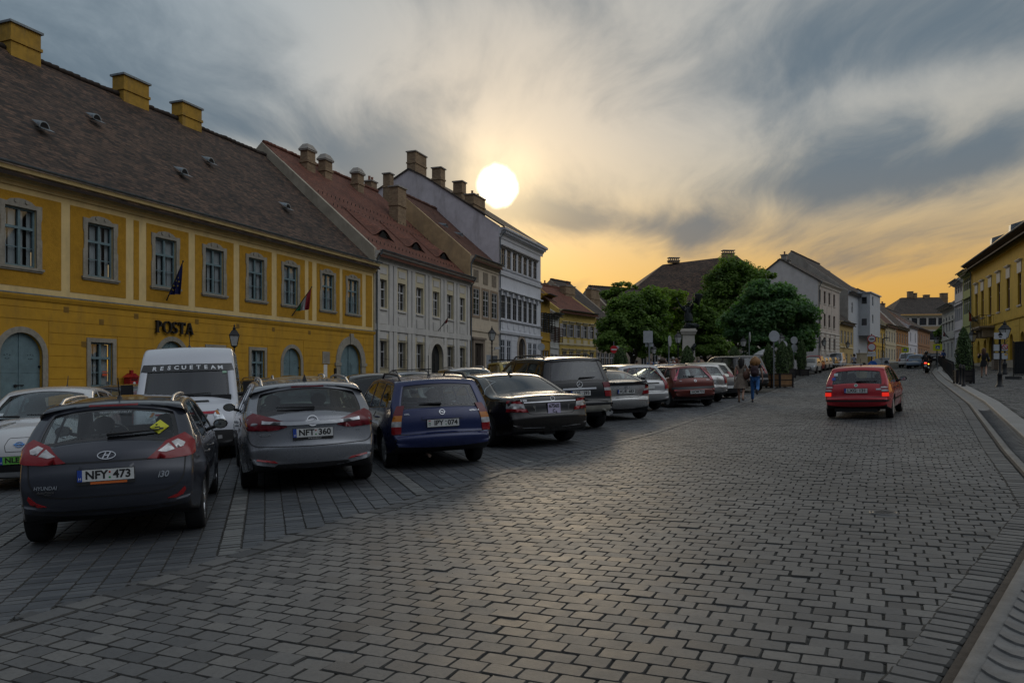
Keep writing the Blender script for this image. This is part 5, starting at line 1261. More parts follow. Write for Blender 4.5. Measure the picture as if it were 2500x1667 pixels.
class Car:
 """shell grown from a side outline; the outline's cross width follows waist, tumblehome and plan curves"""
 def __init__(s, up, W, wx, wr, low=.20, belt=(.92, .86), tum=.22, roofz=1.47, plan_r=(.16, .9), plan_f=(.20, 1.1), bow=(.10, .035), r=.06, step=.085, arch_gap=.05, flare=.018, crease=.012):
  s.W, s.wx, s.wr, s.belt, s.tum, s.roofz, s.pr, s.pf, s.bow, s.r, s.flare, s.crease = W, wx, wr, belt, tum, roofz, plan_r, plan_f, bow, r, flare, crease
  s.up = fillet(up, step); s.x0, s.x1 = min(p[0] for p in s.up), max(p[0] for p in s.up); s.low, s.step = low, step
  Ra = wr+arch_gap; lo = []
  xe, xs_ = s.up[-1], s.up[0]
  for cx_ in (wx[1], wx[0]):
   dz = max(-.98, min(.98, (low-wr)/Ra)); a0 = math.asin(dz); n = max(10, int(16*.085/step))
   lo.append([(cx_+Ra*math.cos(a0+(math.pi-2*a0)*i/n), wr+Ra*math.sin(a0+(math.pi-2*a0)*i/n)) for i in range(n+1)])
  under = [(xe[0]-.05, low)]+lo[0]+[(0, low)]+lo[1]+[(xs_[0]+.32, low+.03), (xs_[0]+.10, xs_[1]-.01)]
  u2 = [under[0]]
  for a, b in zip(under[:-1], under[1:]):
   L = math.hypot(b[0]-a[0], b[1]-a[1]); k_ = max(1, int(L/(step*2)))
   for j in range(1, k_+1): u2.append((a[0]+(b[0]-a[0])*j/k_, a[1]+(b[1]-a[1])*j/k_))
  s.n_up = len(s.up); s.loop = s.up+u2
 def beltz(s, x): t = (x-s.wx[0])/(s.wx[1]-s.wx[0]); return s.belt[0]+(s.belt[1]-s.belt[0])*t
 def W0(s, x, z):
  zb = s.beltz(x); w = s.W
  if z < zb:
   t = (z-.62)/.40
   w -= .045*min(t*t, 2.2) if t < 0 else .03*smooth01((z-.62)/(zb-.62))
   w += s.crease*smooth01((zb-.02-z)/.05)*smooth01((z-.5)/.2)
  else:
   w -= .03+s.tum*((z-zb)/(s.roofz-zb))**1.12
  dr, df = x-s.x0, s.x1-x
  if dr < s.pr[1]: w -= s.pr[0]*(1-max(0, dr)/s.pr[1])**2.4
  if df < s.pf[1]: w -= s.pf[0]*(1-max(0, df)/s.pf[1])**2.4
  for cx_ in s.wx:
   d = math.hypot(x-cx_, z-s.wr); w += s.flare*math.exp(-((d-s.wr-.06)/.085)**2)
  return max(.05, w)
 def build(s, name, pm, parent, dlo=(), wins=(), rear=None, front=None, clad=None, clad_m=None, tint=M_cglass, tint_r=None, roof_m=None, nt=9, solid=True, rad=None):
  lp = s.loop; n = len(lp); N = []
  for i in range(n):
   d = Vector(lp[(i+1) % n])-Vector(lp[i-1]); d.normalize(); N.append(Vector((-d.y, d.x)))
  for _ in range(2): N = [(N[i-1]+N[i]*2+N[(i+1) % n]).normalized() for i in range(n)]
  E, I, rr = [], [], []
  for i, (p, nn) in enumerate(zip(lp, N)):
   upp = i < s.n_up; b = s.bow[0]*abs(nn.x)+s.bow[1]*max(0, nn.y) if upp else 0.
   r = s.r if upp else .025
   e = Vector(p)-nn*b; E.append(e); I.append(e-nn*r); rr.append(r)
  ts = sorted(set([round(-1+2*i/nt, 4) for i in range(nt+1)])); K_ = 4
  for spec in (rear, front):
   if spec: ts = sorted(set(ts+[-spec[2], spec[2], -spec[2]+.05, spec[2]-.05]))
  cl = [ts[0]]
  for t in ts[1:]:
   if t-cl[-1] > .02: cl.append(t)
  ts = cl; nt_ = len(ts); P = MB(); V, idx = [], {}
  tops = {}
  for i in range(n):
   w_ = s.W0(I[i].x, I[i].y)-rr[i]; p, e, nn = Vector(lp[i]), E[i], N[i]; row = []
   for t in ts:
    q = p-(p-e)*(t*t); row.append(len(V)); V.append((q.x, w_*t, q.y))
   lft, rgt = [], []
   for k in range(1, K_+1):
    a = math.pi/2*k/K_; q = e-nn*rr[i]*(1-math.cos(a)); y = w_+rr[i]*math.sin(a)
    lft.append(len(V)); V.append((q.x, y, q.y)); rgt.append(len(V)); V.append((q.x, -y, q.y))
   tops[i] = rgt[::-1]+row+lft
  fs, mi = [], []; gl = {}
  def cell(i, j, ta, tb):
   zc = (lp[i][1]+lp[(i+1) % n][1])/2; xc = (lp[i][0]+lp[(i+1) % n][0])/2
   for nm, sp, ok in (('rear_window', rear, xc < 0), ('windscreen', front, xc > 0)):
    if sp and ok and i < s.n_up-1 and sp[0] < zc < sp[1] and abs((ta+tb)/2) < sp[2]:
     if nm == 'rear_window' and xc > (sp[3] if len(sp) > 3 else -.3): continue
     return nm, sp
   return None, None
  for i in range(n):
   j = (i+1) % n; A_, B_ = tops[i], tops[j]; L = len(A_)
   zc = (lp[i][1]+lp[j][1])/2
   for c in range(L-1):
    ci = c-K_
    if 0 <= ci < nt_-1:
     nm, sp = cell(i, j, ts[ci], ts[ci+1])
     if nm: gl.setdefault(nm, []).append(((A_[c], B_[c], B_[c+1], A_[c+1]), zc, (ts[ci]+ts[ci+1])/2, sp)); continue
    fs.append((A_[c], B_[c], B_[c+1], A_[c+1]))
    if i >= s.n_up-1: m = 2
    elif clad and zc < clad: m = 2
    elif roof_m and zc > s.beltz(lp[i][0])+.30 and N[i].y > .8: m = 4
    else: m = 0
    mi.append(m)
  vs, es = [], []; b = 0
  vs += [Vector((q.x, q.y)) for q in I]; es += [(i, (i+1) % n) for i in range(n)]
  polys = [fillet(list(w_)+[w_[0]], .14)[:-1] for w_ in list(dlo)+list(wins)]; nd = len(dlo)
  for pl in polys:
   b = len(vs); vs += [Vector(p[:2]) for p in pl]; es += [(b+i, b+(i+1) % len(pl)) for i in range(len(pl))]
  outline = [(q.x, q.y) for q in I]; g_ = s.step*1.15
  lim = np.array(outline); x = s.x0+.05
  allp = np.array([(v.x, v.y) for v in vs])
  while x < s.x1:
   z = s.low+.05
   while z < s.roofz:
    if np.min(np.hypot(allp[:, 0]-x, allp[:, 1]-z)) > g_*.55 and inside(outline, x, z): vs.append(Vector((x, z)))
    z += g_
   x += g_
  ov, _, of, orig, *_ = delaunay_2d_cdt(vs, es, [], 0, 1e-6)
  first = {o: k for k, ol in enumerate(orig) for o in ol}
  rim = {first[i]: i for i in range(n)}
  for side_ in (1, -1):
   mp = {}
   for k, v in enumerate(ov):
    if k in rim: mp[k] = tops[rim[k]][-1 if side_ > 0 else 0]
    else: mp[k] = len(V); V.append((v.x, side_*s.W0(v.x, v.y), v.y))
   for f in of:
    c = (ov[f[0]]+ov[f[1]]+ov[f[2]])/3
    if not inside(outline, c.x, c.y): continue
    ccw = (ov[f[1]]-ov[f[0]]).cross(ov[f[2]]-ov[f[0]]) > 0
    ff = tuple(mp[i] for i in f); ff = ff if (ccw != (side_ > 0)) else ff[::-1]
    hit = None
    for q in range(len(polys)-1, nd-1, -1):
     if inside(polys[q], c.x, c.y): hit = q; break
    if hit is not None: gl.setdefault(('window', side_, hit), []).append((ff, c.y, 0, None)); continue
    m = 2 if (clad_m and c.y < clad_m) else (3 if any(inside(polys[q], c.x, c.y) for q in range(nd)) else 0)
    fs.append(ff); mi.append(m)
  me = bpy.data.meshes.new(name); me.from_pydata(V, [], fs)
  for m in (pm, M_cabin, M_trim_b, M_gloss_b, roof_m or pm): me.materials.append(m)
  me.polygons.foreach_set('material_index', mi); me.polygons.foreach_set('use_smooth', [True]*len(fs))
  me.validate(); me.update()
  bm = bmesh.new(); bm.from_mesh(me); s.bvh = BVHTree.FromBMesh(bm)
  bmesh.ops.delete(bm, geom=[v for v in bm.verts if not v.link_faces], context='VERTS'); bmesh.ops.recalc_face_normals(bm, faces=bm.faces)
  tf = max(bm.faces, key=lambda f: f.calc_center_median().z)
  if tf.normal.z < 0: bmesh.ops.reverse_faces(bm, faces=bm.faces)
  bm.to_mesh(me); bm.free()
  allf = fs+[g[0] for L in gl.values() for g in L]; s.bvh = BVHTree.FromPolygons([Vector(v) for v in V], allf)
  me.set_sharp_from_angle(angle=R(42))
  o = link('body', me, parent)
  if solid:
   md = o.modifiers.new('shell', 'SOLIDIFY'); md.thickness = .018; md.offset = -1; md.material_offset = 1; md.use_rim = True
   md.material_offset_rim = 3
  for key, L in gl.items():
   nm = key if isinstance(key, str) else key[0]
   ids = sorted(set(i for g in L for i in g[0])); mp = {i: k for k, i in enumerate(ids)}
   vv = [Vector(V[i]) for i in ids]; ff = [tuple(mp[i] for i in g[0]) for g in L]
   nm_ = MB(); mids = []
   for g in L:
    zc, t, sp = g[1], g[2], g[3]
    mids.append(1 if sp and (abs(t) > sp[2]-.05 or zc < sp[0]+s.step*.6 or zc > sp[1]-s.step*.35) else 0)
   m2 = bpy.data.meshes.new(nm); m2.from_pydata([tuple(v) for v in vv], [], ff)
   tm_ = (tint_r or tint) if nm == 'rear_window' else tint
   if isinstance(key, tuple) and tint_r is not None and np.mean([v.x for v in vv]) < -.15: tm_ = tint_r
   m2.materials.append(tm_); m2.materials.append(M_gloss_b); m2.polygons.foreach_set('material_index', mids); m2.polygons.foreach_set('use_smooth', [True]*len(ff)); m2.update()
   bm = bmesh.new(); bm.from_mesh(m2); bm.normal_update()
   bad = [f for f in bm.faces if f.normal.dot(f.calc_center_median()-Vector((0, 0, .6))) < 0]
   if bad: bmesh.ops.reverse_faces(bm, faces=bad); bm.normal_update()
   for v in bm.verts: v.co -= v.normal*.006
   bm.to_mesh(m2); bm.free(); link(nm, m2, parent)
  return o
 def hit(s, end, a, z):
  """point on the skin: end 'r'/'f' looks along the bearing a (degrees from straight back / ahead); 's' takes x"""
  if end in 'bn':
   sg = -1 if end == 'b' else 1; d = Vector((sg, 0, 0)); loc, nrm, *_ = s.bvh.ray_cast(Vector((sg*5, a*sg, z)), -d, 9)
   return (loc, nrm) if loc else (Vector((sg*2, a*sg, z)), d)
  if end in 'rf':
   sg = -1 if end == 'r' else 1; c = Vector(((s.x0+.9) if end == 'r' else (s.x1-.9), 0, z)); t = R(a)
   d = Vector((sg*math.cos(t), math.sin(t)*sg, 0)); loc, nrm, *_ = s.bvh.ray_cast(c+d*4, -d, 8)
   return (loc, nrm) if loc else (c+d*.9, d)
  sg = 1 if end == 'l' else -1
  loc, nrm, *_ = s.bvh.ray_cast(Vector((a, sg*3, z)), Vector((0, -sg, 0)), 3.2)
  return (loc, nrm) if loc else (Vector((a, sg*s.W, z)), Vector((0, sg, 0)))
 def a_of(s, y): return math.degrees(math.atan2(y, .9))
 def patch(s, name, end, poly, m, parent, off=.006, thick=.004, yz=True, step=.05, edge_m=None):
  """panel lying on the skin; poly in (y, z) at the nominal end plane, or (x, z) on a flank"""
  if end in 'rf' and yz: pl = [(s.a_of(p[0])*.0157, p[1]) for p in poly]; un = lambda x: x/.0157
  else: pl = [tuple(p[:2]) for p in poly]; un = lambda x: x
  dn = fillet(pl+[pl[0]], step)[:-1]; xs_, zs_ = [p[0] for p in dn], [p[1] for p in dn]; ex = []
  x = min(xs_)+step/2
  while x < max(xs_):
   z = min(zs_)+step/2
   while z < max(zs_):
    if inside(dn, x, z) and min(math.hypot(x-p[0], z-p[1]) for p in dn) > step*.45: ex.append((x, z))
    z += step
   x += step
  v, f = cdt(dn, [], ex); d = MB(); pts, nrm = [], []
  for x, z in v: p, q = s.hit(end, un(x), z); q = q if q.dot(Vector((p.x-(0 if end in 'lr' and False else 0), p.y, 0))) > -9 else -q; pts.append(p); nrm.append(q)
  cen = Vector((0, 0, .7))
  nrm = [q if q.dot(p-cen) > 0 else -q for p, q in zip(pts, nrm)]
  n = len(dn); top = [p+q*(off+thick) for p, q in zip(pts, nrm)]; bot = [p+q*(-.004) for p, q in zip(pts, nrm)]
  flip = (pts[f[0][1]]-pts[f[0][0]]).cross(pts[f[0][2]]-pts[f[0][0]]).dot(nrm[f[0][0]]) < 0 if f else False
  d.add(top, [t[::-1] if flip else t for t in f], 0, smooth=True)
  b0 = len(top); d.add(top[:n]+bot[:n], [(i, (i+1) % n, n+(i+1) % n, n+i) for i in range(n)], 0)
  return d.build(name, m, parent)
 def line(s, name, end, pts, wid, m, parent, off=.003, yz=True, step=.05, closed=False):
  """narrow seam or moulding along a path on the skin"""
  P_ = fillet(list(pts)+([pts[0]] if closed else []), step); d = MB(); L = []
  for x, z in P_:
   p, q = s.hit(end, s.a_of(x) if (end in 'rf' and yz) else x, z); q = q if q.dot(p-Vector((0, 0, .7))) > 0 else -q; L.append((p+q*off, q))
  vs = []
  for i, (p, q) in enumerate(L):
   t = (L[min(i+1, len(L)-1)][0]-L[max(i-1, 0)][0]).normalized(); c = q.cross(t).normalized()*wid/2; vs += [p-c, p+c]
  d.add(vs, [(2*i, 2*i+1, 2*i+3, 2*i+2) for i in range(len(L)-1)], 0, smooth=True)
  return d.build(name, m, parent)
def wheel_meshes(r, wd, style, m):
 key = (round(r, 3), wd, style, m.name)
 if key in _tx: return _tx[key]
 t = MB(); hw = wd/2; M = Matrix.Rotation(R(-90), 4, 'X'); q = r*.66
 t.lathe([(q, -hw*.86), (r*.86, -hw), (r*.95, -hw*.95), (r*.99, -hw*.80), (r, -hw*.5), (r, hw*.5), (r*.99, hw*.80), (r*.95, hw*.95), (r*.86, hw), (q, hw*.86)], 28, 0, M)
 for g in (-.35, 0, .35): pass
 k = MB(); k.lathe([(q+.004, hw*.86), (q-.012, hw*.90), (q-.03, hw*.62), (.03, hw*.52), (0, hw*.52)], 28, 1, M)
 k.lathe([(q+.006, hw*.80), (q+.004, hw*.92), (q-.022, hw*.86), (q-.03, hw*.6)], 28, 0, M)
 k.lathe([(q, -hw*.8), (q*.6, -hw*.3), (0, -hw*.3)], 20, 1, M)
 ns = {'five': 5, 'seven': 7, 'ten': 10, 'cap': 9, 'multi': 14}[style]
 for i in range(ns):
  a = 2*math.pi*i/ns; Mr = Matrix.Rotation(a, 4, 'Y'); wi, wo = (.030, .042) if style in ('five',) else ((.022, .032) if style in ('seven', 'ten') else (.012, .016))
  if style == 'cap': wi, wo = .03, .07
  y0, y1 = hw*.66, hw*.90
  vs = [Mr@Vector(p) for p in ((-wi, y0, .05), (wi, y0, .05), (wo, y0, q-.015), (-wo, y0, q-.015), (-wi*.7, y1+.006, .05), (wi*.7, y1+.006, .05), (wo*.7, y1, q-.012), (-wo*.7, y1, q-.012))]
  k.add(vs, ((4, 5, 6, 7), (0, 4, 7, 3), (1, 2, 6, 5), (0, 1, 5, 4)), 0)
 k.lathe([(.075, hw*.6), (.07, hw*.95), (.05, hw*1.0), (0, hw*1.0)], 14, 0, M)
 res = (t.mesh('tyre', M_rub), k.mesh('rim', [m, M_trim_b])); _tx[key] = res
 return res
def add_wheels(root, wx, track, r, wd=.205, style='five', m=None, steer=0.):
 tm, km = wheel_meshes(r, wd, style, m or M_alloy)
 for x in wx:
  for sg in (1, -1):
   e = empty('wheel', (x, sg*track/2, r), 0 if sg > 0 else math.pi); e.parent = root
   if steer and x > 0: e.rotation_euler.z += steer
   link('tyre', tm, e); link('rim', km, e)
def plate(root, car, end, z, txt, w=.52, h=.113, kind='eu', tilt=0., frame=None, y=0., back=None):
 """number plate: blue field, dark characters, a small shield between letters and figures"""
 p, nrm = car.hit('b' if end == 'r' else 'n', y, z); sg = -1 if end == 'r' else 1
 nx = Vector((nrm.x, 0, nrm.z)); nx = nx.normalized() if nx.length else Vector((sg, 0, 0))
 if nx.x*sg < 0: nx = -nx
 nx = (nx+Vector((sg, 0, 0))*1.2).normalized()
 right = Vector((0, 0, 1)).cross(nx).normalized(); up = nx.cross(right)
 M = Matrix((right.to_4d(), up.to_4d(), nx.to_4d(), (0, 0, 0, 1))).transposed(); M.translation = p+nx*.022
 for i in range(3): M[3][i] = 0
 d = MB(); bgm = {'green': M_plate_g, 'square': mat('plate_lilac', (.42, .38, .52), .5, var=.1, vscale=20)}.get(kind, M_plate)
 d.box(-w/2-.006, w/2+.006, -h/2-.006-(.028 if frame else 0), h/2+.006, -.012, .0, 2); d.box(-w/2, w/2, -h/2, h/2, .0, .004, 0)
 if kind in ('eu', 'green'): d.box(-w/2, -w/2+.045, -h/2, h/2, .0041, .0050, 1)
 o = d.build('number_plate', [bgm, M_plate_b if kind != 'old' else M_plate, M_trim_b], root); o.matrix_local = M
 T = lambda x, y_, z_=.005: Matrix.Translation((x, y_, z_))
 if kind == 'square':
  text(txt[0], h*.46, M_ink, o, T(0, h*.22), bold=.003, depth=.001, spacing=.92); text(txt[1], h*.42, M_ink, o, T(.01, -h*.24), bold=.003, depth=.001)
 else:
  a, b = txt; sz = h*.98; text_ = lambda t, *q, **k_: text(t, *q, **k_) if t else None; off = .018 if kind != 'old' else .03
  if kind == 'old':
   q = MB();
   for i, mm in enumerate((0, 1, 2)): q.box(-w/2+.02, -w/2+.055, h*.32-i*.016-.008, h*.32-i*.016+.007, .0041, .005, i)
   q.build('flag_mark', [M_red_ink, M_white_ink, M_green_ink], o); text('H', h*.4, M_ink, o, T(-w/2+.036, -h*.2), depth=.001)
  elif w > .4: text('H', h*.34, M_white_ink, o, T(-w/2+.023, -h*.28, .0055), depth=.001)
  text_(a, sz, M_ink, o, T(-w*.20+off, 0), bold=.0035, depth=.001, spacing=1.0); text_(b, sz, M_ink, o, T(w*.275+off*.4, 0), bold=.0035, depth=.001, spacing=1.0)
  q = MB(); xm = w*.045+off*.7
  for zz, mm in ((.026, 0), (-.026, 1)): q.lathe([(0, 0), (.011, .0), (.011, .0012), (0, .0012)], 10, mm, T(xm, zz, .004))
  q.build('shield', [mat('seal_red', (.35, .04, .02), .5) if kind == 'eu' else M_ink, mat('seal_green', (.02, .22, .06), .5)], o)
  if frame:
   q = MB(); q.box(-w/2*.55, w/2*.75, -h/2-.030, -h/2-.007, .0005, .003, 0); q.build('frame_strip', frame[1], o)
   if frame[0]: text(frame[0], .022, frame[2], o, T(.02, -h/2-.018, .0035), depth=.0005)
 return o
def emblem(root, car, end, y, z, r, kind, m=None):
 p, nrm = car.hit('b' if end == 'r' else 'n', y, z); sg = -1 if end == 'r' else 1
 nx = nrm if nrm.x*sg > 0 else -nrm; right = Vector((0, 0, 1)).cross(nx).normalized(); up = nx.cross(right)
 M = Matrix((right.to_4d(), up.to_4d(), nx.to_4d(), (0, 0, 0, 1))).transposed(); M.translation = p+nx*.006
 for i in range(3): M[3][i] = 0
 d = MB(); n = 28; m = m or M_chrome
 def ringm(rx, ry, t, z1=.008):
  P_ = [(math.cos(2*math.pi*i/n), math.sin(2*math.pi*i/n)) for i in range(n)]
  vs = [(rx*c, ry*s_, 0) for c, s_ in P_]+[(rx*c, ry*s_, z1) for c, s_ in P_]+[((rx-t)*c, (ry-t)*s_, z1) for c, s_ in P_]+[((rx-t)*c, (ry-t)*s_, 0) for c, s_ in P_]
  d.add(vs, [(k*n+i, k*n+(i+1) % n, (k+1)*n+(i+1) % n, (k+1)*n+i) for k in range(3) for i in range(n)], 0, smooth=False)
 if kind == 'oval': ringm(r*1.5, r*.75, r*.14); d.bar((-r*.62, -r*.50, .004), (-r*.12, r*.50, .004), r*.20, .006); d.bar((r*.12, -r*.50, .004), (r*.62, r*.50, .004), r*.20, .006); d.bar((-r*.45, -r*.08, .004), (r*.45, r*.08, .004), r*.16, .006)
 if kind == 'bolt': ringm(r, r, r*.16); d.bar((-r*1.2, r*.02, .005), (r*.2, r*.16, .005), r*.16, .006); d.bar((-r*.2, -r*.16, .005), (r*1.2, -r*.02, .005), r*.16, .006)
 if kind == 'star':
  ringm(r, r, r*.09)
  for a in (90, 210, 330): c, s_ = math.cos(R(a)), math.sin(R(a)); d.add([(c*r, s_*r, .004), (-s_*r*.13, c*r*.13, .004), (s_*r*.13, -c*r*.13, .004), (0, 0, .014)], ((0, 1, 3), (0, 3, 2), (0, 2, 1)), 0)
 if kind == 'bar': ringm(r, r*.75, r*.16); d.box(-r*1.25, r*1.25, -r*.16, r*.16, .004, .012)
 if kind == 'disc': ringm(r, r, r*.2); d.lathe([(0, .004), (r*.8, .004)], 20, 1)
 if kind == 'ovals': ringm(r*1.2, r*.8, r*.12); ringm(r*.5, r*.78, r*.11); d.bar((-r*.7, r*.3, .004), (r*.7, r*.3, .004), r*.12, .006)
 o = d.build('emblem', [m, mat('emblem_green', (.10, .25, .16), .3)], root); o.matrix_local = M
 return o
def label_on(root, car, end, y, z, txt, size, m=None, shear=0., dy=0., bold=0.):
 p, nrm = car.hit('b' if end == 'r' else 'n', y, z); sg = -1 if end == 'r' else 1
 nx = nrm if nrm.x*sg > 0 else -nrm; right = Vector((0, 0, 1)).cross(nx).normalized(); up = nx.cross(right)
 M = Matrix((right.to_4d(), up.to_4d(), nx.to_4d(), (0, 0, 0, 1))).transposed(); M.translation = p+nx*.012
 for i in range(3): M[3][i] = 0
 return text(txt, size, m or M_chrome, root, M, depth=.002, shear=shear, bold=bold)
def mirror(root, car, x, z, m, w=.20, h=.14, out=.13):
 for sg in (1, -1):
  p, _ = car.hit('l' if sg > 0 else 'R', x, z)
  d = MB(); c = Vector((x-.05, p.y+sg*(out), z+.06)); d.ball(c, (.07, w/2, h/2), 12, 0); d.tube([Vector((x-.02, p.y-sg*.03, z)), Vector((x-.02, p.y+sg*.06, z+.02))], .025, 6, 1)
  o = d.build('mirror', [m, M_trim_b], root)
  g = MB(); n = 16; g.add([(c.x-.066, c.y+math.cos(2*math.pi*i/n)*w*.40, c.z+math.sin(2*math.pi*i/n)*h*.38) for i in range(n)], [tuple(range(n))], 0); g.build('mirror_glass', M_mirror, o)
  e = MB(); e.add([(c.x-.064, c.y+math.cos(2*math.pi*i/n)*w*.47, c.z+math.sin(2*math.pi*i/n)*h*.46) for i in range(n)], [tuple(range(n))], 0)
  e.build('bezel', M_trim_b, o)
def handle(root, car, xs_, z, m):
 for sg in 'lR':
  for x in xs_:
   p, nrm = car.hit(sg, x, z); sgn = 1 if sg == 'l' else -1
   d = MB(); d.tube([p+Vector((-.10, -sgn*.01, 0)), p+Vector((-.08, sgn*.028, .004)), p+Vector((.08, sgn*.028, .004)), p+Vector((.10, -sgn*.01, 0))], .014, 6); d.build('door_handle', m, root)
def wiper(root, car, end, a, b, m=None):
 P_ = [car.hit('b' if end == 'r' else 'n', a[0]+(b[0]-a[0])*t, a[1]+(b[1]-a[1])*t) for t in (0, .25, .5, .75, 1)]
 d = MB(); cen = Vector((0, 0, .7)); d.tube([p+(n if n.dot(p-cen) > 0 else -n)*.025 for p, n in P_], [.02, .018, .014, .010, .007], 6); d.build('wiper', m or M_trim_b, root)
def antenna(root, x, z, fin=False, lean=-.35, L=.22):
 d = MB()
 if fin: d.add([(x-.09, 0, z-.01), (x+.09, -.022, z-.02), (x+.09, .022, z-.02), (x-.06, 0, z+.08), (x-.08, -.03, z-.02), (x-.08, .03, z-.02)], ((1, 2, 3), (1, 3, 4), (2, 5, 3), (4, 3, 5)), 0)
 else: d.lathe([(.035, z-.015), (.02, z+.02), (.008, z+.03)], 8, 0, Matrix.Translation((x, 0, 0))); d.tube([(x, 0, z+.01), (x+lean*L, 0, z+L)], [.008, .006], 6)
 d.build('antenna', M_trim_b, root)
def rails(root, car, x0, x1, y, m, h=.045, gap=True):
 for sg in (1, -1):
  pts = []
  for i in range(9):
   t = i/8; x = x0+(x1-x0)*t; loc, *_ = car.bvh.ray_cast(Vector((x, sg*y, 3)), Vector((0, 0, -1)), 4); z = (loc.z if loc else 1.4)
   pts.append((x, sg*y, z+(h if 0 < i < 8 else -.01)))
  d = MB(); d.tube(pts, .019, 8); d.build('roof_rail', m, root)
def cabin(root, car, seats=((.35, 1),), rear_x=-.75, hz=1.0, wheel=True, head=True, dash_x=.95, yw=.36, floor=.35):
 for x, k in seats:
  for sg in (1, -1):
   d = MB()
   d.add([(x-.42, sg*yw-.22, hz-.02), (x-.42, sg*yw+.22, hz-.02), (x-.30, sg*yw+.22, hz-.02), (x-.30, sg*yw-.22, hz-.02), (x-.28, sg*yw-.24, .42), (x-.28, sg*yw+.24, .42), (x-.12, sg*yw+.24, .42), (x-.12, sg*yw-.24, .42)], ((0, 1, 2, 3), (4, 5, 1, 0), (3, 2, 6, 7), (1, 5, 6, 2), (4, 0, 3, 7)), 0, smooth=False)
   d.box(x-.26, x+.25, sg*yw-.24, sg*yw+.24, .36, .50)
   d.ball((x-.37, sg*yw, hz+.11), (.055, .135, .105), 10)
   d.tube([(x-.36, sg*yw-.06, hz-.03), (x-.36, sg*yw-.06, hz+.06)], .008, 5); d.tube([(x-.36, sg*yw+.06, hz-.03), (x-.36, sg*yw+.06, hz+.06)], .008, 5)
   d.build('seat', M_interior_seat, root)
 if rear_x is not None:
  d = MB(); wv = car.W-.22
  d.box(rear_x-.10, rear_x+.06, -wv, wv, .40, hz-.12); d.box(rear_x, rear_x+.45, -wv, wv, .36, .48)
  for y in (-.42, 0, .42): d.ball((rear_x-.05, y, hz-.04), (.05, .12, .085), 10)
  d.build('rear_bench', M_interior_seat, root)
 d = MB(); wv = car.W-.16; d.box(dash_x-.12, dash_x+.38, -wv, wv, .55, hz-.08)
 d.build('dashboard', M_cabin, root)
 if wheel:
  d = MB(); c = Vector((dash_x-.28, yw, hz-.10)); pts = [c+Vector((math.sin(2*math.pi*i/20)*.07, math.cos(2*math.pi*i/20)*.18, math.sin(2*math.pi*i/20)*.16)) for i in range(21)]
  d.tube(pts, .014, 6, cap=False); d.build('steering_wheel', M_trim_b, root)
def sticker(root, car, end, poly, m, off=.004, name='sticker'): return car.patch(name, {'r': 'b', 'f': 'n'}.get(end, end), poly, m, root, off=off, thick=.001)
def mir(poly): return [(-p[0],)+tuple(p[1:]) for p in poly][::-1]
def car_root(name, label, p, heading, cat='car', group=None):
 """p: ground point under the middle of the car, heading in degrees clockwise from +Y"""
 t = R(90-heading); fx = Vector((math.cos(t), math.sin(t), 0)); fx.z = .0319*fx.x+.0164*fx.y; fx.normalize()
 up = Vector((-.0319, -.0164, 1)).normalized(); ly = up.cross(fx)
 M = Matrix((fx.to_4d(), ly.to_4d(), up.to_4d(), (0, 0, 0, 1))).transposed()
 o = empty(name, (p[0], p[1], gz(p[0], p[1])), label=label, cat=cat, group=group)
 for i in range(3): M[3][i] = 0
 o.rotation_euler = M.to_euler(); o.location = (p[0], p[1], gz(p[0], p[1])+.006)
 return o
def from_wheel(px, py, heading, wx, track, which):
 """middle of the car, given where one tyre meets the road in the photograph; which = 'rl','rr','fl','fr'"""
 g = G(px, py); t = R(90-heading); fx, fy = math.cos(t), math.sin(t); lx, ly = -fy, fx
 x = wx[0] if which[0] == 'r' else wx[1]; y = track/2+.08 if which[1] == 'l' else -track/2-.08
 return (g.x-fx*x-lx*y, g.y-fy*x-ly*y)
GP = 'cars parked side by side on the square'
# ---- near left: dark grey hatchback seen from behind
wx = (-1.325, 1.325)
c = Car([(-2.02, .33, .05), (-2.10, .42, .1), (-2.12, .58, .15), (-2.095, .76, .10), (-2.06, .84, .1), (-2.02, .97, .16), (-1.90, 1.07, .05), (-1.53, 1.385, .05), (-1.545, 1.42, .04), (-1.40, 1.456, .12), (-.9, 1.487, .5), (-.1, 1.492, .7), (.42, 1.44, .5), (1.32, .99, .25), (1.95, .84, .3), (2.16, .66, .12), (2.19, .42, .12), (2.10, .22, .05)],
  .895, wx, .318, .24, (.97, .90), .235, 1.47, (.17, .85), (.22, 1.1), (.13, .035), .06, .07)
r = car_root('parked_hatchback', 'dark grey five door hatchback seen from behind, nearest car, plate NFY 473', from_wheel(497, 1290, -18.3, wx, 1.42, 'rr'), -18.3, group=GP); r.scale = (.93, .925, .95)
P1 = paint('graphite_paint', (.030, .034, .046))
side_w = [[(-1.60, 1.06), (-1.22, 1.02), (-1.16, 1.30), (-1.34, 1.27)], [(-1.15, 1.0), (-.30, .955), (-.34, 1.395), (-.86, 1.38), (-1.08, 1.31)], [(-.24, .95), (.92, .925), (.52, 1.21), (.12, 1.36), (-.27, 1.395)]]
c.build('body', P1, r, [[(-1.66, 1.05), (-.2, .94), (1.02, .91), (.55, 1.225), (.12, 1.38), (-.3, 1.415), (-.88, 1.40), (-1.36, 1.29)]], side_w, (1.075, 1.37, .86), (1.0, 1.40, .92))
add_wheels(r, wx, 1.555, .318, .205, 'five'); cabin(r, c, ((.35, 1),), -.72, 1.02)
TL = [(.42, .865), (.58, .955), (.74, 1.02), (.96, 1.055), (1.28, 1.09), (1.36, 1.00), (1.26, .90), (.98, .86), (.70, .85)]
c.patch('tail_light', 'r', TL, M_redlens, r, .010); c.patch('tail_light', 'r', mir(TL), M_redlens, r, .010)
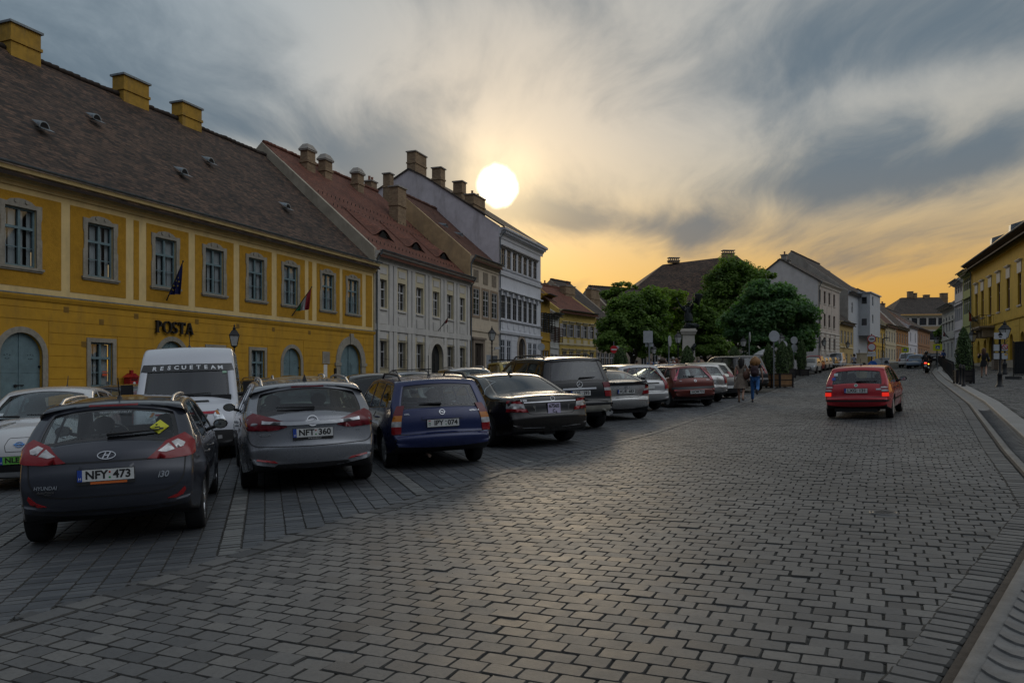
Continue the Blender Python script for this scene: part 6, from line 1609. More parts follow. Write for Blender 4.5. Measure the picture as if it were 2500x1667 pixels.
for sg in (1, -1):
 q = [(.56, .93), (.76, .995), (.80, .935), (.66, .915)]; q2 = [(.84, .945), (.82, 1.005), (.98, 1.03), (1.06, .99), (.96, .955)]
 for w_ in (q, q2): c.patch('lens', 'r', w_ if sg > 0 else mir(w_), M_clearlens, r, .013, step=.03)
 f = [(.62, .455), (.74, .49), (.84, .56), (.86, .53), (.82, .48), (.72, .45)]; c.patch('fog_light', 'r', f if sg > 0 else mir(f), M_reflx, r, .008, step=.04)
c.patch('brake_light', 'b', [(-.24, 1.398), (.24, 1.398), (.24, 1.414), (-.24, 1.414)], M_redlens, r, .004, step=.08)
c.line('seam', 'b', [(-.80, 1.03), (-.74, .90), (-.72, .66, .06), (-.62, .555, .1), (-.4, .53), (.4, .53), (.62, .555, .1), (.72, .66, .06), (.74, .90), (.80, 1.03)], .014, M_trim_b, r)
c.line('crease', 'b', [(-.42, .865), (.42, .865)], .018, M_trim_b, r)
c.line('seam', 'l', [(-.26, .93), (-.30, .5), (-.28, .28)], .008, M_trim_b, r); c.line('seam', 'R', [(-.26, .93), (-.30, .5), (-.28, .28)], .008, M_trim_b, r)
for s_ in 'lR': c.line('seam', s_, [(-1.16, .99), (-.95, .7), (-.90, .5), (-.92, .28)], .008, M_trim_b, r); c.line('seam', s_, [(1.0, .9), (.86, .5), (.84, .28)], .008, M_trim_b, r)
c.line('bumper_edge', 'r', [(-.80, .40), (-.5, .385), (.5, .385), (.80, .40)], .03, M_trim_b, r)
c.patch('badge_recess', 'b', [(-.27, .69), (.27, .69), (.25, .845), (-.25, .845)], P1, r, .001, .001)
plate(r, c, 'r', .74, ('NFY', '473'), frame=('', mat('dealer_orange', (.48, .11, .02), .5), M_white_ink)); emblem(r, c, 'r', 0, .925, .058, 'oval')
label_on(r, c, 'r', .52, .70, 'i30', .085, shear=.3, bold=.002); label_on(r, c, 'r', -.56, .635, 'HYUNDAI', .05, M_chrome, shear=.15, bold=.001); label_on(r, c, 'r', -.56, .595, 'AutoPalace', .036, shear=.25); label_on(r, c, 'r', -.54, .572, 'Debrecen', .018)
wiper(r, c, 'r', (-.02, 1.105), (.48, 1.125)); antenna(r, -1.12, 1.475); mirror(r, c, .80, .965, P1); handle(r, c, (-.12, -.98), .82, P1); rails(r, c, -1.30, .25, .56, M_alloy, .03)
cx_, cz = .47, 1.165
sticker(r, c, 'r', [(cx_, cz-.068), (cx_+.092, cz), (cx_, cz+.068), (cx_-.092, cz)], mat('warning_yellow', (.50, .50, .03), .6, var=.12, vscale=30))
for dx_, dz_, w_, h_ in ((-.02, -.005, .05, .012), (.02, -.02, .04, .018), (-.03, .02, .02, .012)): sticker(r, c, 'r', [(cx_+dx_-w_/2, cz+dz_-h_/2), (cx_+dx_+w_/2, cz+dz_-h_/2), (cx_+dx_+w_/2, cz+dz_+h_/2), (cx_+dx_-w_/2, cz+dz_+h_/2)], M_ink, .007, 'picture')
label_on(r, c, 'r', .03, 1.325, 'FLOTTAKEZEL\u00c9S', .042, mat('faded_white_ink', (.25, .28, .29), .6), shear=.2)
# ---- grey estate
wx = (-1.37, 1.37)
c = Car([(-2.33, .33, .05), (-2.39, .44, .1), (-2.40, .62, .12), (-2.365, .68, .06), (-2.34, .82, .1), (-2.33, .99, .12), (-2.22, 1.07, .05), (-1.86, 1.40, .05), (-1.875, 1.435, .04), (-1.72, 1.47, .12), (-1.0, 1.522, .5), (-.1, 1.53, .7), (.45, 1.48, .5), (1.45, 1.0, .3), (2.1, .84, .3), (2.36, .66, .15), (2.40, .42, .1), (2.3, .22, .05)],
  .925, wx, .335, .24, (1.0, .92), .24, 1.53, (.20, 1.0), (.24, 1.2), (.16, .035), .07, .075)
P2 = paint('steel_grey_paint', (.19, .20, .22), .5, .26)
r = car_root('parked_estate', 'metallic grey estate with chrome bar across its tail, plate NFT 360', from_wheel(896, 1166, -21, wx, 1.585, 'rr'), -21, group=GP)
sw = [[(-1.98, 1.10), (-1.22, 1.04), (-1.20, 1.40), (-1.70, 1.36)], [(-1.15, 1.03), (-.28, .985), (-.32, 1.435), (-1.13, 1.41)], [(-.22, .98), (1.0, .95), (.55, 1.27), (.15, 1.41), (-.25, 1.435)]]
c.build('body', P2, r, [[(-2.04, 1.09), (-.2, .97), (1.1, .935), (.58, 1.29), (.15, 1.43), (-.3, 1.455), (-1.2, 1.43), (-1.74, 1.375)]], sw, (1.085, 1.385, .90), (1.02, 1.43, .92), tint=M_cglass, tint_r=glass_mat('half_tint', (.30, .38, .37), .015))
add_wheels(r, wx, 1.60, .335, .225, 'ten'); cabin(r, c, ((.35, 1),), -.85, 1.05)
TL = [(.36, .885), (.42, .955), (.60, .995), (.92, 1.04), (1.24, 1.07), (1.42, 1.0), (1.40, .90), (1.10, .85), (.66, .84), (.50, .85)]
c.patch('tail_light', 'r', TL, M_darkred, r, .010); c.patch('tail_light', 'r', mir(TL), M_darkred, r, .010)
c.patch('chrome_bar', 'r', [(-.80, .935), (-.35, .905), (.35, .905), (.80, .935), (.80, .962), (.35, .948), (-.35, .948), (-.80, .962)], mat('satin_chrome', (.7, .71, .73), .28, .9), r, .024, .006)
for sg in (1, -1):
 f = [(.50, .415), (.56, .445), (.86, .475), (.86, .455), (.60, .425)]; c.patch('reflector', 'r', [(sg*p[0], p[1]) for p in f][::sg], M_litred if False else M_reflx, r, .01, step=.04)
c.line('seam', 'b', [(-.92, 1.02), (-.84, .84), (-.80, .68, .06), (-.72, .635, .05), (0, .625), (.72, .635, .05), (.80, .68, .06), (.84, .84), (.92, 1.02)], .012, M_trim_b, r)
c.patch('diffuser', 'r', [(-.62, .34), (.62, .34), (.50, .40), (-.50, .40)], M_trim_b, r, .004)
for s_ in 'lR':
 for x in (-.25, -1.18, .95): c.line('seam', s_, [(x, .96), (x-.03, .5), (x, .28)], .008, M_trim_b, r)
c.line('window_trim', 'l', [(-2.0, 1.095), (-.2, .975), (1.05, .94)], .014, M_chrome, r); c.line('window_trim', 'R', [(-2.0, 1.095), (-.2, .975), (1.05, .94)], .014, M_chrome, r)
plate(r, c, 'r', .80, ('NFT', '360'), frame=('www.AutoDuna.hu', M_trim_b, M_white_ink)); emblem(r, c, 'r', 0, .955, .075, 'bolt')
label_on(r, c, 'r', -.60, .79, 'INSIGNIA', .035); label_on(r, c, 'r', .62, .80, 'CDTI', .028)
c.patch('brake_light', 'b', [(-.22, 1.398), (.22, 1.398), (.22, 1.418), (-.22, 1.418)], M_darkred, r, .004, step=.08)
wiper(r, c, 'r', (.05, 1.115), (-.44, 1.125)); antenna(r, -1.45, 1.505, True); mirror(r, c, .85, 1.0, P2); handle(r, c, (-.10, -1.0), .86, P2); rails(r, c, -1.65, .35, .60, M_alloy, .05)
# ---- blue estate
wx = (-1.307, 1.307)
c = Car([(-2.12, .36, .04), (-2.16, .43, .06), (-2.17, .56, .08), (-2.07, .60, .03), (-2.06, .80, .12), (-2.0, .97, .10), (-1.80, 1.36, .06), (-1.72, 1.435, .08), (-1.0, 1.478, .4), (0, 1.478, .6), (.42, 1.43, .4), (1.2, .98, .25), (1.9, .84, .3), (2.08, .66, .12), (2.12, .42, .1), (2.05, .22, .05)],
  .855, wx, .305, .24, (.97, .90), .19, 1.475, (.12, .7), (.22, 1.0), (.07, .03), .05, .075)
P3 = paint('navy_paint', (.006, .014, .072), .2, .26)
r = car_root('parked_estate', 'dark blue older estate with upright tail and black roof rails, plate IPY 074', from_wheel(1166, 1123.6, -20.5, wx, 1.44, 'rr'), -20.5, group=GP)
sw = [[(-1.86, 1.02), (-1.05, .985), (-1.05, 1.36), (-1.68, 1.345)], [(-.99, .98), (-.20, .95), (-.24, 1.385), (-.99, 1.375)], [(-.14, .95), (.92, .925), (.52, 1.22), (.14, 1.36), (-.17, 1.385)]]
c.build('body', P3, r, [[(-1.90, 1.01), (-.2, .94), (1.0, .91), (.55, 1.235), (.14, 1.375), (-.3, 1.40), (-1.0, 1.395), (-1.70, 1.36)]], sw, (.995, 1.345, .86), (1.0, 1.39, .9))
add_wheels(r, wx, 1.455, .305, .185, 'cap', M_hubcap); cabin(r, c, ((.32, 1),), -.70, 1.02)
for sg in (1, -1):
 for z0, z1, mm in ((.58, .70, M_redlens), (.70, .78, M_clearlens), (.78, .87, M_orange), (.87, 1.02, M_darkred)):
  q = [(.80, z0), (1.02, z0), (1.02-.02*(z1 > .8), z1), (.80+.0*(z1 > .9), z1)]; c.patch('tail_light', 'r', [(sg*p[0], p[1]) for p in q][::sg], mm, r, .010, step=.04)
c.line('seam', 'b', [(-.77, .99), (-.76, .62, .04), (-.70, .575, .05), (.70, .575, .05), (.76, .62, .04), (.77, .99)], .012, M_trim_b, r)
c.patch('plate_ledge', 'b', [(-.33, .80), (.33, .80), (.33, .84), (-.33, .84)], P3, r, .020, .004)
plate(r, c, 'r', .735, ('IPY', '074'), kind='old'); emblem(r, c, 'r', 0, .905, .045, 'bolt'); label_on(r, c, 'r', -.56, .885, 'OPEL', .038); label_on(r, c, 'r', .55, .905, 'ASTRA 1.4', .038)
wiper(r, c, 'r', (.0, 1.03), (-.35, 1.04)); antenna(r, -1.25, 1.485, lean=-.05, L=.34); mirror(r, c, .78, .965, M_trim_b); handle(r, c, (-.05, -.95), .82, P3); rails(r, c, -1.60, -.1, .56, M_trim_b, .075)
for s_ in 'lR':
 c.line('side_moulding', s_, [(-.9, .55), (.95, .55)], .05, P3, r, .008)
 for x in (-.17, -1.02, .95): c.line('seam', s_, [(x, .94), (x-.03, .5), (x, .28)], .008, M_trim_b, r)
for q in ((.17, .45),): pass
e_ = MB(); e_.tube([(-1.9, .25, .24), (-2.14, .25, .23)], .025, 8); e_.build('exhaust', mat('rusty_pipe', (.12, .08, .06), .7, .4), r)
# ---- black saloon
wx = (-1.58, 1.58)
c = Car([(-2.55, .31, .05), (-2.64, .43, .1), (-2.66, .62, .12), (-2.60, .70, .04), (-2.58, .86, .10), (-2.53, 1.005, .06), (-2.38, 1.03, .1), (-1.78, 1.055, .2), (-1.05, 1.40, .45), (-.6, 1.46, .4), (0, 1.475, .6), (.5, 1.42, .5), (1.45, 1.0, .35), (2.2, .86, .4), (2.5, .68, .15), (2.55, .42, .1), (2.45, .22, .05)],
  .935, wx, .345, .23, (.99, .93), .25, 1.475, (.19, 1.0), (.24, 1.2), (.13, .035), .09, .08)
P4 = paint('black_brown_paint', (.010, .008, .007), .25, .2)
r = car_root('parked_saloon', 'long black luxury saloon with chrome strip on its boot and small square plate', from_wheel(1378, 1074, -27, wx, 1.62, 'rr'), -27, group=GP); r.scale = (1.03, 1.03, 1.0)
sw = [[(-1.42, 1.035), (-.96, 1.02), (-.98, 1.345), (-1.16, 1.26)], [(-.90, 1.02), (-.02, .985), (-.08, 1.40), (-.70, 1.385), (-.92, 1.35)], [(.04, .985), (1.1, .955), (.68, 1.22), (.30, 1.36), (.0, 1.40)]]
c.build('body', P4, r, [[(-1.5, 1.03), (-.1, .975), (1.18, .94), (.7, 1.24), (.3, 1.38), (-.05, 1.42), (-.72, 1.40), (-1.2, 1.275)]], sw, (1.065, 1.40, .86, -.8), (1.03, 1.385, .92), tint=M_cglass, tint_r=glass_mat('rear_tint', (.05, .06, .07), .08))
add_wheels(r, wx, 1.63, .345, .245, 'seven', M_alloy); cabin(r, c, ((.35, 1),), -.95, 1.0)
for sg in (1, -1):
 for z0, z1, mm, w0_ in ((.70, .765, M_redlens, .56), (.765, .86, M_clearlens, .64), (.86, .915, M_redlens, .70)):
  q = [(w0_, z0), (1.30, z0+.02), (1.26, z1+.02), (w0_+.05, z1)]; c.patch('tail_light', 'r', [(sg*p[0], p[1]) for p in q][::sg], mm, r, .009, step=.05)
c.line('seam', 'b', [(-.62, .99), (-.60, .86), (-.52, .70, .06), (-.44, .655, .06), (.44, .655, .06), (.52, .70, .06), (.60, .86), (.62, .99)], .012, M_trim_b, r)
c.line('chrome_strip', 'b', [(-.56, .885), (0, .892), (.56, .885)], .018, M_chrome, r, .012)
c.patch('plate_recess', 'b', [(-.36, .70), (.36, .70), (.42, .86), (-.42, .86)], M_gloss_b, r, .002, .001)
plate(r, c, 'r', .755, ('67565', 'C\u2082'), .27, .21, kind='square', y=.02); emblem(r, c, 'r', .02, .945, .048, 'star'); label_on(r, c, 'r', -.56, .925, 'S 500', .055, bold=.001)
for sg in (1, -1): c.line('bumper_strip', 'r', [(sg*.2, .40), (sg*.72, .41)], .012, M_chrome, r, .006)
antenna(r, -.85, 1.455, True); mirror(r, c, .95, 1.0, P4); handle(r, c, (.02, -1.0), .86, M_chrome)
for s_ in 'lR':
 c.line('window_trim', s_, [(-1.5, 1.03), (-.1, .972), (1.15, .938)], .012, M_chrome, r); c.line('window_trim', s_, [(-1.5, 1.035), (-1.2, 1.28), (-.72, 1.41), (-.05, 1.43)], .010, M_chrome, r)
 for x in (0, -1.0, 1.1): c.line('seam', s_, [(x, .96), (x-.02, .5), (x, .28)], .008, M_trim_b, r)
e_ = MB(); e_.box(-2.45, -2.25, -.12, .12, .24, .30); e_.build('tow_bracket', M_trim_b, r)
# ---- black off-roader
wx = (-1.54, 1.54)
c = Car([(-2.38, .42, .05), (-2.50, .48, .05), (-2.51, .70, .08), (-2.42, .74, .03), (-2.40, .98, .1), (-2.36, 1.16, .08), (-2.16, 1.70, .06), (-2.12, 1.755, .06), (-1.4, 1.80, .4), (0, 1.80, .6), (.42, 1.75, .4), (1.25, 1.18, .25), (2.1, 1.06, .25), (2.38, .86, .12), (2.44, .5, .1), (2.35, .3, .05)],
  .96, wx, .375, .30, (1.14, 1.06), .22, 1.80, (.15, .9), (.2, 1.1), (.09, .03), .07, .09, flare=.03)
P5 = paint('black_paint', (.008, .008, .009), .2, .2)
r = car_root('parked_suv', 'big black off-roader with roof rails and chrome tailgate strip, plate LYJ 293', from_wheel(1461, 1042, -21.5, wx, 1.66, 'rr'), -21.5, group=GP)
sw = [[(-2.02, 1.22), (-1.18, 1.17), (-1.20, 1.63), (-1.92, 1.62)], [(-1.08, 1.17), (-.18, 1.13), (-.22, 1.66), (-1.08, 1.65)], [(-.10, 1.13), (1.0, 1.09), (.58, 1.42), (.16, 1.62), (-.13, 1.66)]]
c.build('body', P5, r, [[(-2.08, 1.205), (-.2, 1.115), (1.1, 1.075), (.6, 1.44), (.16, 1.64), (-.2, 1.68), (-1.94, 1.645)]], sw, (1.205, 1.68, .90), (1.22, 1.70, .92), tint=M_cglass, tint_r=M_cglass_d)
add_wheels(r, wx, 1.67, .375, .265, 'five'); cabin(r, c, ((.32, 1),), -.75, 1.22)
for sg in (1, -1):
 for z0, z1, mm in ((.80, .94, M_redlens), (.94, 1.01, M_clearlens), (1.01, 1.14, M_darkred)):
  q = [(.84, z0), (1.16, z0), (1.16, z1), (.84, z1)]; c.patch('tail_light', 'r', [(sg*p[0], p[1]) for p in q][::sg], mm, r, .010, step=.06)
c.patch('chrome_bar', 'r', [(-.52, .985), (.52, .985), (.52, 1.025), (-.52, 1.025)], M_chrome, r, .016, .005); plate(r, c, 'r', .90, ('LYJ', '293')); emblem(r, c, 'r', 0, 1.11, .075, 'star')
c.line('seam', 'b', [(-.80, 1.18), (-.78, .80, .05), (-.7, .745, .05), (.7, .745, .05), (.78, .80, .05), (.80, 1.18)], .012, M_trim_b, r)
c.patch('bumper_guard', 'r', [(-.86, .46), (.86, .46), (.86, .60), (-.86, .60)], mat('brushed_guard', (.30, .29, .25), .4, .7, var=.2), r, .010)
wiper(r, c, 'r', (.02, 1.255), (.45, 1.265)); mirror(r, c, .82, 1.16, P5, .22, .18); rails(r, c, -1.85, .3, .64, M_trim_b, .07); handle(r, c, (-.02, -.95), .98, P5)
for s_ in 'lR':
 for x in (-.14, -1.12, 1.0): c.line('seam', s_, [(x, 1.1), (x-.02, .6), (x, .38)], .008, M_trim_b, r)
e_ = MB(); e_.tube([(-2.3, -.66, .40), (-2.54, -.66, .40)], [.055, .06], 10); e_.build('exhaust', M_chrome, r)
e_ = MB(); e_.box(-2.5, -2.2, -.1, .1, .30, .36); e_.tube([(-2.48, 0, .34), (-2.60, 0, .36), (-2.60, 0, .44)], .022, 8); e_.ball((-2.60, 0, .46), .028, 8); e_.build('tow_bar', M_trim_b, r)
# ---- silver coupe
wx = (-1.36, 1.36)
c = Car([(-1.98, .32, .05), (-2.06, .43, .1), (-2.08, .60, .1), (-2.0, .66, .03), (-2.02, .84, .08), (-2.00, 1.02, .03), (-2.04, 1.06, .03), (-1.72, 1.10, .12), (-.9, 1.36, .5), (-.4, 1.405, .4), (.05, 1.40, .5), (.5, 1.34, .4), (1.3, .94, .3), (1.95, .80, .3), (2.2, .62, .12), (2.24, .40, .1), (2.15, .22, .05)],
  .865, wx, .318, .20, (.98, .88), .24, 1.405, (.17, .9), (.22, 1.1), (.11, .035), .07, .08)
P6 = paint('silver_paint', (.36, .36, .35), .65, .26)
r = car_root('parked_coupe', 'silver coupe with black band under its rear spoiler, plate KUE 683', from_wheel(1567, 1020, -19, wx, 1.48, 'rr'), -19, group=GP)
sw = [[(-1.3, 1.04), (-.35, .985), (-.38, 1.33), (-.85, 1.27)], [(-.28, .98), (1.0, .91), (.62, 1.16), (.2, 1.31), (-.3, 1.335)]]
c.build('body', P6, r, [[(-1.38, 1.035), (-.3, .965), (1.08, .895), (.64, 1.18), (.2, 1.33), (-.35, 1.355), (-.88, 1.29)]], sw, (1.115, 1.355, .88, -.5), (.97, 1.31, .92))
add_wheels(r, wx, 1.49, .318, .225, 'seven'); cabin(r, c, ((.3, 1),), -.7, .97)
c.patch('spoiler_band', 'r', [(-.74, .965), (.74, .965), (.80, 1.035), (-.80, 1.035)], M_gloss_b, r, .012, .01)
for sg in (1, -1):
 for z0, z1, mm, w0_, w1_ in ((.70, .80, M_redlens, .62, 1.16), (.80, .86, M_clearlens, .70, 1.16), (.86, .97, M_redlens, .76, 1.14)):
  q = [(w0_, z0), (w1_, z0+.03), (w1_, z1+.03), (w0_+.05, z1)]; c.patch('tail_light', 'r', [(sg*p[0], p[1]) for p in q][::sg], mm, r, .010, step=.05)
c.line('seam', 'b', [(-.70, .96), (-.60, .70, .06), (-.5, .645, .06), (.5, .645, .06), (.60, .70, .06), (.70, .96)], .012, M_trim_b, r)
plate(r, c, 'r', .80, ('KUE', '683')); emblem(r, c, 'r', 0, .915, .04, 'star'); antenna(r, -.75, 1.385, True); mirror(r, c, .85, .93, P6); handle(r, c, (-.15,), .84, P6)
e_ = MB(); e_.tube([(-1.9, .5, .27), (-2.1, .5, .26)], .05, 10); e_.build('exhaust', M_chrome, r)
# ---- generic shapes for the rest: built once, painted and copied
def wagon_shape(L=4.5, H=1.50, W=.87, wb=2.65, tail=.30):
 x0, x1 = -L/2-.03, L/2-.03
 return Car([(x0+.06, .34, .05), (x0, .43, .08), (x0-.01, .60, .08), (x0+.06, .65, .03), (x0+.07, .86, .1), (x0+.14, 1.0, .06), (x0+.14+tail, H-.11, .06), (x0+.2+tail, H-.035, .08), (x0+1.2, H-.005, .5), (-.2, H, .6), (.35, H-.06, .4), (1.2, .98, .3), (x1-.35, .82, .3), (x1-.06, .64, .12), (x1, .40, .1), (x1-.08, .22, .05)],
      W, (-wb/2, wb/2), .31, .24, (.96, .90), .21, H, (.15, .8), (.22, 1.05), (.10, .035), .06, .095)
def wagon_wins(H, x0, tail):
 xe = x0+.14+tail
 return [[(x0+.32, 1.03), (-1.0, .985), (-1.0, H-.12), (xe+.12, H-.14)], [(-.94, .98), (-.2, .95), (-.22, H-.095), (-.94, H-.11)], [(-.14, .95), (.92, .925), (.50, 1.22), (.12, H-.12), (-.16, H-.095)]], [[(x0+.28, 1.02), (-.2, .935), (1.0, .91), (.53, 1.235), (.12, H-.105), (-.2, H-.08), (xe+.1, H-.12)]]
def generic(name, label, p, heading, pm, L=4.5, H=1.5, W=.87, wb=2.65, tail=.30, tails=None, plate_txt=('', ''), rail=None, style='five', emb=None, clad=None, vol=None, group=GP, front=True, rear=True, headl=True):
 c = wagon_shape(L, H, W, wb, tail); r = car_root(name, label, p, heading, group=group); sw, dl = wagon_wins(H, c.x0, tail)
 c.build('body', pm, r, dl, sw, (1.02, H-.13, .86), (1.0, H-.08, .9), clad=clad, clad_m=clad)
 add_wheels(r, (-wb/2, wb/2), 2*W-.25, .31, .2, style); cabin(r, c, ((.3, 1),), -.75, 1.03, hz if False else True) if False else cabin(r, c, ((.3, 1),), -.75, 1.03)
 for sg in (1, -1):
  if rear:
   for poly, mm in (tails or ([[(.72, .68), (1.08, .70), (1.08, .98), (.78, .98)], M_redlens],)): c.patch('tail_light', 'r', [(sg*q[0], q[1]) for q in poly][::sg], mm, r, .010, step=.06)
  if headl: c.patch('headlight', 'f', [(sg*q[0], q[1]) for q in ((.48, .58), (.98, .63), (1.16, .74), (.62, .70))][::sg], M_head, r, .008, step=.06)
 if headl: c.patch('grille', 'f', [(-.38, .54), (.38, .54), (.42, .66), (-.42, .66)], M_trim_b, r, .006); c.patch('air_intake', 'f', [(-.55, .27), (.55, .27), (.5, .40), (-.5, .40)], M_trim_b, r, .004); plate(r, c, 'f', .47, plate_txt)
 if rear: plate(r, c, 'r', .78, plate_txt); c.line('seam', 'b', [(-.74, .99), (-.72, .68, .05), (-.64, .625, .05), (.64, .625, .05), (.72, .68, .05), (.74, .99)], .012, M_trim_b, r); wiper(r, c, 'r', (.0, 1.06), (-.35, 1.07))
 if emb: emblem(r, c, 'r', 0, .93, .045, emb)
 mirror(r, c, .78, .96, pm); handle(r, c, (-.08, -.95), .82, pm)
 for s_ in 'lR':
  for x in (-.17, -.97, .95): c.line('seam', s_, [(x, .93), (x-.03, .5), (x, .28)], .008, M_trim_b, r)
 if rail: rails(r, c, c.x0+.7, .15, W-.33, rail, .05)
 return r, c
tall = lambda a: [[(.80, .70), (1.06, .72), (1.04, a), (.86, a)], M_redlens]
g, c = generic('parked_estate', 'silver estate with tall red lamps beside its rear window, behind the silver coupe', from_wheel(1604, 999, -19, (-1.37, 1.37), 1.56, 'rr'), -19, paint('silver_paint_b', (.33, .335, .34), .6, .28), 4.7, 1.54, .90, 2.74, .38, tails=(tall(1.05), [[(1.0, 1.05), (1.05, 1.05), (.98, 1.42), (.93, 1.42)], M_redlens]))
c.patch('side_moulding', 'r', [(-.55, .88), (.55, .88), (.55, .92), (-.55, .92)], M_trim_b, g, .01)
# ---- brick red small hatchback
wx = (-1.245, 1.245)
c = Car([(-1.80, .34, .05), (-1.88, .43, .08), (-1.885, .62, .06), (-1.80, .66, .03), (-1.79, .86, .10), (-1.74, .98, .06), (-1.46, 1.34, .06), (-1.40, 1.405, .08), (-.8, 1.44, .4), (-.1, 1.445, .5), (.38, 1.39, .4), (1.15, .99, .25), (1.65, .86, .25), (1.86, .66, .12), (1.90, .42, .1), (1.82, .22, .05)],
  .825, wx, .292, .25, (.96, .90), .20, 1.44, (.15, .7), (.2, .9), (.11, .035), .06, .075)
P8 = paint('brick_red_paint', (.125, .022, .014), .3, .28)
r = car_root('parked_hatchback', 'small brick red hatchback with tall rear lamps, plate HOM 722', from_wheel(1630, 995, -15, wx, 1.42, 'rl'), -15, group=GP)
sw = [[(-1.42, 1.05), (-1.0, 1.0), (-1.0, 1.33), (-1.2, 1.29)], [(-.92, .985), (-.12, .955), (-.16, 1.36), (-.92, 1.35)], [(-.06, .955), (.85, .925), (.48, 1.2), (.12, 1.33), (-.09, 1.36)]]
c.build('body', P8, r, [], sw, (1.0, 1.33, .84), (1.01, 1.35, .9))
add_wheels(r, wx, 1.425, .292, .175, 'cap', M_hubcap); cabin(r, c, ((.3, 1),), -.62, 1.02)
for sg in (1, -1):
 q = [(.86, .90), (1.04, .92), (.98, 1.12), (.90, 1.30), (.84, 1.34), (.82, 1.2)]; c.patch('tail_light', 'r', [(sg*p[0], p[1]) for p in q][::sg], mat('pink_red_lens', (.34, .012, .045), .15, coat=1.), r, .010, step=.05)
 q = [(.78, .565), (.95, .57), (.95, .61), (.78, .605)]; c.patch('reflector', 'r', [(sg*p[0], p[1]) for p in q][::sg], M_reflx, r, .010, step=.05)
c.patch('bumper_strip', 'r', [(-1.15, .62), (1.15, .62), (1.15, .70), (-1.15, .70)], mat('grey_plastic', (.045, .047, .05), .6), r, .008)
c.line('seam', 'b', [(-.72, 1.0), (-.70, .70), (.70, .70), (.72, 1.0)], .012, M_trim_b, r)
plate(r, c, 'r', .525, ('HOM', '722'), kind='old'); emblem(r, c, 'r', 0, .90, .045, 'bolt'); label_on(r, c, 'r', -.52, .90, 'OPEL', .04); label_on(r, c, 'r', .50, .91, 'CORSA', .04); wiper(r, c, 'r', (.0, 1.03), (-.38, 1.05)); antenna(r, -1.15, 1.43, lean=-.1, L=.25); mirror(r, c, .72, .96, P8)
for s_ in 'lR':
 c.line('side_moulding', s_, [(-.88, .58), (.9, .58)], .06, mat('grey_plastic', (.045, .047, .05), .6), r, .008)
 for x in (-.09, -.95, .88): c.line('seam', s_, [(x, .94), (x-.02, .5), (x, .28)], .008, M_trim_b, r)
handle(r, c, (-.02, -.85), .84, M_trim_b)
PS = paint('silver_paint', (.36, .36, .35), .65, .26); PB = paint('black_paint', (.008, .008, .009), .2, .2)
g, c = generic('parked_estate', 'silver estate half hidden behind the small brick red hatchback', from_wheel(1756, 979, -12, (-1.3, 1.3), 1.5, 'rr'), -12, PS, 4.4, 1.47, .86, 2.6, .32, tails=(tall(1.0),), plate_txt=('', '37'))
g, c = generic('parked_hatchback', 'silver hatchback with bulging red rear lamps, between the silver estate and the walking women', from_wheel(1779.6, 969, -9, (-1.3, 1.3), 1.54, 'rr'), -9, paint('champagne_paint', (.33, .33, .29), .6, .28), 4.2, 1.50, .88, 2.6, .42, tails=([[(.66, .80), (1.06, .82), (1.0, 1.05), (.80, 1.08)], M_redlens],), plate_txt=('', '577'), emb='ovals')
g, c = generic('parked_mpv', 'long black people carrier parked behind the two walking women', gnd(1795, 37.0).xy+Vector((0, 1.5)), -15, PB, 4.95, 1.76, .95, 2.95, .30, tails=([[(.84, .85), (1.06, .87), (1.02, 1.25), (.90, 1.25)], M_redlens],))
# ---- white electric hatchback facing us, far left
GO = 'cars of the second row facing the first'
HB = 161.5
def from_front(px, py, Z, heading, x1):
 """middle of a car facing the camera, from the picture position and distance of its nose"""
 g = at(px, py, Z); t = R(90-heading); return (g.x-math.cos(t)*x1, g.y-math.sin(t)*x1)
wx = (-1.35, 1.35)
c = Car([(-2.10, .24, .05), (-2.16, .45, .1), (-2.12, .9, .2), (-2.0, 1.12, .15), (-1.55, 1.45, .2), (-.8, 1.54, .5), (0, 1.55, .6), (.45, 1.49, .5), (1.45, 1.02, .35), (2.0, .92, .3), (2.22, .72, .2), (2.27, .48, .15), (2.24, .30, .05), (2.15, .20, .04)],
  .885, wx, .315, .19, (1.0, .95), .22, 1.55, (.18, .9), (.26, 1.2), (.17, .04), .09, .08)
PW = paint('white_paint', (.50, .505, .51), .0, .25)
r = car_root('parked_hatchback', 'white electric hatchback with green number plate, facing us at the far left', from_front(48, 1095, 11.2, HB, 2.2), HB, group=GO); r.scale = (.96, .94, .97)
sw = [[(-1.7, 1.14), (-1.1, 1.06), (-1.12, 1.40), (-1.4, 1.36)], [(-1.0, 1.05), (-.18, 1.02), (-.2, 1.45), (-1.0, 1.43)], [(-.1, 1.02), (1.15, .99), (.62, 1.28), (.2, 1.43), (-.13, 1.45)]]
c.build('body', PW, r, [], sw, (1.15, 1.42, .8), (1.06, 1.475, .9))
add_wheels(r, wx, 1.53, .315, .205, 'five'); cabin(r, c, ((.35, 1),), -.75, 1.08)
for sg in (1, -1):
 q = [(.62, .80), (.80, .74), (1.02, .86), (1.0, .98), (.88, 1.0), (.72, .92)]; c.patch('headlight', 'f', [(sg*p[0], p[1]) for p in q][::sg], M_head, r, .02, step=.05)
 q = [(.5, .33), (.74, .36), (.74, .42), (.52, .41)]; c.patch('fog_light', 'f', [(sg*p[0], p[1]) for p in q][::sg], M_clearlens, r, .006, step=.05)
c.line('charge_flap', 'f', [(-.19, .60), (.19, .60), (.22, .69), (.18, .80, .03), (-.18, .80, .03), (-.22, .69)], .008, M_trim_b, r, closed=True)
c.patch('air_intake', 'f', [(-.62, .30), (.62, .30), (.56, .42), (-.56, .42)], M_trim_b, r, .003); c.line('chrome_strip', 'f', [(-.75, .545), (0, .52), (.75, .545)], .012, M_chrome, r)
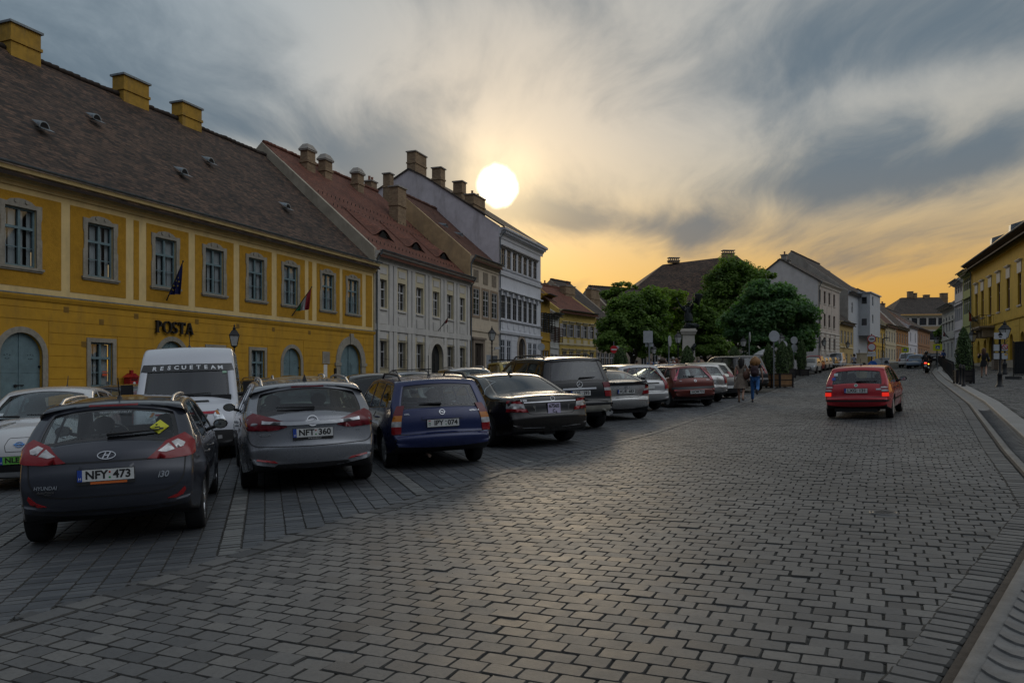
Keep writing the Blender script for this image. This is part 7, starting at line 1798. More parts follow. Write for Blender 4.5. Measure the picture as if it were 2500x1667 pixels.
plate(r, c, 'f', .475, ('NLE', ''), kind='green'); emblem(r, c, 'f', 0, .70, .06, 'bar', mat('blue_chrome', (.10, .22, .45), .2, .8)); wiper(r, c, 'f', (.5, 1.07), (-.1, 1.09)); wiper(r, c, 'f', (-.2, 1.065), (-.72, 1.08)); mirror(r, c, .85, 1.03, PW); antenna(r, -1.1, 1.53, lean=-.6, L=.2)
sticker(r, c, 'f', [(-.62, 1.10), (-.50, 1.10), (-.50, 1.14), (-.62, 1.14)], mat('sticker_paper', (.45, .5, .52), .6))
# ---- white rescue van
wx = (-1.65, 1.65)
c = Car([(-2.5, .32, .05), (-2.56, .5, .08), (-2.55, 1.5, .3), (-2.50, 2.16, .14), (-2.3, 2.26, .15), (0, 2.29, .6), (.72, 2.27, .12), (.98, 2.16, .14), (1.18, 1.92, .05), (1.74, 1.20, .10), (2.20, 1.02, .15), (2.36, .84, .12), (2.40, .55, .06), (2.42, .34, .05), (2.34, .26, .04)],
  .985, wx, .345, .27, (1.2, 1.16), .10, 2.28, (.06, .5), (.17, .9), (.11, .03), .09, .09, flare=.01, crease=.004)
PV = paint('van_white', (.50, .52, .56), .0, .3)
r = car_root('rescue_van', 'white rescue team van facing us with black windscreen band and red stripe', from_wheel(587, 1114, 161.5, wx, 1.70, 'fl'), 161.5, 'van'); r.scale = (.97, .97, .965)
M_vg = glass_mat('van_glass', (.16, .20, .23), .03)
c.build('body', PV, r, [], [[(.05, 1.24), (.95, 1.22), (1.34, 1.34), (1.04, 1.80), (.10, 1.82)], [(-1.2, 1.26), (-.06, 1.25), (-.06, 1.82), (-1.2, 1.82)]], None, (1.24, 1.90, .92), clad=.62, tint=M_vg, clad_m=.48)
add_wheels(r, wx, 1.75, .345, .215, 'cap', M_hubcap); cabin(r, c, ((.55, 1),), None, 1.35, dash_x=1.3, yw=.45)
c.patch('sun_band', 'n', [(-.88, 1.755), (.88, 1.755), (.84, 1.905), (-.84, 1.905)], M_gloss_b, r, .004, step=.09)
for i, ch in enumerate('RESCUETEAM'):
 t = (i-4.5)/4.5; label_on(r, c, 'f', t*.62, 1.832-.018*t*t, ch, .135, mat('white_vinyl', (.62, .64, .66), .5), bold=.004)
for sg in (1, -1):
 q = [(.60, .68), (.86, .70), (.86, 1.0), (.74, .97), (.62, .90)]; c.patch('headlight', 'f', [(sg*p[0], p[1]) for p in q][::sg], M_head, r, .010, step=.05)
 q = [(.70, .90), (.78, .89), (.79, .97), (.71, .96)]; c.patch('lens', 'f', [(sg*p[0], p[1]) for p in q][::sg], M_orange, r, .016, step=.05)
 q = [(.62, .43), (.72, .43), (.72, .50), (.62, .50)]; c.patch('fog_light', 'f', [(sg*p[0], p[1]) for p in q][::sg], M_clearlens, r, .010, step=.05)
c.patch('grille', 'f', [(-.40, .80), (.40, .80), (.48, .90), (-.48, .90)], M_trim_b, r, .006); c.patch('grille', 'f', [(-.34, .68), (.34, .68), (.38, .755), (-.38, .755)], M_trim_b, r, .006)
c.patch('red_stripe', 'n', [(-.56, .915), (.56, .915), (.56, .965), (-.56, .945)], mat('stripe_red', (.30, .012, .03), .4), r, .008); c.patch('bonnet_vent', 'n', [(-.02, 1.135), (.42, 1.135), (.40, 1.165), (-.02, 1.165)], M_trim_b, r, .008)
for s_ in 'lR': c.patch('red_stripe', s_, [(-2.4, .90), (1.95, .78), (2.02, .96), (-2.4, 1.08)], mat('stripe_red', (.30, .012, .03), .4), r, .005, step=.15)
label_on(r, c, 'f', .1, 1.085, 'MENT\u0150K', .06, M_red_ink); c.patch('air_intake', 'f', [(-.5, .40), (.5, .40), (.5, .54), (-.5, .54)], M_gloss_b, r, .004)
wiper(r, c, 'f', (-.10, 1.27), (.45, 1.30)); wiper(r, c, 'f', (-.72, 1.27), (-.12, 1.29)); antenna(r, .55, 2.29, lean=-.25, L=.26)
for sg in (1, -1):
 d = MB(); p, _ = c.hit('l' if sg > 0 else 'R', 1.05, 1.25); d.tube([p, p+Vector((.02, sg*.16, .02))], .04, 8); d.box(1.0, 1.10, *sorted((p.y+sg*.10, p.y+sg*.32)), 1.18, 1.52); o = d.build('mirror', M_trim_b, r)
 q = MB(); q.quad((.995, p.y+sg*.12, 1.2), (.995, p.y+sg*.30, 1.2), (.995, p.y+sg*.30, 1.5), (.995, p.y+sg*.12, 1.5)); q.build('mirror_glass', M_mirror, o)
sticker(r, c, 'f', [(.66, 1.70), (.74, 1.70), (.74, 1.745), (.66, 1.745)], mat('sticker_green', (.25, .40, .30), .6), .008)
# ---- second row, nose to nose with the first
def back_car(name, label, px, ytop, Z, pm, H=1.5, L=4.5, **kw):
 """row behind: roof line given in the picture"""
 g = at(px, ytop, Z); return generic(name, label, (g.x, g.y), kw.pop('hd', HB), pm, L, H, group=GO, **kw)
back_car('parked_estate', 'black estate facing us in front of the yellow post office', 682, 917, 20.5, PB, 1.50, 4.7, rail=M_chrome, hd=148)
back_car('parked_estate', 'car with sandy beige roof and silver rails right behind the grey estate', 735, 935, 17.0, paint('beige_paint', (.30, .27, .21), .4, .3), 1.53, 4.6, rail=M_alloy)
back_car('parked_estate', 'dark grey car mostly hidden behind the white rescue van', 352, 946, 19.0, paint('graphite_paint', (.030, .034, .046)), 1.45, 4.3, hd=120)
# little two-seater
wx = (-.93, .93)
c = Car([(-1.28, .28, .05), (-1.34, .5, .1), (-1.32, .9, .2), (-1.15, 1.36, .2), (-.85, 1.52, .2), (-.1, 1.55, .4), (.28, 1.49, .25), (.88, 1.0, .12), (1.20, .88, .15), (1.33, .66, .15), (1.34, .42, .08), (1.26, .24, .05)],
  .775, wx, .285, .22, (1.02, .96), .17, 1.55, (.14, .6), (.16, .7), (.10, .04), .08, .075)
r = car_root('parked_microcar', 'tiny black two seater facing us between the grey and the blue estate', (at(920, 950, 18.2).x, 18.2), 163, group=GO)
c.build('body', paint('black_brown_paint', (.010, .008, .007), .25, .2), r, [], [[(-.35, 1.03), (.62, .99), (.20, 1.36), (-.05, 1.44), (-.35, 1.45)]], None, (1.04, 1.46, .9))
add_wheels(r, wx, 1.38, .285, .165, 'five'); cabin(r, c, ((.0, 1),), None, 1.08, dash_x=.55, yw=.32)
for sg in (1, -1):
 for yy, rr2 in ((.50, .075), (.63, .065)):
  n = 12; c.patch('headlight', 'f', [(sg*yy+rr2*math.cos(2*math.pi*i/n), .72+rr2*math.sin(2*math.pi*i/n)) for i in range(n)], M_head, r, .012, step=.06)
c.patch('grille', 'f', [(-.30, .48), (.30, .48), (.32, .58), (-.32, .58)], M_trim_b, r, .006); plate(r, c, 'f', .40, ('', '')); mirror(r, c, .38, 1.02, M_gloss_b); wiper(r, c, 'f', (.1, 1.03), (-.4, 1.05)); wiper(r, c, 'f', (.55, 1.03), (.05, 1.05))
sticker(r, c, 'f', [(-.52, 1.08), (-.42, 1.08), (-.42, 1.12), (-.52, 1.12)], mat('sticker_paper', (.45, .5, .52), .6))
g, c = back_car('parked_estate', 'silver blue car with black roof bars beyond the tiny two seater', 1010, 903, 27, paint('silver_blue_paint', (.25, .29, .34), .55, .28), 1.52, 4.5, rail=M_trim_b)
for x in (-.6, .25):
 q = MB(); q.bar((x, -.62, 1.575), (x, .62, 1.575), .07, .03); q.build('roof_bar', M_trim_b, g)
back_car('parked_saloon', 'grey brown car behind the blue estate', 1075, 911, 22.0, paint('taupe_paint', (.085, .075, .066), .4, .3), 1.46, 4.4)
back_car('parked_suv', 'pale silver crossover with bright roof rails, between blue estate and black saloon', 1146, 897, 27.5, paint('pale_silver_paint', (.40, .41, .42), .5, .28), 1.60, 4.5, W=.90, rail=M_alloy)
g, c = back_car('parked_mpv', 'yellow high roofed car with black roof rack, beside the black off-roader', 1255, 890, 34, paint('mustard_paint', (.36, .27, .045), .1, .4), 1.80, 4.2, W=.88, tail=.15)
q = MB()
for y in (-.6, .6): q.bar((-1.6, y, 1.88), (.4, y, 1.88), .04)
for x in (-1.5, -.6, .3): q.bar((x, -.66, 1.86), (x, .66, 1.86), .04)
q.build('roof_rack', M_trim_b, g)
back_car('parked_hatchback', 'rusty brown car almost hidden between black off-roader and silver estate', 1475, 926, 30, paint('rust_paint', (.16, .05, .02), .2, .4), 1.42, 4.2)
back_car('parked_saloon', 'blue grey saloon facing left behind the brick red hatchback', 1612, 895, 40, paint('blue_grey_paint_car', (.10, .14, .22), .4, .25), 1.45, 4.5, hd=250)
back_car('parked_saloon', 'dark saloon with shiny glass beside the black people carrier', 1712, 921, 33, paint('charcoal_paint', (.02, .022, .026), .3, .25), 1.44, 4.5, hd=164)
back_car('parked_hatchback', 'silver car parked by the no entry sign', 1452, 891, 62, PS, 1.45, 4.2, hd=240)
# ---- red estate driving away
wx = (-1.24, 1.24)
c = Car([(-2.02, .34, .05), (-2.08, .43, .08), (-2.09, .58, .05), (-2.03, .62, .03), (-2.01, .80, .10), (-1.95, .95, .06), (-1.66, 1.34, .06), (-1.60, 1.405, .08), (-1.0, 1.445, .4), (-.1, 1.45, .6), (.35, 1.40, .4), (1.1, .97, .25), (1.75, .85, .3), (1.96, .66, .12), (2.0, .42, .1), (1.92, .24, .05)],
  .825, wx, .30, .25, (.95, .89), .19, 1.45, (.13, .7), (.2, 1.0), (.09, .03), .06, .075)
PR = paint('bright_red_paint', (.36, .010, .018), .1, .25)
r = car_root('red_car', 'bright red estate driving away on the cobbles with lit brake lamps, plate LXG 131', from_wheel(2180, 1020, 31.5, wx, 1.34, 'rr'), 31.5); r.scale = (.96, .935, .92)
sw = [[(-1.72, 1.0), (-1.0, .97), (-1.0, 1.335), (-1.52, 1.32)], [(-.94, .965), (-.20, .94), (-.24, 1.36), (-.94, 1.35)], [(-.14, .94), (.85, .91), (.46, 1.2), (.1, 1.335), (-.17, 1.36)]]
c.build('body', PR, r, [], sw, (.98, 1.325, .85), (.99, 1.36, .9))
add_wheels(r, wx, 1.47, .30, .185, 'cap', M_hubcap); cabin(r, c, ((.3, 1),), -.7, .99)
for sg in (1, -1):
 for z0, z1, mm in ((.62, .72, M_litred), (.72, .755, M_redlens), (.755, .80, M_clearlens), (.80, .84, M_redlens), (.84, .875, M_clearlens), (.875, .93, M_redlens)):
  q = [(.72, z0), (.98, z0), (.97, z1), (.73, z1)]; c.patch('tail_light', 'r', [(sg*p[0], p[1]) for p in q][::sg], mm, r, .010, step=.06)
c.line('bumper_strip', 'r', [(-1.05, .51), (-.6, .505), (.6, .505), (1.05, .51)], .05, M_trim_b, r, .008)
c.line('seam', 'b', [(-.68, .97), (-.66, .64), (-.6, .60), (.6, .60), (.66, .64), (.68, .97)], .012, M_trim_b, r); c.patch('plate_recess', 'b', [(-.34, .68), (.34, .68), (.36, .87), (-.36, .87)], PR, r, .001, .001)
plate(r, c, 'r', .775, ('LXG', '131'), .56, .12); emblem(r, c, 'r', 0, .915, .042, 'disc'); sticker(r, c, 'r', [(.48, .79), (.60, .79), (.60, .83), (.48, .83)], mat('sticker_paper', (.45, .5, .52), .6), .008); wiper(r, c, 'r', (.0, 1.01), (.50, 1.01)); antenna(r, -.9, 1.45, lean=-.3, L=.18); mirror(r, c, .74, .95, M_trim_b); handle(r, c, (-.05, -.88), .82, M_trim_b)
sticker(r, c, 'r', [(-.58, 1.17), (-.48, 1.17), (-.48, 1.24), (-.58, 1.24)], mat('sticker_paper', (.45, .5, .52), .6), .003); sticker(r, c, 'r', [(-.62, 1.05), (-.53, 1.05), (-.53, 1.13), (-.62, 1.13)], M_plate_b, .003)
for s_ in 'lR':
 c.line('side_moulding', s_, [(-.88, .5), (.9, .5)], .05, M_trim_b, r, .008)
 for x in (-.17, -.97, .88): c.line('seam', s_, [(x, .92), (x-.02, .5), (x, .30)], .008, M_trim_b, r)
q = MB(); q.box(-1.9, -1.3, -.5, .55, .20, .30); q.build('underside', M_trim_b, r)
# ---- far cars: two shapes built once, then painted copies
GF = 'cars parked along the climbing street'
def far_proto(H, L, W, wb, tail, pm):
 c = wagon_shape(L, H, W, wb, tail); c.step = .2; c2 = Car.__new__(Car); c2.__dict__.update(c.__dict__)
 r = car_root('parked_car', 'x', (0, 0), 0); sw, dl = wagon_wins(H, c.x0, tail)
 c.build('body', pm, r, [], [dl[0]], (1.02, H-.13, .86), (1.0, H-.08, .9), tint=pane_mat('far_car_glass', (.03, .036, .042), .08), solid=False)
 for x in (-wb/2, wb/2):
  for sg in (1, -1): d = MB(); d.lathe([(0, -.1), (.30, -.1), (.31, 0), (.30, .1), (.2, .105), (0, .09)], 16, 0, Matrix.Translation((x, sg*(W-.12), .31))@Matrix.Rotation(R(90*-sg), 4, 'X')); d.build('wheel', M_rub, r)
 for sg in (1, -1):
  c.patch('headlight', 'f', [(sg*q[0], q[1]) for q in ((.48, .58), (.98, .63), (1.16, .74), (.62, .70))][::sg], M_head, r, .012, step=.15)
  c.patch('tail_light', 'r', [(sg*q[0], q[1]) for q in ((.72, .68), (1.08, .70), (1.08, .98), (.78, .98))][::sg], M_redlens, r, .012, step=.15)
 c.patch('grille', 'f', [(-.5, .30), (.5, .30), (.46, .62), (-.46, .62)], M_trim_b, r, .008, step=.2); c.patch('number_plate', 'f', [(-.26, .40), (.26, .40), (.26, .51), (-.26, .51)], M_plate, r, .02, step=.2); c.patch('number_plate', 'r', [(-.26, .72), (.26, .72), (.26, .83), (-.26, .83)], M_plate, r, .012, step=.2)
 mirror(r, c, .78, .96, M_trim_b)
 return r
fp_ = {'hatch': far_proto(1.46, 4.1, .85, 2.5, .34, PS), 'van': far_proto(1.95, 4.9, .95, 3.0, .12, PW), 'mpv': far_proto(1.65, 4.4, .88, 2.65, .25, PB)}
used = set()
def dull(pm):
 n = pm.name+'_low_gloss'; m = bpy.data.materials.get(n) or pm.copy(); m.name = n; b = m.node_tree.nodes['Principled BSDF']; b.inputs['Coat Weight'].default_value = .08; b.inputs['Specular IOR Level'].default_value = .12; b.inputs['Metallic'].default_value = 0.; return m  # coat, specular and metallic lowered so far flanks mirror less sunset
def far_car(kind, label, px, py, hd, pm, z=None):
 src = fp_[kind]; o = src if kind not in used else copy_tree(src); used.add(kind)
 g = G(px, py) if z is None else gnd(px, z); h = car_root('tmp', 'x', (g.x, g.y), hd); o.matrix_world = h.matrix_world; o.location = h.location; o.rotation_euler = h.rotation_euler; bpy.data.objects.remove(h)
 tag(o, label, 'van' if kind == 'van' else 'car', GF)
 for ch in o.children:
  if ch.name.startswith('body'): ch.material_slots[0].link = 'OBJECT'; ch.material_slots[0].material = dull(pm)
 return o
RD = paint('red_paint', (.22, .015, .02), .1, .3); DG = paint('charcoal_paint', (.02, .022, .026), .3, .25); BL = paint('blue_grey_paint_car', (.10, .14, .22), .4, .25); LB = paint('light_blue_paint', (.22, .29, .38), .4, .28)
Lq = [('hatch', 'silver car nearest in the far row, just past the tall thuja', 1977, 911.5, PS), ('mpv', 'dark red car second in the far row, behind the silver one', 1988, 906, RD), ('hatch', 'silver and red car third in the far row', 2000, 904.5, PS), ('hatch', 'pale grey car fourth in the far row', 2010, 902.5, paint('pale_silver_paint', (.40, .41, .42), .5, .28)), ('hatch', 'black car fifth in the far row', 2024, 901, DG),
   ('hatch', 'dark car tucked beside the white van in the far row', 2033, 899, BL), ('van', 'white van standing in the far row', 2042, 898, PW), ('hatch', 'pinkish red car next past the white van', 2060, 892.5, RD), ('hatch', 'dark grey car past the pinkish red one', 2072, 890.5, DG), ('hatch', 'white car behind the left barrier arm', 2086, 889, PW), ('hatch', 'black car behind the barrier housing', 2113, 886.5, DG),
   ('hatch', 'blue car behind the pole of the prohibition signs', 2127, 885.5, BL), ('mpv', 'silver van like car behind the thin black lamp pole', 2143, 884.5, PS), ('hatch', 'dark blue car above the right barrier arm', 2172, 881, BL), ('hatch', 'black car second above the right barrier arm', 2186, 880, DG), ('hatch', 'white car third above the right barrier arm', 2199, 879, PW), ('hatch', 'dark car last in the far row before the street bends', 2211, 878, DG)]
for k_, lb, px, py, pm in Lq: far_car(k_, lb, px, py, 210, pm)
far_car('mpv', 'white people carrier parked on the right lane beyond the motorcycle', 2219, 896.5, 33, PW)
far_car('hatch', 'light blue estate seen from behind, left of the motorcyclist', 2239, 899, 33, LB)
far_car('hatch', 'dark car on the right far up the street past the motorcyclist', 2286, 885, 33, DG)
far_car('hatch', 'silver car far up the street beside the yellow crossing sign', 2301, 883, 33, PS)
far_car('hatch', 'black car farthest up the street on the right', 2268, 879, 33, DG)
# ================================================================== trees and plants
def leaf_mat(name, cols, trans=.5):
 if name in _m: return _m[name]
 m = bpy.data.materials.new(name); m.use_nodes = True; nt = m.node_tree; nt.nodes.clear(); k = NT(nt)
 a = k.n('ShaderNodeAttribute', attribute_name='tone').outputs['Fac']; cr = k.n('ShaderNodeValToRGB'); k.put(cr.inputs[0], a)
 e = cr.color_ramp.elements; e[0].color = (*cols[0], 1); e[1].color = (*cols[2], 1); q = e.new(.5); q.color = (*cols[1], 1)
 b = k.n('ShaderNodeBsdfPrincipled'); k.put(b.inputs['Base Color'], cr.outputs[0]); b.inputs['Roughness'].default_value = .55; b.inputs['Specular IOR Level'].default_value = .35
 t = k.n('ShaderNodeBsdfTranslucent'); k.put(t.inputs[0], k.mix(1., cr.outputs[0], (1.25, 1.35, .6), 'MULTIPLY'))
 mx = k.n('ShaderNodeMixShader'); mx.inputs[0].default_value = trans; nt.links.new(b.outputs[0], mx.inputs[1]); nt.links.new(t.outputs[0], mx.inputs[2])
 o = k.n('ShaderNodeOutputMaterial'); nt.links.new(mx.outputs[0], o.inputs[0]); _m[name] = m
 return m
M_bark = mat('bark', (.055, .045, .036), .95, var=.35, vscale=10, bump=.8, bscale=25)
def leaves(name, P, N, size, r, m, parent, tone):
 """leaf-sized folded quads at points P, roughly facing N"""
 n = len(P); N = N+r.normal(0, .55, (n, 3)); N /= np.linalg.norm(N, axis=1)[:, None]
 A_ = np.cross(N, r.normal(0, 1, (n, 3))); A_ /= np.linalg.norm(A_, axis=1)[:, None]; B_ = np.cross(N, A_)
 s_ = size*(.6+.8*r.random(n))[:, None]; w_ = s_*.36
 V = np.stack([P-A_*s_*.5, P+B_*w_-N*s_*.10, P+A_*s_*.5, P-B_*w_-N*s_*.10], 1).reshape(-1, 3)
 Q = np.arange(4*n).reshape(-1, 4); o = np_mesh(name, V, Q, tone, [m]); o.parent = parent
 return o
def tree(name, label, base, crown, m, seed, clumps=70, per=150, leaf=.30, trunk_r=.22, group=None, forks=7):
 """crown: list of (offset x, y, z of centre above the base, rx, ry, rz) lobes"""
 r = np.random.default_rng(seed); root = empty(name, base, label=label, cat='tree', group=group)
 C_, Rd = [], []
 vol = np.array([c[3]*c[4]*c[5] for c in crown]); cnt = np.maximum(4, (clumps*vol**.67/np.sum(vol**.67)).astype(int))
 for (x, y, z, rx, ry, rz_), k_ in zip(crown, cnt):
  d = r.normal(0, 1, (k_, 3)); d /= np.linalg.norm(d, axis=1)[:, None]; d[:, 2] = np.where(d[:, 2] < -.55, -d[:, 2], d[:, 2])
  rad = r.uniform(.45, 1.0, k_)**.6
  C_.append(np.array([x, y, z])+d*np.array([rx, ry, rz_])*rad[:, None]*.92); Rd.append(r.uniform(.5, 1.15, k_)*min(rx, rz_)*.36)
 C_ = np.concatenate(C_); Rd = np.concatenate(Rd); P, N, T = [], [], []
 cen = np.array([np.mean([c[0] for c in crown]), np.mean([c[1] for c in crown]), np.mean([c[2] for c in crown])-1])
 for c, rd in zip(C_, Rd):
  k_ = int(per*(rd/np.mean(Rd))**1.6*r.uniform(.7, 1.2)); d = r.normal(0, 1, (k_, 3)); d /= np.linalg.norm(d, axis=1)[:, None]
  rr_ = rd*r.uniform(.35, 1.08, k_)[:, None]**.7; p = c+d*rr_*np.array([1.15, 1.15, .72]); P.append(p)
  o_ = p-cen; o_ /= np.linalg.norm(o_, axis=1)[:, None]; N.append(d*.5+o_*.5+np.array([0, 0, .55])); T.append(np.clip(r.normal(.5, .16)+r.normal(0, .16, k_), 0, 1))
 P, N, T = np.concatenate(P), np.concatenate(N), np.concatenate(T); z0 = min(c[2]-c[5] for c in crown)
 keep = P[:, 2] > z0*.85; leaves('crown', P[keep], N[keep], leaf, r, m, root, T[keep])
 t = MB(); hz_ = z0+.35*max(c[5] for c in crown); w_ = r.normal(0, .12, (5, 2))
 pts = [(w_[i][0]*(i > 0), w_[i][1]*(i > 0), -.2+(hz_+.2)*i/4) for i in range(5)]; t.tube(pts, [trunk_r*1.35, trunk_r, trunk_r*.9, trunk_r*.82, trunk_r*.7], 10)
 for i in r.choice(len(C_), min(forks, len(C_)), replace=False):
  a = Vector(pts[3 if i % 2 else 4]); b = Vector(C_[i]); mid = (a+b)/2+Vector(r.normal(0, .3, 3))+Vector((0, 0, .3)); t.tube([a, mid, b], [trunk_r*.5, trunk_r*.32, trunk_r*.10], 7)
 t.build('trunk', M_bark, root)
 return root
LG = leaf_mat('maple_leaves', [(.050, .096, .018), (.118, .205, .038), (.21, .32, .065)]); LY = leaf_mat('light_leaves', [(.09, .15, .016), (.17, .26, .03), (.25, .34, .055)]); LC = leaf_mat('cool_leaves', [(.046, .108, .042), (.108, .22, .085), (.20, .33, .14)])
TG = 'trees on the square behind the statue'
def tr(name, label, px, Z, lobes, m, seed, **kw):
 b = gnd(px, Z); L = []
 for lx, ly, rxp, rzp, dep in lobes:
  L.append(((lx-px)/F*Z, dep, EYE+(HY-ly)/F*Z-b.z, rxp/F*Z, rxp/F*Z*.9, rzp/F*Z))
 return tree(name, label, b, L, m, seed, group=TG, **kw)
tr('leafy_tree', 'broad dark green tree left of the statue, with its crown almost down to the heads', 1545, 76, [(1530, 795, 68, 72, 0), (1575, 760, 62, 58, 1), (1500, 840, 42, 42, -1), (1600, 850, 60, 40, 0), (1550, 815, 80, 60, 1)], LG, 1, clumps=300, per=190)
tr('leafy_tree', 'bright yellow green tree rising behind the left of the statue', 1640, 84, [(1640, 760, 52, 62, 0), (1680, 790, 48, 60, 1), (1610, 745, 42, 45, 0), (1650, 840, 60, 45, 0), (1650, 800, 70, 60, 2)], LY, 2, clumps=160, per=160)
tr('leafy_tree', 'tallest dark tree at the middle of the trees, right of the statue', 1795, 86, [(1790, 690, 66, 62, 0), (1752, 740, 62, 60, 0), (1835, 700, 52, 55, 1), (1790, 790, 80, 70, 0), (1860, 690, 36, 34, 0), (1800, 740, 80, 70, 2), (1740, 800, 60, 60, 1)], LG, 3, clumps=290, per=190, trunk_r=.26)
tr('leafy_tree', 'rounded blue green tree overhanging the pavement right of the middle', 1868, 70, [(1868, 745, 78, 60, 0), (1910, 790, 78, 70, 0), (1830, 800, 60, 62, 1), (1955, 810, 42, 62, 0), (1885, 850, 85, 40, 0), (1960, 860, 30, 34, 0), (1880, 790, 90, 70, 1)], LC, 4, clumps=300, per=190)
tr('leafy_tree', 'thin leggy tree top standing against the sky at the far left of the trees', 1505, 92, [(1518, 706, 26, 24, 0), (1500, 735, 34, 36, 1), (1545, 710, 18, 14, 0)], LG, 5, clumps=30, per=90, trunk_r=.16)
tr('leafy_tree', 'low dark tree between the statue and the tallest tree', 1720, 80, [(1715, 790, 40, 50, 0), (1735, 850, 46, 36, 0), (1700, 845, 40, 35, 1)], LG, 6, clumps=150, per=170)
tr('street_tree', 'small round street tree at the far end of the street', 2306, 125, [(2300, 820, 17, 30, 0), (2312, 838, 15, 26, 0)], LG, 7, clumps=30, per=110, leaf=.4)
M_thuja = leaf_mat('thuja_leaves', [(.026, .052, .014), (.05, .092, .022), (.08, .13, .036)], .2)
def thuja(root, z0, h, r0, seed, m=None, n=2600):
 r = np.random.default_rng(seed); t = r.random(n)**.8; a = r.random(n)*6.283
 prof = r0*(np.sin(np.clip(t*.86+.14, 0, 1)*math.pi)**.6*.62+(1-t)**.6*.42)*(1+.09*np.sin(a*5+t*9+seed)+.05*np.sin(a*9-t*17))
 rad = prof*r.uniform(.82, 1.04, n); P = np.stack([np.cos(a)*rad, np.sin(a)*rad, z0+h*t], 1); N = np.stack([np.cos(a), np.sin(a), .5+0*a], 1)
 leaves('foliage', P, N, .085*(h/2)**.5, r, m or M_thuja, root, np.clip(r.normal(.5, .22, n), 0, 1))
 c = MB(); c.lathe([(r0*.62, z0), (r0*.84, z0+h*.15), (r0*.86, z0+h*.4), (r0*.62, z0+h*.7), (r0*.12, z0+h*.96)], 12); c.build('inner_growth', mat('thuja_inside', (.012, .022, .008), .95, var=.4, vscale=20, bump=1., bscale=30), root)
 c = MB(); c.tube([(0, 0, z0-.25), (0, 0, z0+h*.5)], [.04, .02], 6); c.build('stem', M_bark, root)
M_planter = mat('planter_wood', (.20, .105, .042), .7, var=.3, vscale=8, bump=.25, bscale=30); M_iron = mat('black_iron', (.02, .02, .022), .5, .5)
PG = 'thujas in boxes on the square'
def planter(label, px, Z, w, hbox, htree, r0, seed, rz=0., name='planter', wood=True, group=PG, base=None):
 b = base or gnd(px, Z); root = empty(name, b, rz, label, 'planter', group)
 m = M_planter if wood else mat('dark_box', (.028, .024, .022), .7, var=.3, vscale=8)
 q = MB(); q.box(-w/2, w/2, -w/2, -w/2+.04, .06, hbox); q.box(-w/2, w/2, w/2-.04, w/2, .06, hbox); q.box(-w/2, -w/2+.04, -w/2+.04, w/2-.04, .06, hbox); q.box(w/2-.04, w/2, -w/2+.04, w/2-.04, .06, hbox)
 bx_ = q.build('box', m, root)
 q = MB(); nb = 6
 for s_ in (-1, 1):
  for x in (-w/2+.03, w/2-.03): q.box(x-.035, x+.035, s_*(w/2+.012)-.014, s_*(w/2+.012)+.014, 0, hbox+.02); q.box(s_*(w/2+.012)-.014, s_*(w/2+.012)+.014, x-.035, x+.035, 0, hbox+.02)
  for z in (.12, hbox*.55, hbox-.03): q.box(-w/2, w/2, s_*(w/2+.008)-.008, s_*(w/2+.008)+.008, z-.018, z+.018); q.box(s_*(w/2+.008)-.008, s_*(w/2+.008)+.008, -w/2, w/2, z-.018, z+.018)
 q.build('iron_frame', M_iron, root)
 q = MB(); q.box(-w/2+.04, w/2-.04, -w/2+.04, w/2-.04, .05, hbox-.06); q.build('soil', mat('soil', (.03, .022, .016), .95, bump=.5), root)
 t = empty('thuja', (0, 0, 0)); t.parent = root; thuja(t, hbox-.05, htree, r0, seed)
 return root
planter('large wooden planter with thuja beside the round sign back, right one of the front pair', 1910, 40.5, .78, .74, 1.75, .38, 1, R(12))
planter('wooden planter with thuja just left of the front one, behind the round sign pole', 1876, 41.2, .66, .72, 1.70, .32, 2, R(12))
planter('dark boxed thuja in the middle of the planter group, behind the round signs', 1926, 58, .7, .7, 2.0, .36, 3, R(12), wood=False)
planter('dark boxed thuja furthest right in the planter group, beside the far row of cars', 1957, 63, .78, .55, 2.55, .40, 4, R(12), wood=False)
for lb, px, Z, top, r0, sd in (('thuja by the no entry sign', 1515, 50, 848, .62, 5), ('thuja in front of the statue pedestal', 1678, 50, 844, .58, 6), ('short thuja left of the two round signs, under the big tree', 1793, 58, 844, .66, 7), ('small dark thuja in front of the white house door', 1300, 64, 871, .6, 8)):
 b = gnd(px, Z); root = empty('potted_thuja', b, 0, lb, 'shrub', 'thujas on the square half hidden by cars'); hh = EYE+(HY-top)/F*Z-b.z
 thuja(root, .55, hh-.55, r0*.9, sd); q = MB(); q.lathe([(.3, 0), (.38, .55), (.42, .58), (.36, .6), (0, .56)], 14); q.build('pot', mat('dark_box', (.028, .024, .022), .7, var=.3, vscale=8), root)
b = G(2353, 941); b.z = pave(b.x, b.y)
planter('tall black boxed thuja on the right pavement beside the two bollards', 0, 0, .72, .62, 2.05, .36, 9, R(-20), wood=False, base=b, group='thuja on the right pavement')
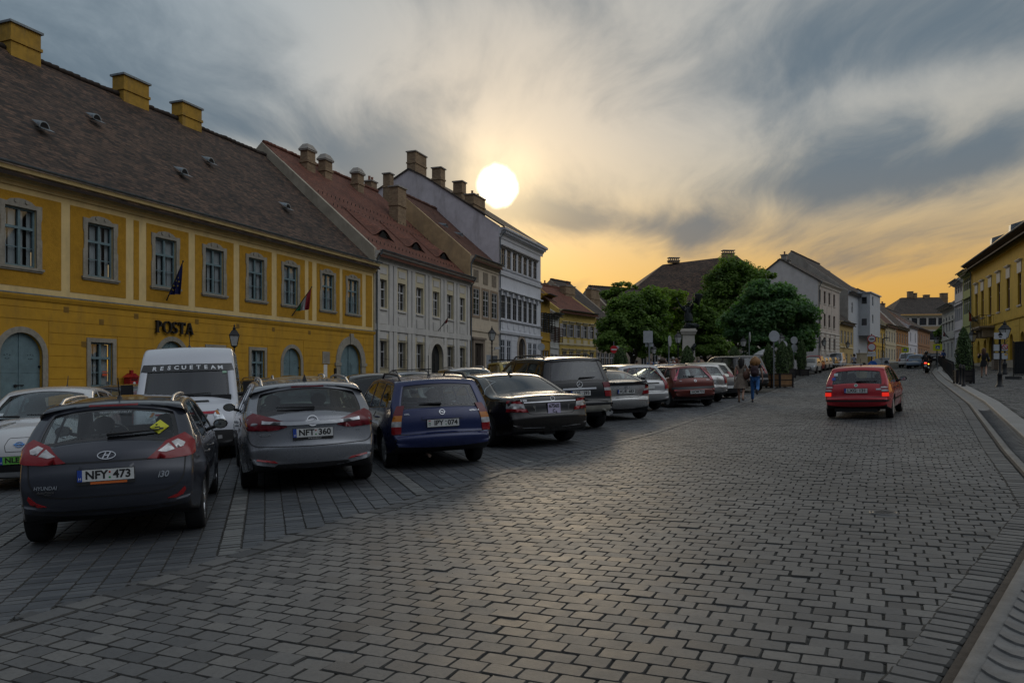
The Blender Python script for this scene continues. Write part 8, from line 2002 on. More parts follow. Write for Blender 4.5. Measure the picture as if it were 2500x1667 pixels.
# ================================================================== street furniture
M_lglass = mat('lantern_glass', (.42, .43, .42), .3, spec=.6, var=.2, vscale=8); M_post = mat('post_black', (.016, .017, .019), .5, .3, var=.3, vscale=20); M_galv = mat('galvanised', (.22, .24, .26), .45, .6, var=.2, vscale=15); M_back = mat('sign_back', (.36, .38, .40), .5, .3, var=.12, vscale=6)
def lantern_mb(z, s=1.):
 """four sided lantern: returns (frame, glass)"""
 f, g = MB(), MB(); w0_, w1_, h = .11*s, .20*s, .46*s
 for sx in (-1, 1):
  for sy in (-1, 1): f.bar((sx*w0_, sy*w0_, z), (sx*w1_, sy*w1_, z+h), .022*s)
 for a, b in (((-1, -1), (1, -1)), ((1, -1), (1, 1)), ((1, 1), (-1, 1)), ((-1, 1), (-1, -1))):
  f.bar((a[0]*w0_, a[1]*w0_, z), (b[0]*w0_, b[1]*w0_, z), .025*s); f.bar((a[0]*w1_, a[1]*w1_, z+h), (b[0]*w1_, b[1]*w1_, z+h), .03*s)
  g.quad((a[0]*w0_*.96, a[1]*w0_*.96, z), (b[0]*w0_*.96, b[1]*w0_*.96, z), (b[0]*w1_*.96, b[1]*w1_*.96, z+h), (a[0]*w1_*.96, a[1]*w1_*.96, z+h))
 M4 = Matrix.Translation((0, 0, 0))@Matrix.Rotation(R(45), 4, 'Z')
 f.lathe([(w1_*1.55, z+h), (w1_*1.45, z+h+.03*s), (w1_*.75, z+h+.20*s), (w1_*.42, z+h+.24*s), (w1_*.42, z+h+.30*s), (w1_*.55, z+h+.31*s), (w1_*.2, z+h+.36*s), (0, z+h+.37*s)], 4, 0, M4, smooth=False)
 f.lathe([(.02*s, z+h+.36*s), (.035*s, z+h+.41*s), (.012*s, z+h+.46*s), (0, z+h+.52*s)], 8); f.lathe([(.02, z-.10*s), (.10*s, z-.02*s), (w0_*1.3, z)], 8)
 return f, g
def lamp_post(label, px, Z, ytop, group='old style lamp posts', base=None, s=1., twist=False):
 b = base or gnd(px, Z); Z = b.y; H = EYE+(HY-ytop)/F*Z-b.z; root = empty('street_lamp', b, R(20), label, 'street lamp', group); zl = H-.98*s
 p = MB(); p.lathe([(.16, 0), (.16, .12), (.125, .16), (.115, .55), (.13, .60), (.13, .66), (.075, .74), (.06, .95), (.075, 1.0), (.05, 1.05), (.042, zl-.5), (.06, zl-.46), (.035, zl-.42), (.03, zl-.10)], 14)
 if twist:
  for k_ in range(3): p.tube([(.045*math.cos(i*.55+k_*2.09), .045*math.sin(i*.55+k_*2.09), 1.1+i*(zl-1.7)/40) for i in range(41)], .012, 5)
 for sg in (-1, 1): p.tube([(0, sg*.03, zl-.34), (0, sg*.16, zl-.24), (0, sg*.16, zl-.14), (0, sg*.10, zl-.06)], .012, 6)
 p.build('post', M_post, root); f, g = lantern_mb(zl, s); o = f.build('lantern', M_post, root); g.build('glass', M_lglass, o)
 return root
l1 = lamp_post('twisted black lamp post in front of the yellow post office', 572, 33, 789, twist=True, group=None); l1.name = 'street_lamp'
l2 = lamp_post('black lamp post with grey sign backs before the beige house', 1201, 50, 794)
q = MB(); q.box(-.36, -.05, .05, .07, 1.05, 2.35); o = q.build('sign_panel', M_back, l2); q = MB(); q.box(.05, .40, .05, .07, 1.0, 2.3); q.build('sign_panel', mat('sign_back_dark', (.10, .105, .11), .6, .2, var=.2), l2)
q = MB(); q.tube([(0, 0, 2.6), (.28, -.1, 2.75)], .02, 6); q.box(.16, .50, -.18, -.02, 2.72, 2.86); q.build('camera', mat('camera_white', (.45, .46, .47), .5), l2)
lamp_post('thin lamp post before the arched door of the white house', 1276, 80, 828); lamp_post('lamp post at the corner of the narrow yellow house', 1359, 90, 842); lamp_post('lamp post left of the statue pedestal', 1655.5, 57, 805); lamp_post('lamp post under the trees between statue and round signs', 1815, 68, 818); lamp_post('lamp post just right of the big round sign back', 1907, 60, 809); lamp_post('low lamp post close behind the rectangular sign back', 1596, 72, 838); lamp_post('lamp post at the left of the yellow house with white shutters', 1379, 88, 858); lamp_post('lamp post at the right end of the pink house', 1950, 74, 832)
def on_pave(px, py): g = G(px, py); g.z = pave(g.x, g.y); return g
lamp_post('thick lamp post on the right pavement behind the black sign post', 2453, 0, 780, base=on_pave(2453, 918), s=1.15, group='lamp posts on the right pavement'); lamp_post('lamp post behind the tall thuja on the right pavement', 2374, 0, 800, base=on_pave(2374, 906), s=1.1, group='lamp posts on the right pavement'); lamp_post('distant lamp post beside the yellow crossing sign', 2287, 0, 817, base=on_pave(2287, 893), group='lamp posts on the right pavement')
for fac, px, py, lb in ((J, 2001, 838, 'wall lantern on the corner of the pink house'), (K0, 2060, 843, 'wall lantern on the low ochre house')):
 u_, z_ = fac.at(px, py); root = empty('wall_lantern', fac.world(u_, -.5, z_-.3), 0, lb, 'wall lantern'); f, g = lantern_mb(0, 1.1); f.bar((0, 0, 0), (.35*fac.n.x*1.3, .35*fac.n.y*1.3, -.1), .03); o = f.build('lantern', M_post, root); g.build('glass', M_lglass, o)
def disc_mb(r, y0=-.012, y1=.012, m=0, n=28, d=None):
 d = d or MB(); d.lathe([(0, y0), (r, y0), (r+.004, (y0+y1)/2), (r, y1), (0, y1)], n, m, Matrix.Rotation(R(90), 4, 'X'), smooth=False); return d
def sign_post(name, label, px, Z, base, ztop, rz=0., group='traffic signs on poles', r=.03, m=None):
 b = base or gnd(px, Z); H = EYE+(HY-ztop)/F*b.y-b.z; root = empty(name, b, rz, label, 'sign', group); p = MB(); p.tube([(0, 0, -.05), (0, 0, H)], r, 10); p.build('pole', m or M_galv, root)
 return root, lambda py: EYE+(HY-py)/F*b.y-b.z, b.y/F
r_, zf, u = sign_post('traffic_sign', 'large grey back of a round sign beside the planters', 1889, 0, G(1889, 948), 808, R(8)); q = disc_mb(.29); q.box(-.02, .02, .01, .04, -.2, .2); o = q.build('sign_plate', M_back, r_); o.location = (0, -.05, zf(821))
r_, zf, u = sign_post('traffic_sign', 'pole with two small round sign backs, one above the other', 1937, 0, G(1938, 918), 820, R(10))
for y in (831, 850): o = disc_mb(.31).build('sign_plate', M_back, r_); o.location = (0, -.05, zf(y))
r_, zf, u = sign_post('traffic_sign', 'round white sign partly hidden behind the front thuja', 1913, 52, None, 828); o = disc_mb(.24).build('sign_plate', mat('sign_white', (.50, .51, .52), .4), r_); o.location = (0, -.05, zf(841))
r_, zf, u = sign_post('traffic_sign', 'round sign seen almost edge on, under the tall tree', 1829, 46, None, 813, R(68)); o = disc_mb(.30).build('sign_plate', M_back, r_); o.location = (0, -.05, zf(823))
r_, zf, u = sign_post('traffic_sign', 'oval looking round sign turned sideways left of the statue lamp', 1633, 40, None, 820, R(62)); o = disc_mb(.28).build('sign_plate', M_back, r_); o.location = (0, -.05, zf(833))
r_, zf, u = sign_post('traffic_sign', 'rectangular grey sign back on a stout pole in front of the trees', 1585, 37, None, 806, R(6), r=.045)
q = MB(); q.box(-.30, .16, -.055, -.035, zf(837), zf(808)); q.box(-.30, .16, -.035, -.02, zf(816), zf(814)); q.box(-.18, .22, .05, .065, zf(846), zf(838)); q.build('sign_plate', M_back, r_)
r_, zf, u = sign_post('traffic_sign', 'red and white no entry sign on a pole', 1498.5, 58, None, 833, R(10)); M_sred = mat('sign_red', (.42, .015, .02), .4); M_swhite = mat('sign_white', (.50, .51, .52), .4)
q = disc_mb(.29); q.box(-.21, .21, -.018, -.012, -.05, .05, 1); o = q.build('sign_plate', [M_sred, M_swhite], r_); o.location = (0, -.05, zf(853))
o = disc_mb(.22).build('back_plate', M_back, r_); o.location = (.34, .25, zf(851))
r_, zf, u = sign_post('traffic_sign', 'round sign back on a pole before the narrow yellow house', 1321, 62, None, 836, R(10)); o = disc_mb(.30).build('sign_plate', M_back, r_); o.location = (0, -.05, zf(847))
r_, zf, u = sign_post('traffic_sign', 'two red ringed prohibition signs above white panels at the barrier', 2128, 45, None, 815, R(-20), m=M_post)
for y in (827.6, 847.3):
 q = disc_mb(.23); disc_mb(.185, .0, .016, 1, d=q); o = q.build('sign_plate', [M_sred, M_swhite], r_); o.location = (0, -.05, zf(y))
 if y < 830: q = MB(); q.box(-.12, .12, -.072, -.067, -.03, .03); q.build('symbol', mat('sign_grey_ink', (.06, .06, .065), .5), o)
q = MB(); q.box(-.2, .2, -.06, -.045, zf(863), zf(858)); q.box(-.23, .23, -.06, -.045, zf(870), zf(864)); q.build('text_panel', M_swhite, r_)
r_, zf, u = sign_post('traffic_sign', 'blue round direction sign low behind the red car', 2130, 42, None, 884, R(-20)); q = disc_mb(.23); q.bar((-.12, -.018, .08), (.12, -.018, -.08), .05, .012, 1); o = q.build('sign_plate', [mat('sign_blue', (.02, .10, .36), .4), M_swhite], r_); o.location = (0, -.05, zf(891))
o = disc_mb(.20).build('back_plate', M_back, r_); o.location = (.24, .3, zf(884))
for lb, px, Z, y, s_ in (('small fluorescent yellow crossing sign low by the brown house', 2210, 82, 854, .75), ('fluorescent yellow crossing sign beside the right pavement', 2289, 72, 848, .85)):
 r_, zf, u = sign_post('crossing_sign', lb, px, Z, None, y-8, R(-20), group='crossing signs'); h = s_*.45; q = MB(); q.box(-h, h, -.05, -.03, zf(y)-h*.8, zf(y)+h*.8); q.box(-h*.45, h*.45, -.056, -.05, zf(y)-h*.42, zf(y)+h*.42, 1); q.add([(-h*.34, -.060, zf(y)-h*.32), (h*.34, -.060, zf(y)-h*.32), (0, -.060, zf(y)+h*.32)], ((0, 1, 2),), 2)
 q.build('sign_plate', [mat('fluo_yellow', (.55, .62, .02), .5), mat('sign_blue', (.02, .10, .36), .4), M_swhite], r_)
r_, zf, u = sign_post('lamp_pole', 'very thin black pole at the right barrier', 2155, 46, None, 826, m=M_post, r=.035); tag(r_, cat='pole'); q = MB(); q.tube([(0, 0, zf(828)), (.22, 0, zf(824))], .02, 6); q.box(.1, .34, -.05, .05, zf(826), zf(824)); q.build('arm', M_post, r_)
def barrier(label, px, py0, Z, w, h, pxa, pya, mbox):
 b = gnd(px, Z); root = empty('barrier', b, 0, label, 'barrier', 'parking barriers across the street'); zt = EYE+(HY-py0)/F*Z-b.z
 q = MB(); q.box(-w/2, w/2, -w/2, w/2, 0, zt); q.box(-w/2-.03, w/2+.03, -w/2-.03, w/2+.03, zt, zt+.06); q.build('housing', mbox, root)
 e = at(pxa, pya, Z)-b; st = Vector((0, 0, e.z)); q = MB(); q.bar(st+Vector((0, -w/2-.05, 0)), Vector((e.x, -w/2-.05, e.z)), .10, .05); o = q.build('boom', mat('boom_white', (.50, .50, .48), .5, var=.1), root)
 q = MB(); q.tube([(0, -w/2, e.z), (0, -w/2-.1, e.z)], .09, 10); q.build('pivot', M_post, root)
barrier('left parking barrier with beige housing and white arm to the left', 2104, 864, 45, .42, 1., 2029, 889, mat('housing_beige', (.36, .30, .20), .7, var=.1)); barrier('right parking barrier with grey housing and white arm to the right', 2159, 876, 46, .40, 1., 2236, 883.5, M_back)
# right pavement: railing, bollards, sign post, site fence, slatted bin
a, b = on_pave(2327, 934), on_pave(2291, 887); d = b-a; L = d.length; n = max(4, int(L/2.0)); fr = empty('railing', a, 0, 'black iron railing of upright bars along the right kerb', 'railing')
for i in range(n):
 q = MB(); p0, p1 = d*(i/n), d*((i+1)/n); q.bar(p0, p0+Vector((0, 0, .98)), .06); q.bar(p0+Vector((0, 0, .86)), p1+Vector((0, 0, .86)), .035); q.bar(p0+Vector((0, 0, .14)), p1+Vector((0, 0, .14)), .035)
 for j in range(1, 15): c_ = p0+(p1-p0)*(j/15); q.bar(c_+Vector((0, 0, .14)), c_+Vector((0, 0, .95)), .022)
 q.build('fence_panel', M_post, fr)
for lb, px, py in (('black iron bollard left of the pair beside the tall thuja', 2345, 944), ('black iron bollard right of the pair beside the tall thuja', 2352.5, 948.5)):
 g_ = on_pave(px, py); e = empty('bollard', g_, 0, lb, 'bollard', 'bollards beside the tall thuja'); q = MB(); q.lathe([(.085, 0), (.085, .08), (.06, .11), (.055, .72), (.07, .74), (.07, .78), (.05, .80), (.065, .86), (.03, .92), (0, .93)], 14); q.build('post', M_post, e); q = MB(); q.lathe([(.074, .75), (.076, .77), (.074, .79)], 14); q.build('collar', M_post, e)
g_ = on_pave(2441, 950); r_ = empty('sign_post', g_, R(-8), 'black sign post with a white title plate and four small notice boards', 'sign post'); zf = lambda y: EYE+(HY-y)/F*g_.y-g_.z; q = MB(); u = g_.y/F
q.lathe([(.17, 0), (.15, .05), (.10, .10), (.085, .45), (.10, .48), (.10, .54), (.055, .60), (.045, zf(818)), (.09, zf(816)), (.02, zf(808)), (0, zf(806))], 12); q.build('post', M_post, r_)
q = MB(); q.box(-14*u, 13*u, -.05, -.03, zf(827.5), zf(812)); o = q.build('title_plate', M_swhite, r_); q = MB()
for z, w_ in ((zf(818), 5), (zf(822.5), 3)): q.box(-w_*u, w_*u, -.056, -.05, z-.022, z+.022)
q.build('lettering', M_ink, o)
for x0, x1, y0, y1 in ((-16.5, -1.5, 840, 857.5), (2, 17, 840, 857.5), (-16.5, -1.5, 861, 877.5), (2, 17, 861, 877.5)):
 q = MB(); q.box(x0*u, x1*u, -.05, -.03, zf(y1), zf(y0), 1); q.box((x0+1)*u, (x1-1)*u, -.056, -.05, zf(y1-1.), zf(y0+1.), 0); o = q.build('notice_board', [mat('notice_white', (.42, .44, .46), .5, var=.15, vscale=20), M_post], r_)
 if x0 > 0 and y0 < 850: q = MB(); xc = (x0+x1)/2*u; q.lathe([(.085, 0), (.11, 0), (.11, .006), (.085, .006)], 20, 0, Matrix.Translation((xc, -.058, zf(847.5)))@Matrix.Rotation(R(90), 4, 'X')); q.bar((xc-.07, -.062, zf(847.5)+.07), (xc+.07, -.062, zf(847.5)-.07), .02); q.build('symbol', M_sred, o)
 if x0 > 0 and y0 > 850: q = MB(); q.box((x0+7)*u, (x1-2)*u, -.06, -.056, zf(868), zf(863)); q.build('symbol', mat('amber_print', (.45, .28, .05), .6), o)
g_ = on_pave(2474, 930); r_ = empty('site_fence', g_, R(-62), 'dark wire mesh site fence on concrete feet at the right edge', 'fence'); q = MB()
for i in range(3): q.tube([(i*2.2, 0, .05), (i*2.2, 0, 1.95)], .022, 8)
q.tube([(0, 0, 1.9), (4.4, 0, 1.9)], .02, 8); q.tube([(0, 0, .2), (4.4, 0, .2)], .02, 8); q.build('frame', M_post, r_); q = MB()
for i in range(44): q.bar((i*.1, 0, .2), (i*.1, 0, 1.9), .006)
for i in range(9): q.bar((0, 0, .2+i*.2), (4.4, 0, .2+i*.2), .006)
o = q.build('wire_mesh', M_post, r_)
for i in range(3): q = MB(); q.box(i*2.2-.35, i*2.2+.35, -.12, .12, 0, .14); q.build('foot', mat('concrete_foot', (.05, .05, .05), .9, var=.3), r_)
q = MB(); q.box(.02, 2.18, .02, .035, .25, 1.88); q.build('dark_sheet', mat('site_sheet', (.02, .022, .024), .8, var=.3), r_)
g_ = on_pave(2435, 906); r_ = empty('litter_bin', g_, R(-15), 'pale slatted timber bin beside the yellow house gate', 'bin'); q = MB()
for i in range(5): q.box(-.32, .32, -.32, .32, .05+i*.15, .15+i*.15)
q.build('slats', mat('bleached_timber', (.24, .20, .16), .85, var=.25), r_); q = MB(); q.box(-.28, .28, -.28, .28, 0, .84); q.build('liner', M_iron, r_)
# red post box on the post office wall
u_, z_ = A.at(323, 941, -.4); e = empty('post_box', A.world(u_, -.35, 0), A.root.rotation_euler.z, 'red post box with pitched lid against the post office wall', 'post box'); e.scale = (.8, .8, 1); zb = A.z(323, 955, -.35)
M_pred = mat('post_red', (.30, .012, .015), .45, var=.15); q = MB(); q.box(-.26, .26, -.2, .2, zb-.3, zb+.55); q.build('box', M_pred, e); q = MB(); q.prism([(-.32, zb+.55), (.32, zb+.55), (.0, zb+.72)], -.26, .26); q.box(-.07, .07, -.07, .07, zb+.68, zb+.84); q.build('lid', M_pred, e)
q = MB(); q.lathe([(0, 0), (.085, 0), (.085, .006), (0, .006)], 18, 0, Matrix.Translation((0, -.2, zb+.30))@Matrix.Rotation(R(90), 4, 'X')); q.build('emblem', M_swhite, e); q = MB(); q.box(-.18, .18, -.215, -.2, zb+.44, zb+.48); q.build('slot', M_iron, e); q = MB(); q.box(-.05, .05, -.05, .05, -1.5, zb-.3); q.build('stand', M_post, e)
# flags on slanting poles
def flag(fac, label, p0, p1, out, bands, hang, marks=None, name='flag', w=1.):
 u0_, z0_ = fac.at(*p0); u1_, z1_ = fac.at(*p1, -out); a = fac.world(u0_, -.02, z0_); b = fac.world(u1_, -out, z1_); root = empty(name, a, 0, label, 'flag', 'flags on the house fronts')
 q = MB(); q.tube([(0, 0, 0), b-a], [.028, .02], 8); q.ball(b-a, .04, 8); q.build('pole', mat('flag_pole', (.04, .035, .03), .6), root); d = b-a; nu, nv = 16, 14; q = MB(); vs = []
 for i in range(nu+1):
  t = .22+.76*i/nu; p = d*t; L = (p.z-d.z*.14)*hang if hang > 0 else .9
  for j in range(nv+1):
   s_ = j/nv; f_ = .09*math.sin(i*.9+s_*2.4)*s_+.05*math.sin(i*1.9+1.)*s_; vs.append(p+Vector((fac.d.x*f_+fac.n.x*f_*.6-d.x*.10*s_, fac.d.y*f_+fac.n.y*f_*.6-d.y*.10*s_, -L*s_*w)))
 for i in range(nu):
  for j in range(nv):
   k_ = min(len(bands)-1, int(i/nu*len(bands)*.999)); q.add([vs[i*(nv+1)+j], vs[(i+1)*(nv+1)+j], vs[(i+1)*(nv+1)+j+1], vs[i*(nv+1)+j+1]], ((0, 1, 2, 3),), k_, smooth=True)
 q.build('cloth', bands, root)
 if marks:
  q = MB()
  for k_ in range(8): i, j = int(nu*.55+math.cos(k_*.785)*4), int(nv*.5+math.sin(k_*.785)*4); p = vs[i*(nv+1)+j]-Vector((fac.n.x*.02, fac.n.y*.02, 0)); q.ball(p, .035, 6)
  q.build('stars', marks, root)
FR, FW, FG = mat('flag_red', (.24, .018, .028), .8), mat('flag_white', (.36, .36, .38), .8), mat('flag_green', (.02, .12, .05), .8); FB = mat('flag_blue', (.012, .02, .11), .8)
flag(A, 'dark blue flag with ring of stars on the post office front', (406, 733), (447, 638), 1.0, [FB], 1., mat('star_gold', (.35, .26, .04), .7)); flag(A, 'red white and green flag on the post office front near its right end', (712, 771), (761, 701), 1.0, [FG, FW, FR], .9)
flag(B, 'red white and green flag over the door of the grey house', (1069, 808), (1094.7, 774), 1.0, [FG, FW, FR], .45); flag(R1, 'red white and green flag on the balcony of the right yellow house', (2389, 790), (2364, 758), 1.2, [FG, FW, FR], 1.0); flag(R4, 'small white red and green flag on the far right house', (2318, 826), (2302, 806), 1.3, [FG, FW, FR], 1.)
# cafe parasol and awnings under the trees
g_ = gnd(1866, 66); e = empty('parasol', g_, 0, 'white cafe parasol showing behind the front planter', 'parasol'); q = MB(); q.tube([(0, 0, 0), (0, 0, 2.3)], .03, 8); q.build('pole', M_galv, e); q = MB(); q.lathe([(.95, 1.85), (.5, 2.15), (.0, 2.35)], 8, smooth=False); q.lathe([(.95, 1.72), (.95, 1.85)], 8, smooth=False); q.build('canopy', mat('canvas_white', (.34, .34, .34), .8), e)
for lb, px0, px1, y, Z in (('pale cafe awning stretched under the trees right of the statue', 1700, 1790, 846, 92), ('second cafe awning further right under the trees', 1800, 1880, 852, 96)):
 a, b = at(px0, y, Z), at(px1, y, Z); e = empty('awning', a, 0, lb, 'awning', 'cafe awnings'); q = MB(); d = b-a; q.add([(0, 0, 0), d, d+Vector((.4, 2.2, .9)), (.4, 2.2, .9)], ((0, 1, 2, 3),)); q.add([(0, 0, -.3), d+Vector((0, 0, -.3)), d, (0, 0, 0)], ((0, 1, 2, 3),)); q.build('canvas', mat('awning_canvas', (.30, .27, .22), .8, var=.2), e)
 q = MB()
 for t in (.02, .5, .98): p = d*t; q.tube([p, (p.x, p.y, gz(a.x+p.x, a.y+p.y)-a.z)], .04, 6)
 q.build('supports', M_post, e)
# ================================================================== people, statue, motorcycle
M_skin = mat('skin', (.36, .21, .145), .55, var=.1, vscale=8)
def skin_mesh(name, verts, edges, radii, mats, parent, root_i=0, sub=1):
 me = bpy.data.meshes.new(name); me.from_pydata([tuple(v) for v in verts], edges, []); o = bpy.data.objects.new(name, me); COL.objects.link(o)
 md = o.modifiers.new('skin', 'SKIN'); md.use_smooth_shade = True; md.branch_smoothing = .6
 for i, v in enumerate(me.skin_vertices[0].data): r = radii[i]; v.radius = r if isinstance(r, tuple) else (r, r); v.use_root = i == root_i
 s_ = o.modifiers.new('sub', 'SUBSURF'); s_.levels = s_.render_levels = sub
 dg = bpy.context.evaluated_depsgraph_get(); dg.update(); m2 = bpy.data.meshes.new_from_object(o.evaluated_get(dg)); m2.name = name; m2.materials.clear(); m2.materials.append(mats)
 for p in m2.polygons: p.use_smooth = True
 bpy.data.objects.remove(o); bpy.data.meshes.remove(me)
 return link(name, m2, parent)
def rotv(v, ay): return Vector((v.x*math.cos(ay)+v.z*math.sin(ay), v.y, -v.x*math.sin(ay)+v.z*math.cos(ay)))
class Fig:
 """figure in metres, facing +x; angles in degrees, forward swing positive"""
 def __init__(s, H=1.68, legs=((18, 8), (-14, 30)), arms=((-12, 15, 8), (14, 25, 8)), lean=3, slim=1., seat=None, head=(0, 0)):
  k = H/1.70; s.k = k; s.J = {}; J = s.J; J['pel'] = Vector((0, 0, .93)); ln = R(lean)
  up = lambda z, x=0, y=0: J['pel']+rotv(Vector((x, y, z)), ln)
  J['wai'] = up(.14); J['che'] = up(.33, -.005); J['nec'] = up(.50, -.005); J['hb'] = up(.575, .012); J['hm'] = up(.645, .02); J['ht'] = up(.715, .015); J['nose'] = up(.632, .105)
  yaw = R(head[0]);
  for n in ('hb', 'hm', 'ht', 'nose'):
   d = J[n]-J['nec']; J[n] = J['nec']+Vector((d.x*math.cos(yaw)-d.y*math.sin(yaw), d.x*math.sin(yaw)+d.y*math.cos(yaw), d.z))
  for sd, sg, (a, b), (sa, eb, out) in (('l', 1, *((legs[0],)), arms[0]), ('r', -1, *((legs[1],)), arms[1])):
   h = J['hip'+sd] = J['pel']+Vector((0, sg*.088, -.05)); kn = J['kne'+sd] = h+rotv(Vector((0, sg*.012, -.40)), -R(a)); an = J['ank'+sd] = kn+rotv(Vector((0, 0, -.42)), -R(a-b)); t = -R((a-b)*.75) if b > 25 else 0
   J['hee'+sd] = an+rotv(Vector((-.045, 0, -.045)), t); J['toe'+sd] = an+rotv(Vector((.135, sg*.012, -.055)), t)
   sh = J['sho'+sd] = up(.445, -.005, sg*.165); el = J['elb'+sd] = sh+rotv(Vector((0, sg*math.sin(R(out))*.28, -math.cos(R(out))*.28)), -R(sa)); wr = J['wri'+sd] = el+rotv(Vector((0, sg*math.sin(R(out*.5))*.24, -.24)), -R(sa+eb)); J['pal'+sd] = wr+rotv(Vector((0, 0, -.075)), -R(sa+eb+6))
   for i, (yy, ll) in enumerate(((.028, .070), (.010, .078), (-.009, .074), (-.026, .060))):
    J[f'f{i}a{sd}'] = J['pal'+sd]+rotv(Vector((yy, 0, -.028)), -R(sa+eb+8)); J[f'f{i}b{sd}'] = J[f'f{i}a{sd}']+rotv(Vector((yy*.15, -sg*ll*.35, -ll*.9)), -R(sa+eb+22))
   J['tha'+sd] = wr+rotv(Vector((.034, -sg*.008, -.042)), -R(sa+eb)); J['thb'+sd] = J['tha'+sd]+rotv(Vector((.020, -sg*.02, -.045)), -R(sa+eb+10))
  for n in J: J[n] = J[n]*k
  lo = min(v.z for n, v in J.items() if n[:3] in ('hee', 'toe')); s.drop = lo-.025*k
  for n in J: J[n].z -= s.drop if seat is None else 0
  s.slim = slim
 def part(s, name, chain, m, parent, grow=0., sub=1):
  """chain: list of (joint, parent joint or None, radius)"""
  idx = {n: i for i, (n, p, r) in enumerate(chain)}; V = [s.J[n] for n, p, r in chain]; E = [(idx[p], idx[n]) for n, p, r in chain if p]
  Rr = [tuple((x+grow)*s.k for x in r) if isinstance(r, tuple) else (r+grow)*s.k for n, p, r in chain]
  return skin_mesh(name, V, E, Rr, m, parent, 0, sub)
 def body(s, parent, m=None, fingers=True):
  w_ = s.slim; c = [('pel', None, (.125*w_, .105)), ('wai', 'pel', (.105*w_, .09)), ('che', 'wai', (.128*w_, .10)), ('nec', 'che', .052), ('hb', 'nec', .062), ('hm', 'hb', .082), ('ht', 'hm', .062), ('nose', 'hm', .014)]
  for sd in 'lr':
   c += [('hip'+sd, 'pel', .085*w_), ('kne'+sd, 'hip'+sd, .055*w_), ('ank'+sd, 'kne'+sd, .036), ('toe'+sd, 'ank'+sd, .030), ('sho'+sd, 'che', .056*w_), ('elb'+sd, 'sho'+sd, .040*w_), ('wri'+sd, 'elb'+sd, .026), ('pal'+sd, 'wri'+sd, .030)]
   for i in range(4) if fingers else (): c += [(f'f{i}a{sd}', 'pal'+sd, .0095), (f'f{i}b{sd}', f'f{i}a{sd}', .0075)]
   if fingers: c += [('tha'+sd, 'wri'+sd, .012), ('thb'+sd, 'tha'+sd, .009)]
  return s.part('body', c, m or M_skin, parent)
 def top(s, m, parent, sleeve=.55, name='shirt', grow=.014):
  w_ = s.slim; J = s.J
  for sd in 'lr': J['slv'+sd] = J['sho'+sd].lerp(J['elb'+sd], min(1, sleeve)); J['slw'+sd] = J['elb'+sd].lerp(J['wri'+sd], max(0, sleeve-1))
  J['hem'] = J['pel']+Vector((0, 0, -.04*s.k)); c = [('che', None, (.130*w_, .102)), ('wai', 'che', (.108*w_, .092)), ('hem', 'wai', (.128*w_, .106)), ('nec', 'che', .056)]
  for sd in 'lr': c += [('sho'+sd, 'che', .060*w_), ('slv'+sd, 'sho'+sd, .050*w_)]+([('slw'+sd, 'slv'+sd, .034)] if sleeve > 1 else [])
  return s.part(name, c, m, parent, grow)
 def trousers(s, m, parent, grow=.012, to=.97):
  w_ = s.slim; J = s.J; c = [('pel', None, (.126*w_, .108))]
  for sd in 'lr': J['cuf'+sd] = J['kne'+sd].lerp(J['ank'+sd], to); c += [('hip'+sd, 'pel', .088*w_), ('kne'+sd, 'hip'+sd, .060*w_), ('cuf'+sd, 'kne'+sd, .044)]
  return s.part('trousers', c, m, parent, grow)
 def skirt(s, m, parent, z0, z1, r0, r1, name='skirt', swing=.0):
  d = MB(); n, vs = 26, []; k = s.k; zt, zb = s.J['pel'].z+z0*k, s.J['pel'].z+z1*k
  for i in range(7):
   t = i/6; rr = (r0+(r1-r0)*t**.8)*k
   for j in range(n): a = 2*math.pi*j/n; f = 1+.10*t*math.sin(a*7+1); vs.append((s.J['pel'].x+math.cos(a)*rr*.85*f-swing*t*t, math.sin(a)*rr*f, zt+(zb-zt)*t))
  d.add(vs, [(i*n+j, i*n+(j+1) % n, (i+1)*n+(j+1) % n, (i+1)*n+j) for i in range(6) for j in range(n)], smooth=True); return d.build(name, m, parent)
 def shoes(s, m, parent):
  for sd in 'lr':
   a, b = s.J['hee'+sd], s.J['toe'+sd]; d = MB(); q = (b-a).to_track_quat('X', 'Z').to_matrix().to_4x4(); d.ball((0, 0, 0), (.135*s.k, .042*s.k, .036*s.k), 12, 0, Matrix.Translation((a+b)/2+Vector((0, 0, .010)))@q); d.build('shoe', m, parent)
 def hair(s, m, parent, L=.0, curly=False, bald=False):
  d = MB(); k = s.k; h = s.J['hm']; f = (s.J['nose']-h); f.z = 0; f.normalize(); r = random.Random(3); c = h+Vector((0, 0, .02*k))-f*.014*k
  d.ball(c, (.098*k, .093*k, .108*k), 14)
  if L:
   for i in range(46 if not curly else 90):
    a = r.uniform(-2.0, 2.0); bdir = Vector((-f.x*math.cos(a)-f.y*math.sin(a)*-1*0-f.y*0, 0, 0)); ang = math.atan2(-f.y, -f.x)+a*.75; e = Vector((math.cos(ang), math.sin(ang), 0)); p0 = c+e*.07*k+Vector((0, 0, .05*k)); w_ = (.10 if not curly else r.uniform(.09, .15))*k
    pts = [p0, c+e*w_+Vector((0, 0, -.03*k)), c+e*w_*(1.0 if curly else .88)+Vector((r.gauss(0, .012), r.gauss(0, .012), -L*k*r.uniform(.75, 1.05)))]
    if curly: pts.insert(2, c+e*w_*1.15+Vector((r.gauss(0, .02), r.gauss(0, .02), -L*.5*k)))
    d.tube(pts, [.024*k]*(len(pts)-1)+[.010*k], 6)
  return d.build('hair', m, parent)
def person(label, p, hd, group=None, name='person'):
 return empty(name, p, R(90-hd), label, 'person', group)
cl = lambda n, c, **k: mat(n, c, .85, var=k.get('var', .15), vscale=k.get('vs', 9), bump=.2, bscale=60)
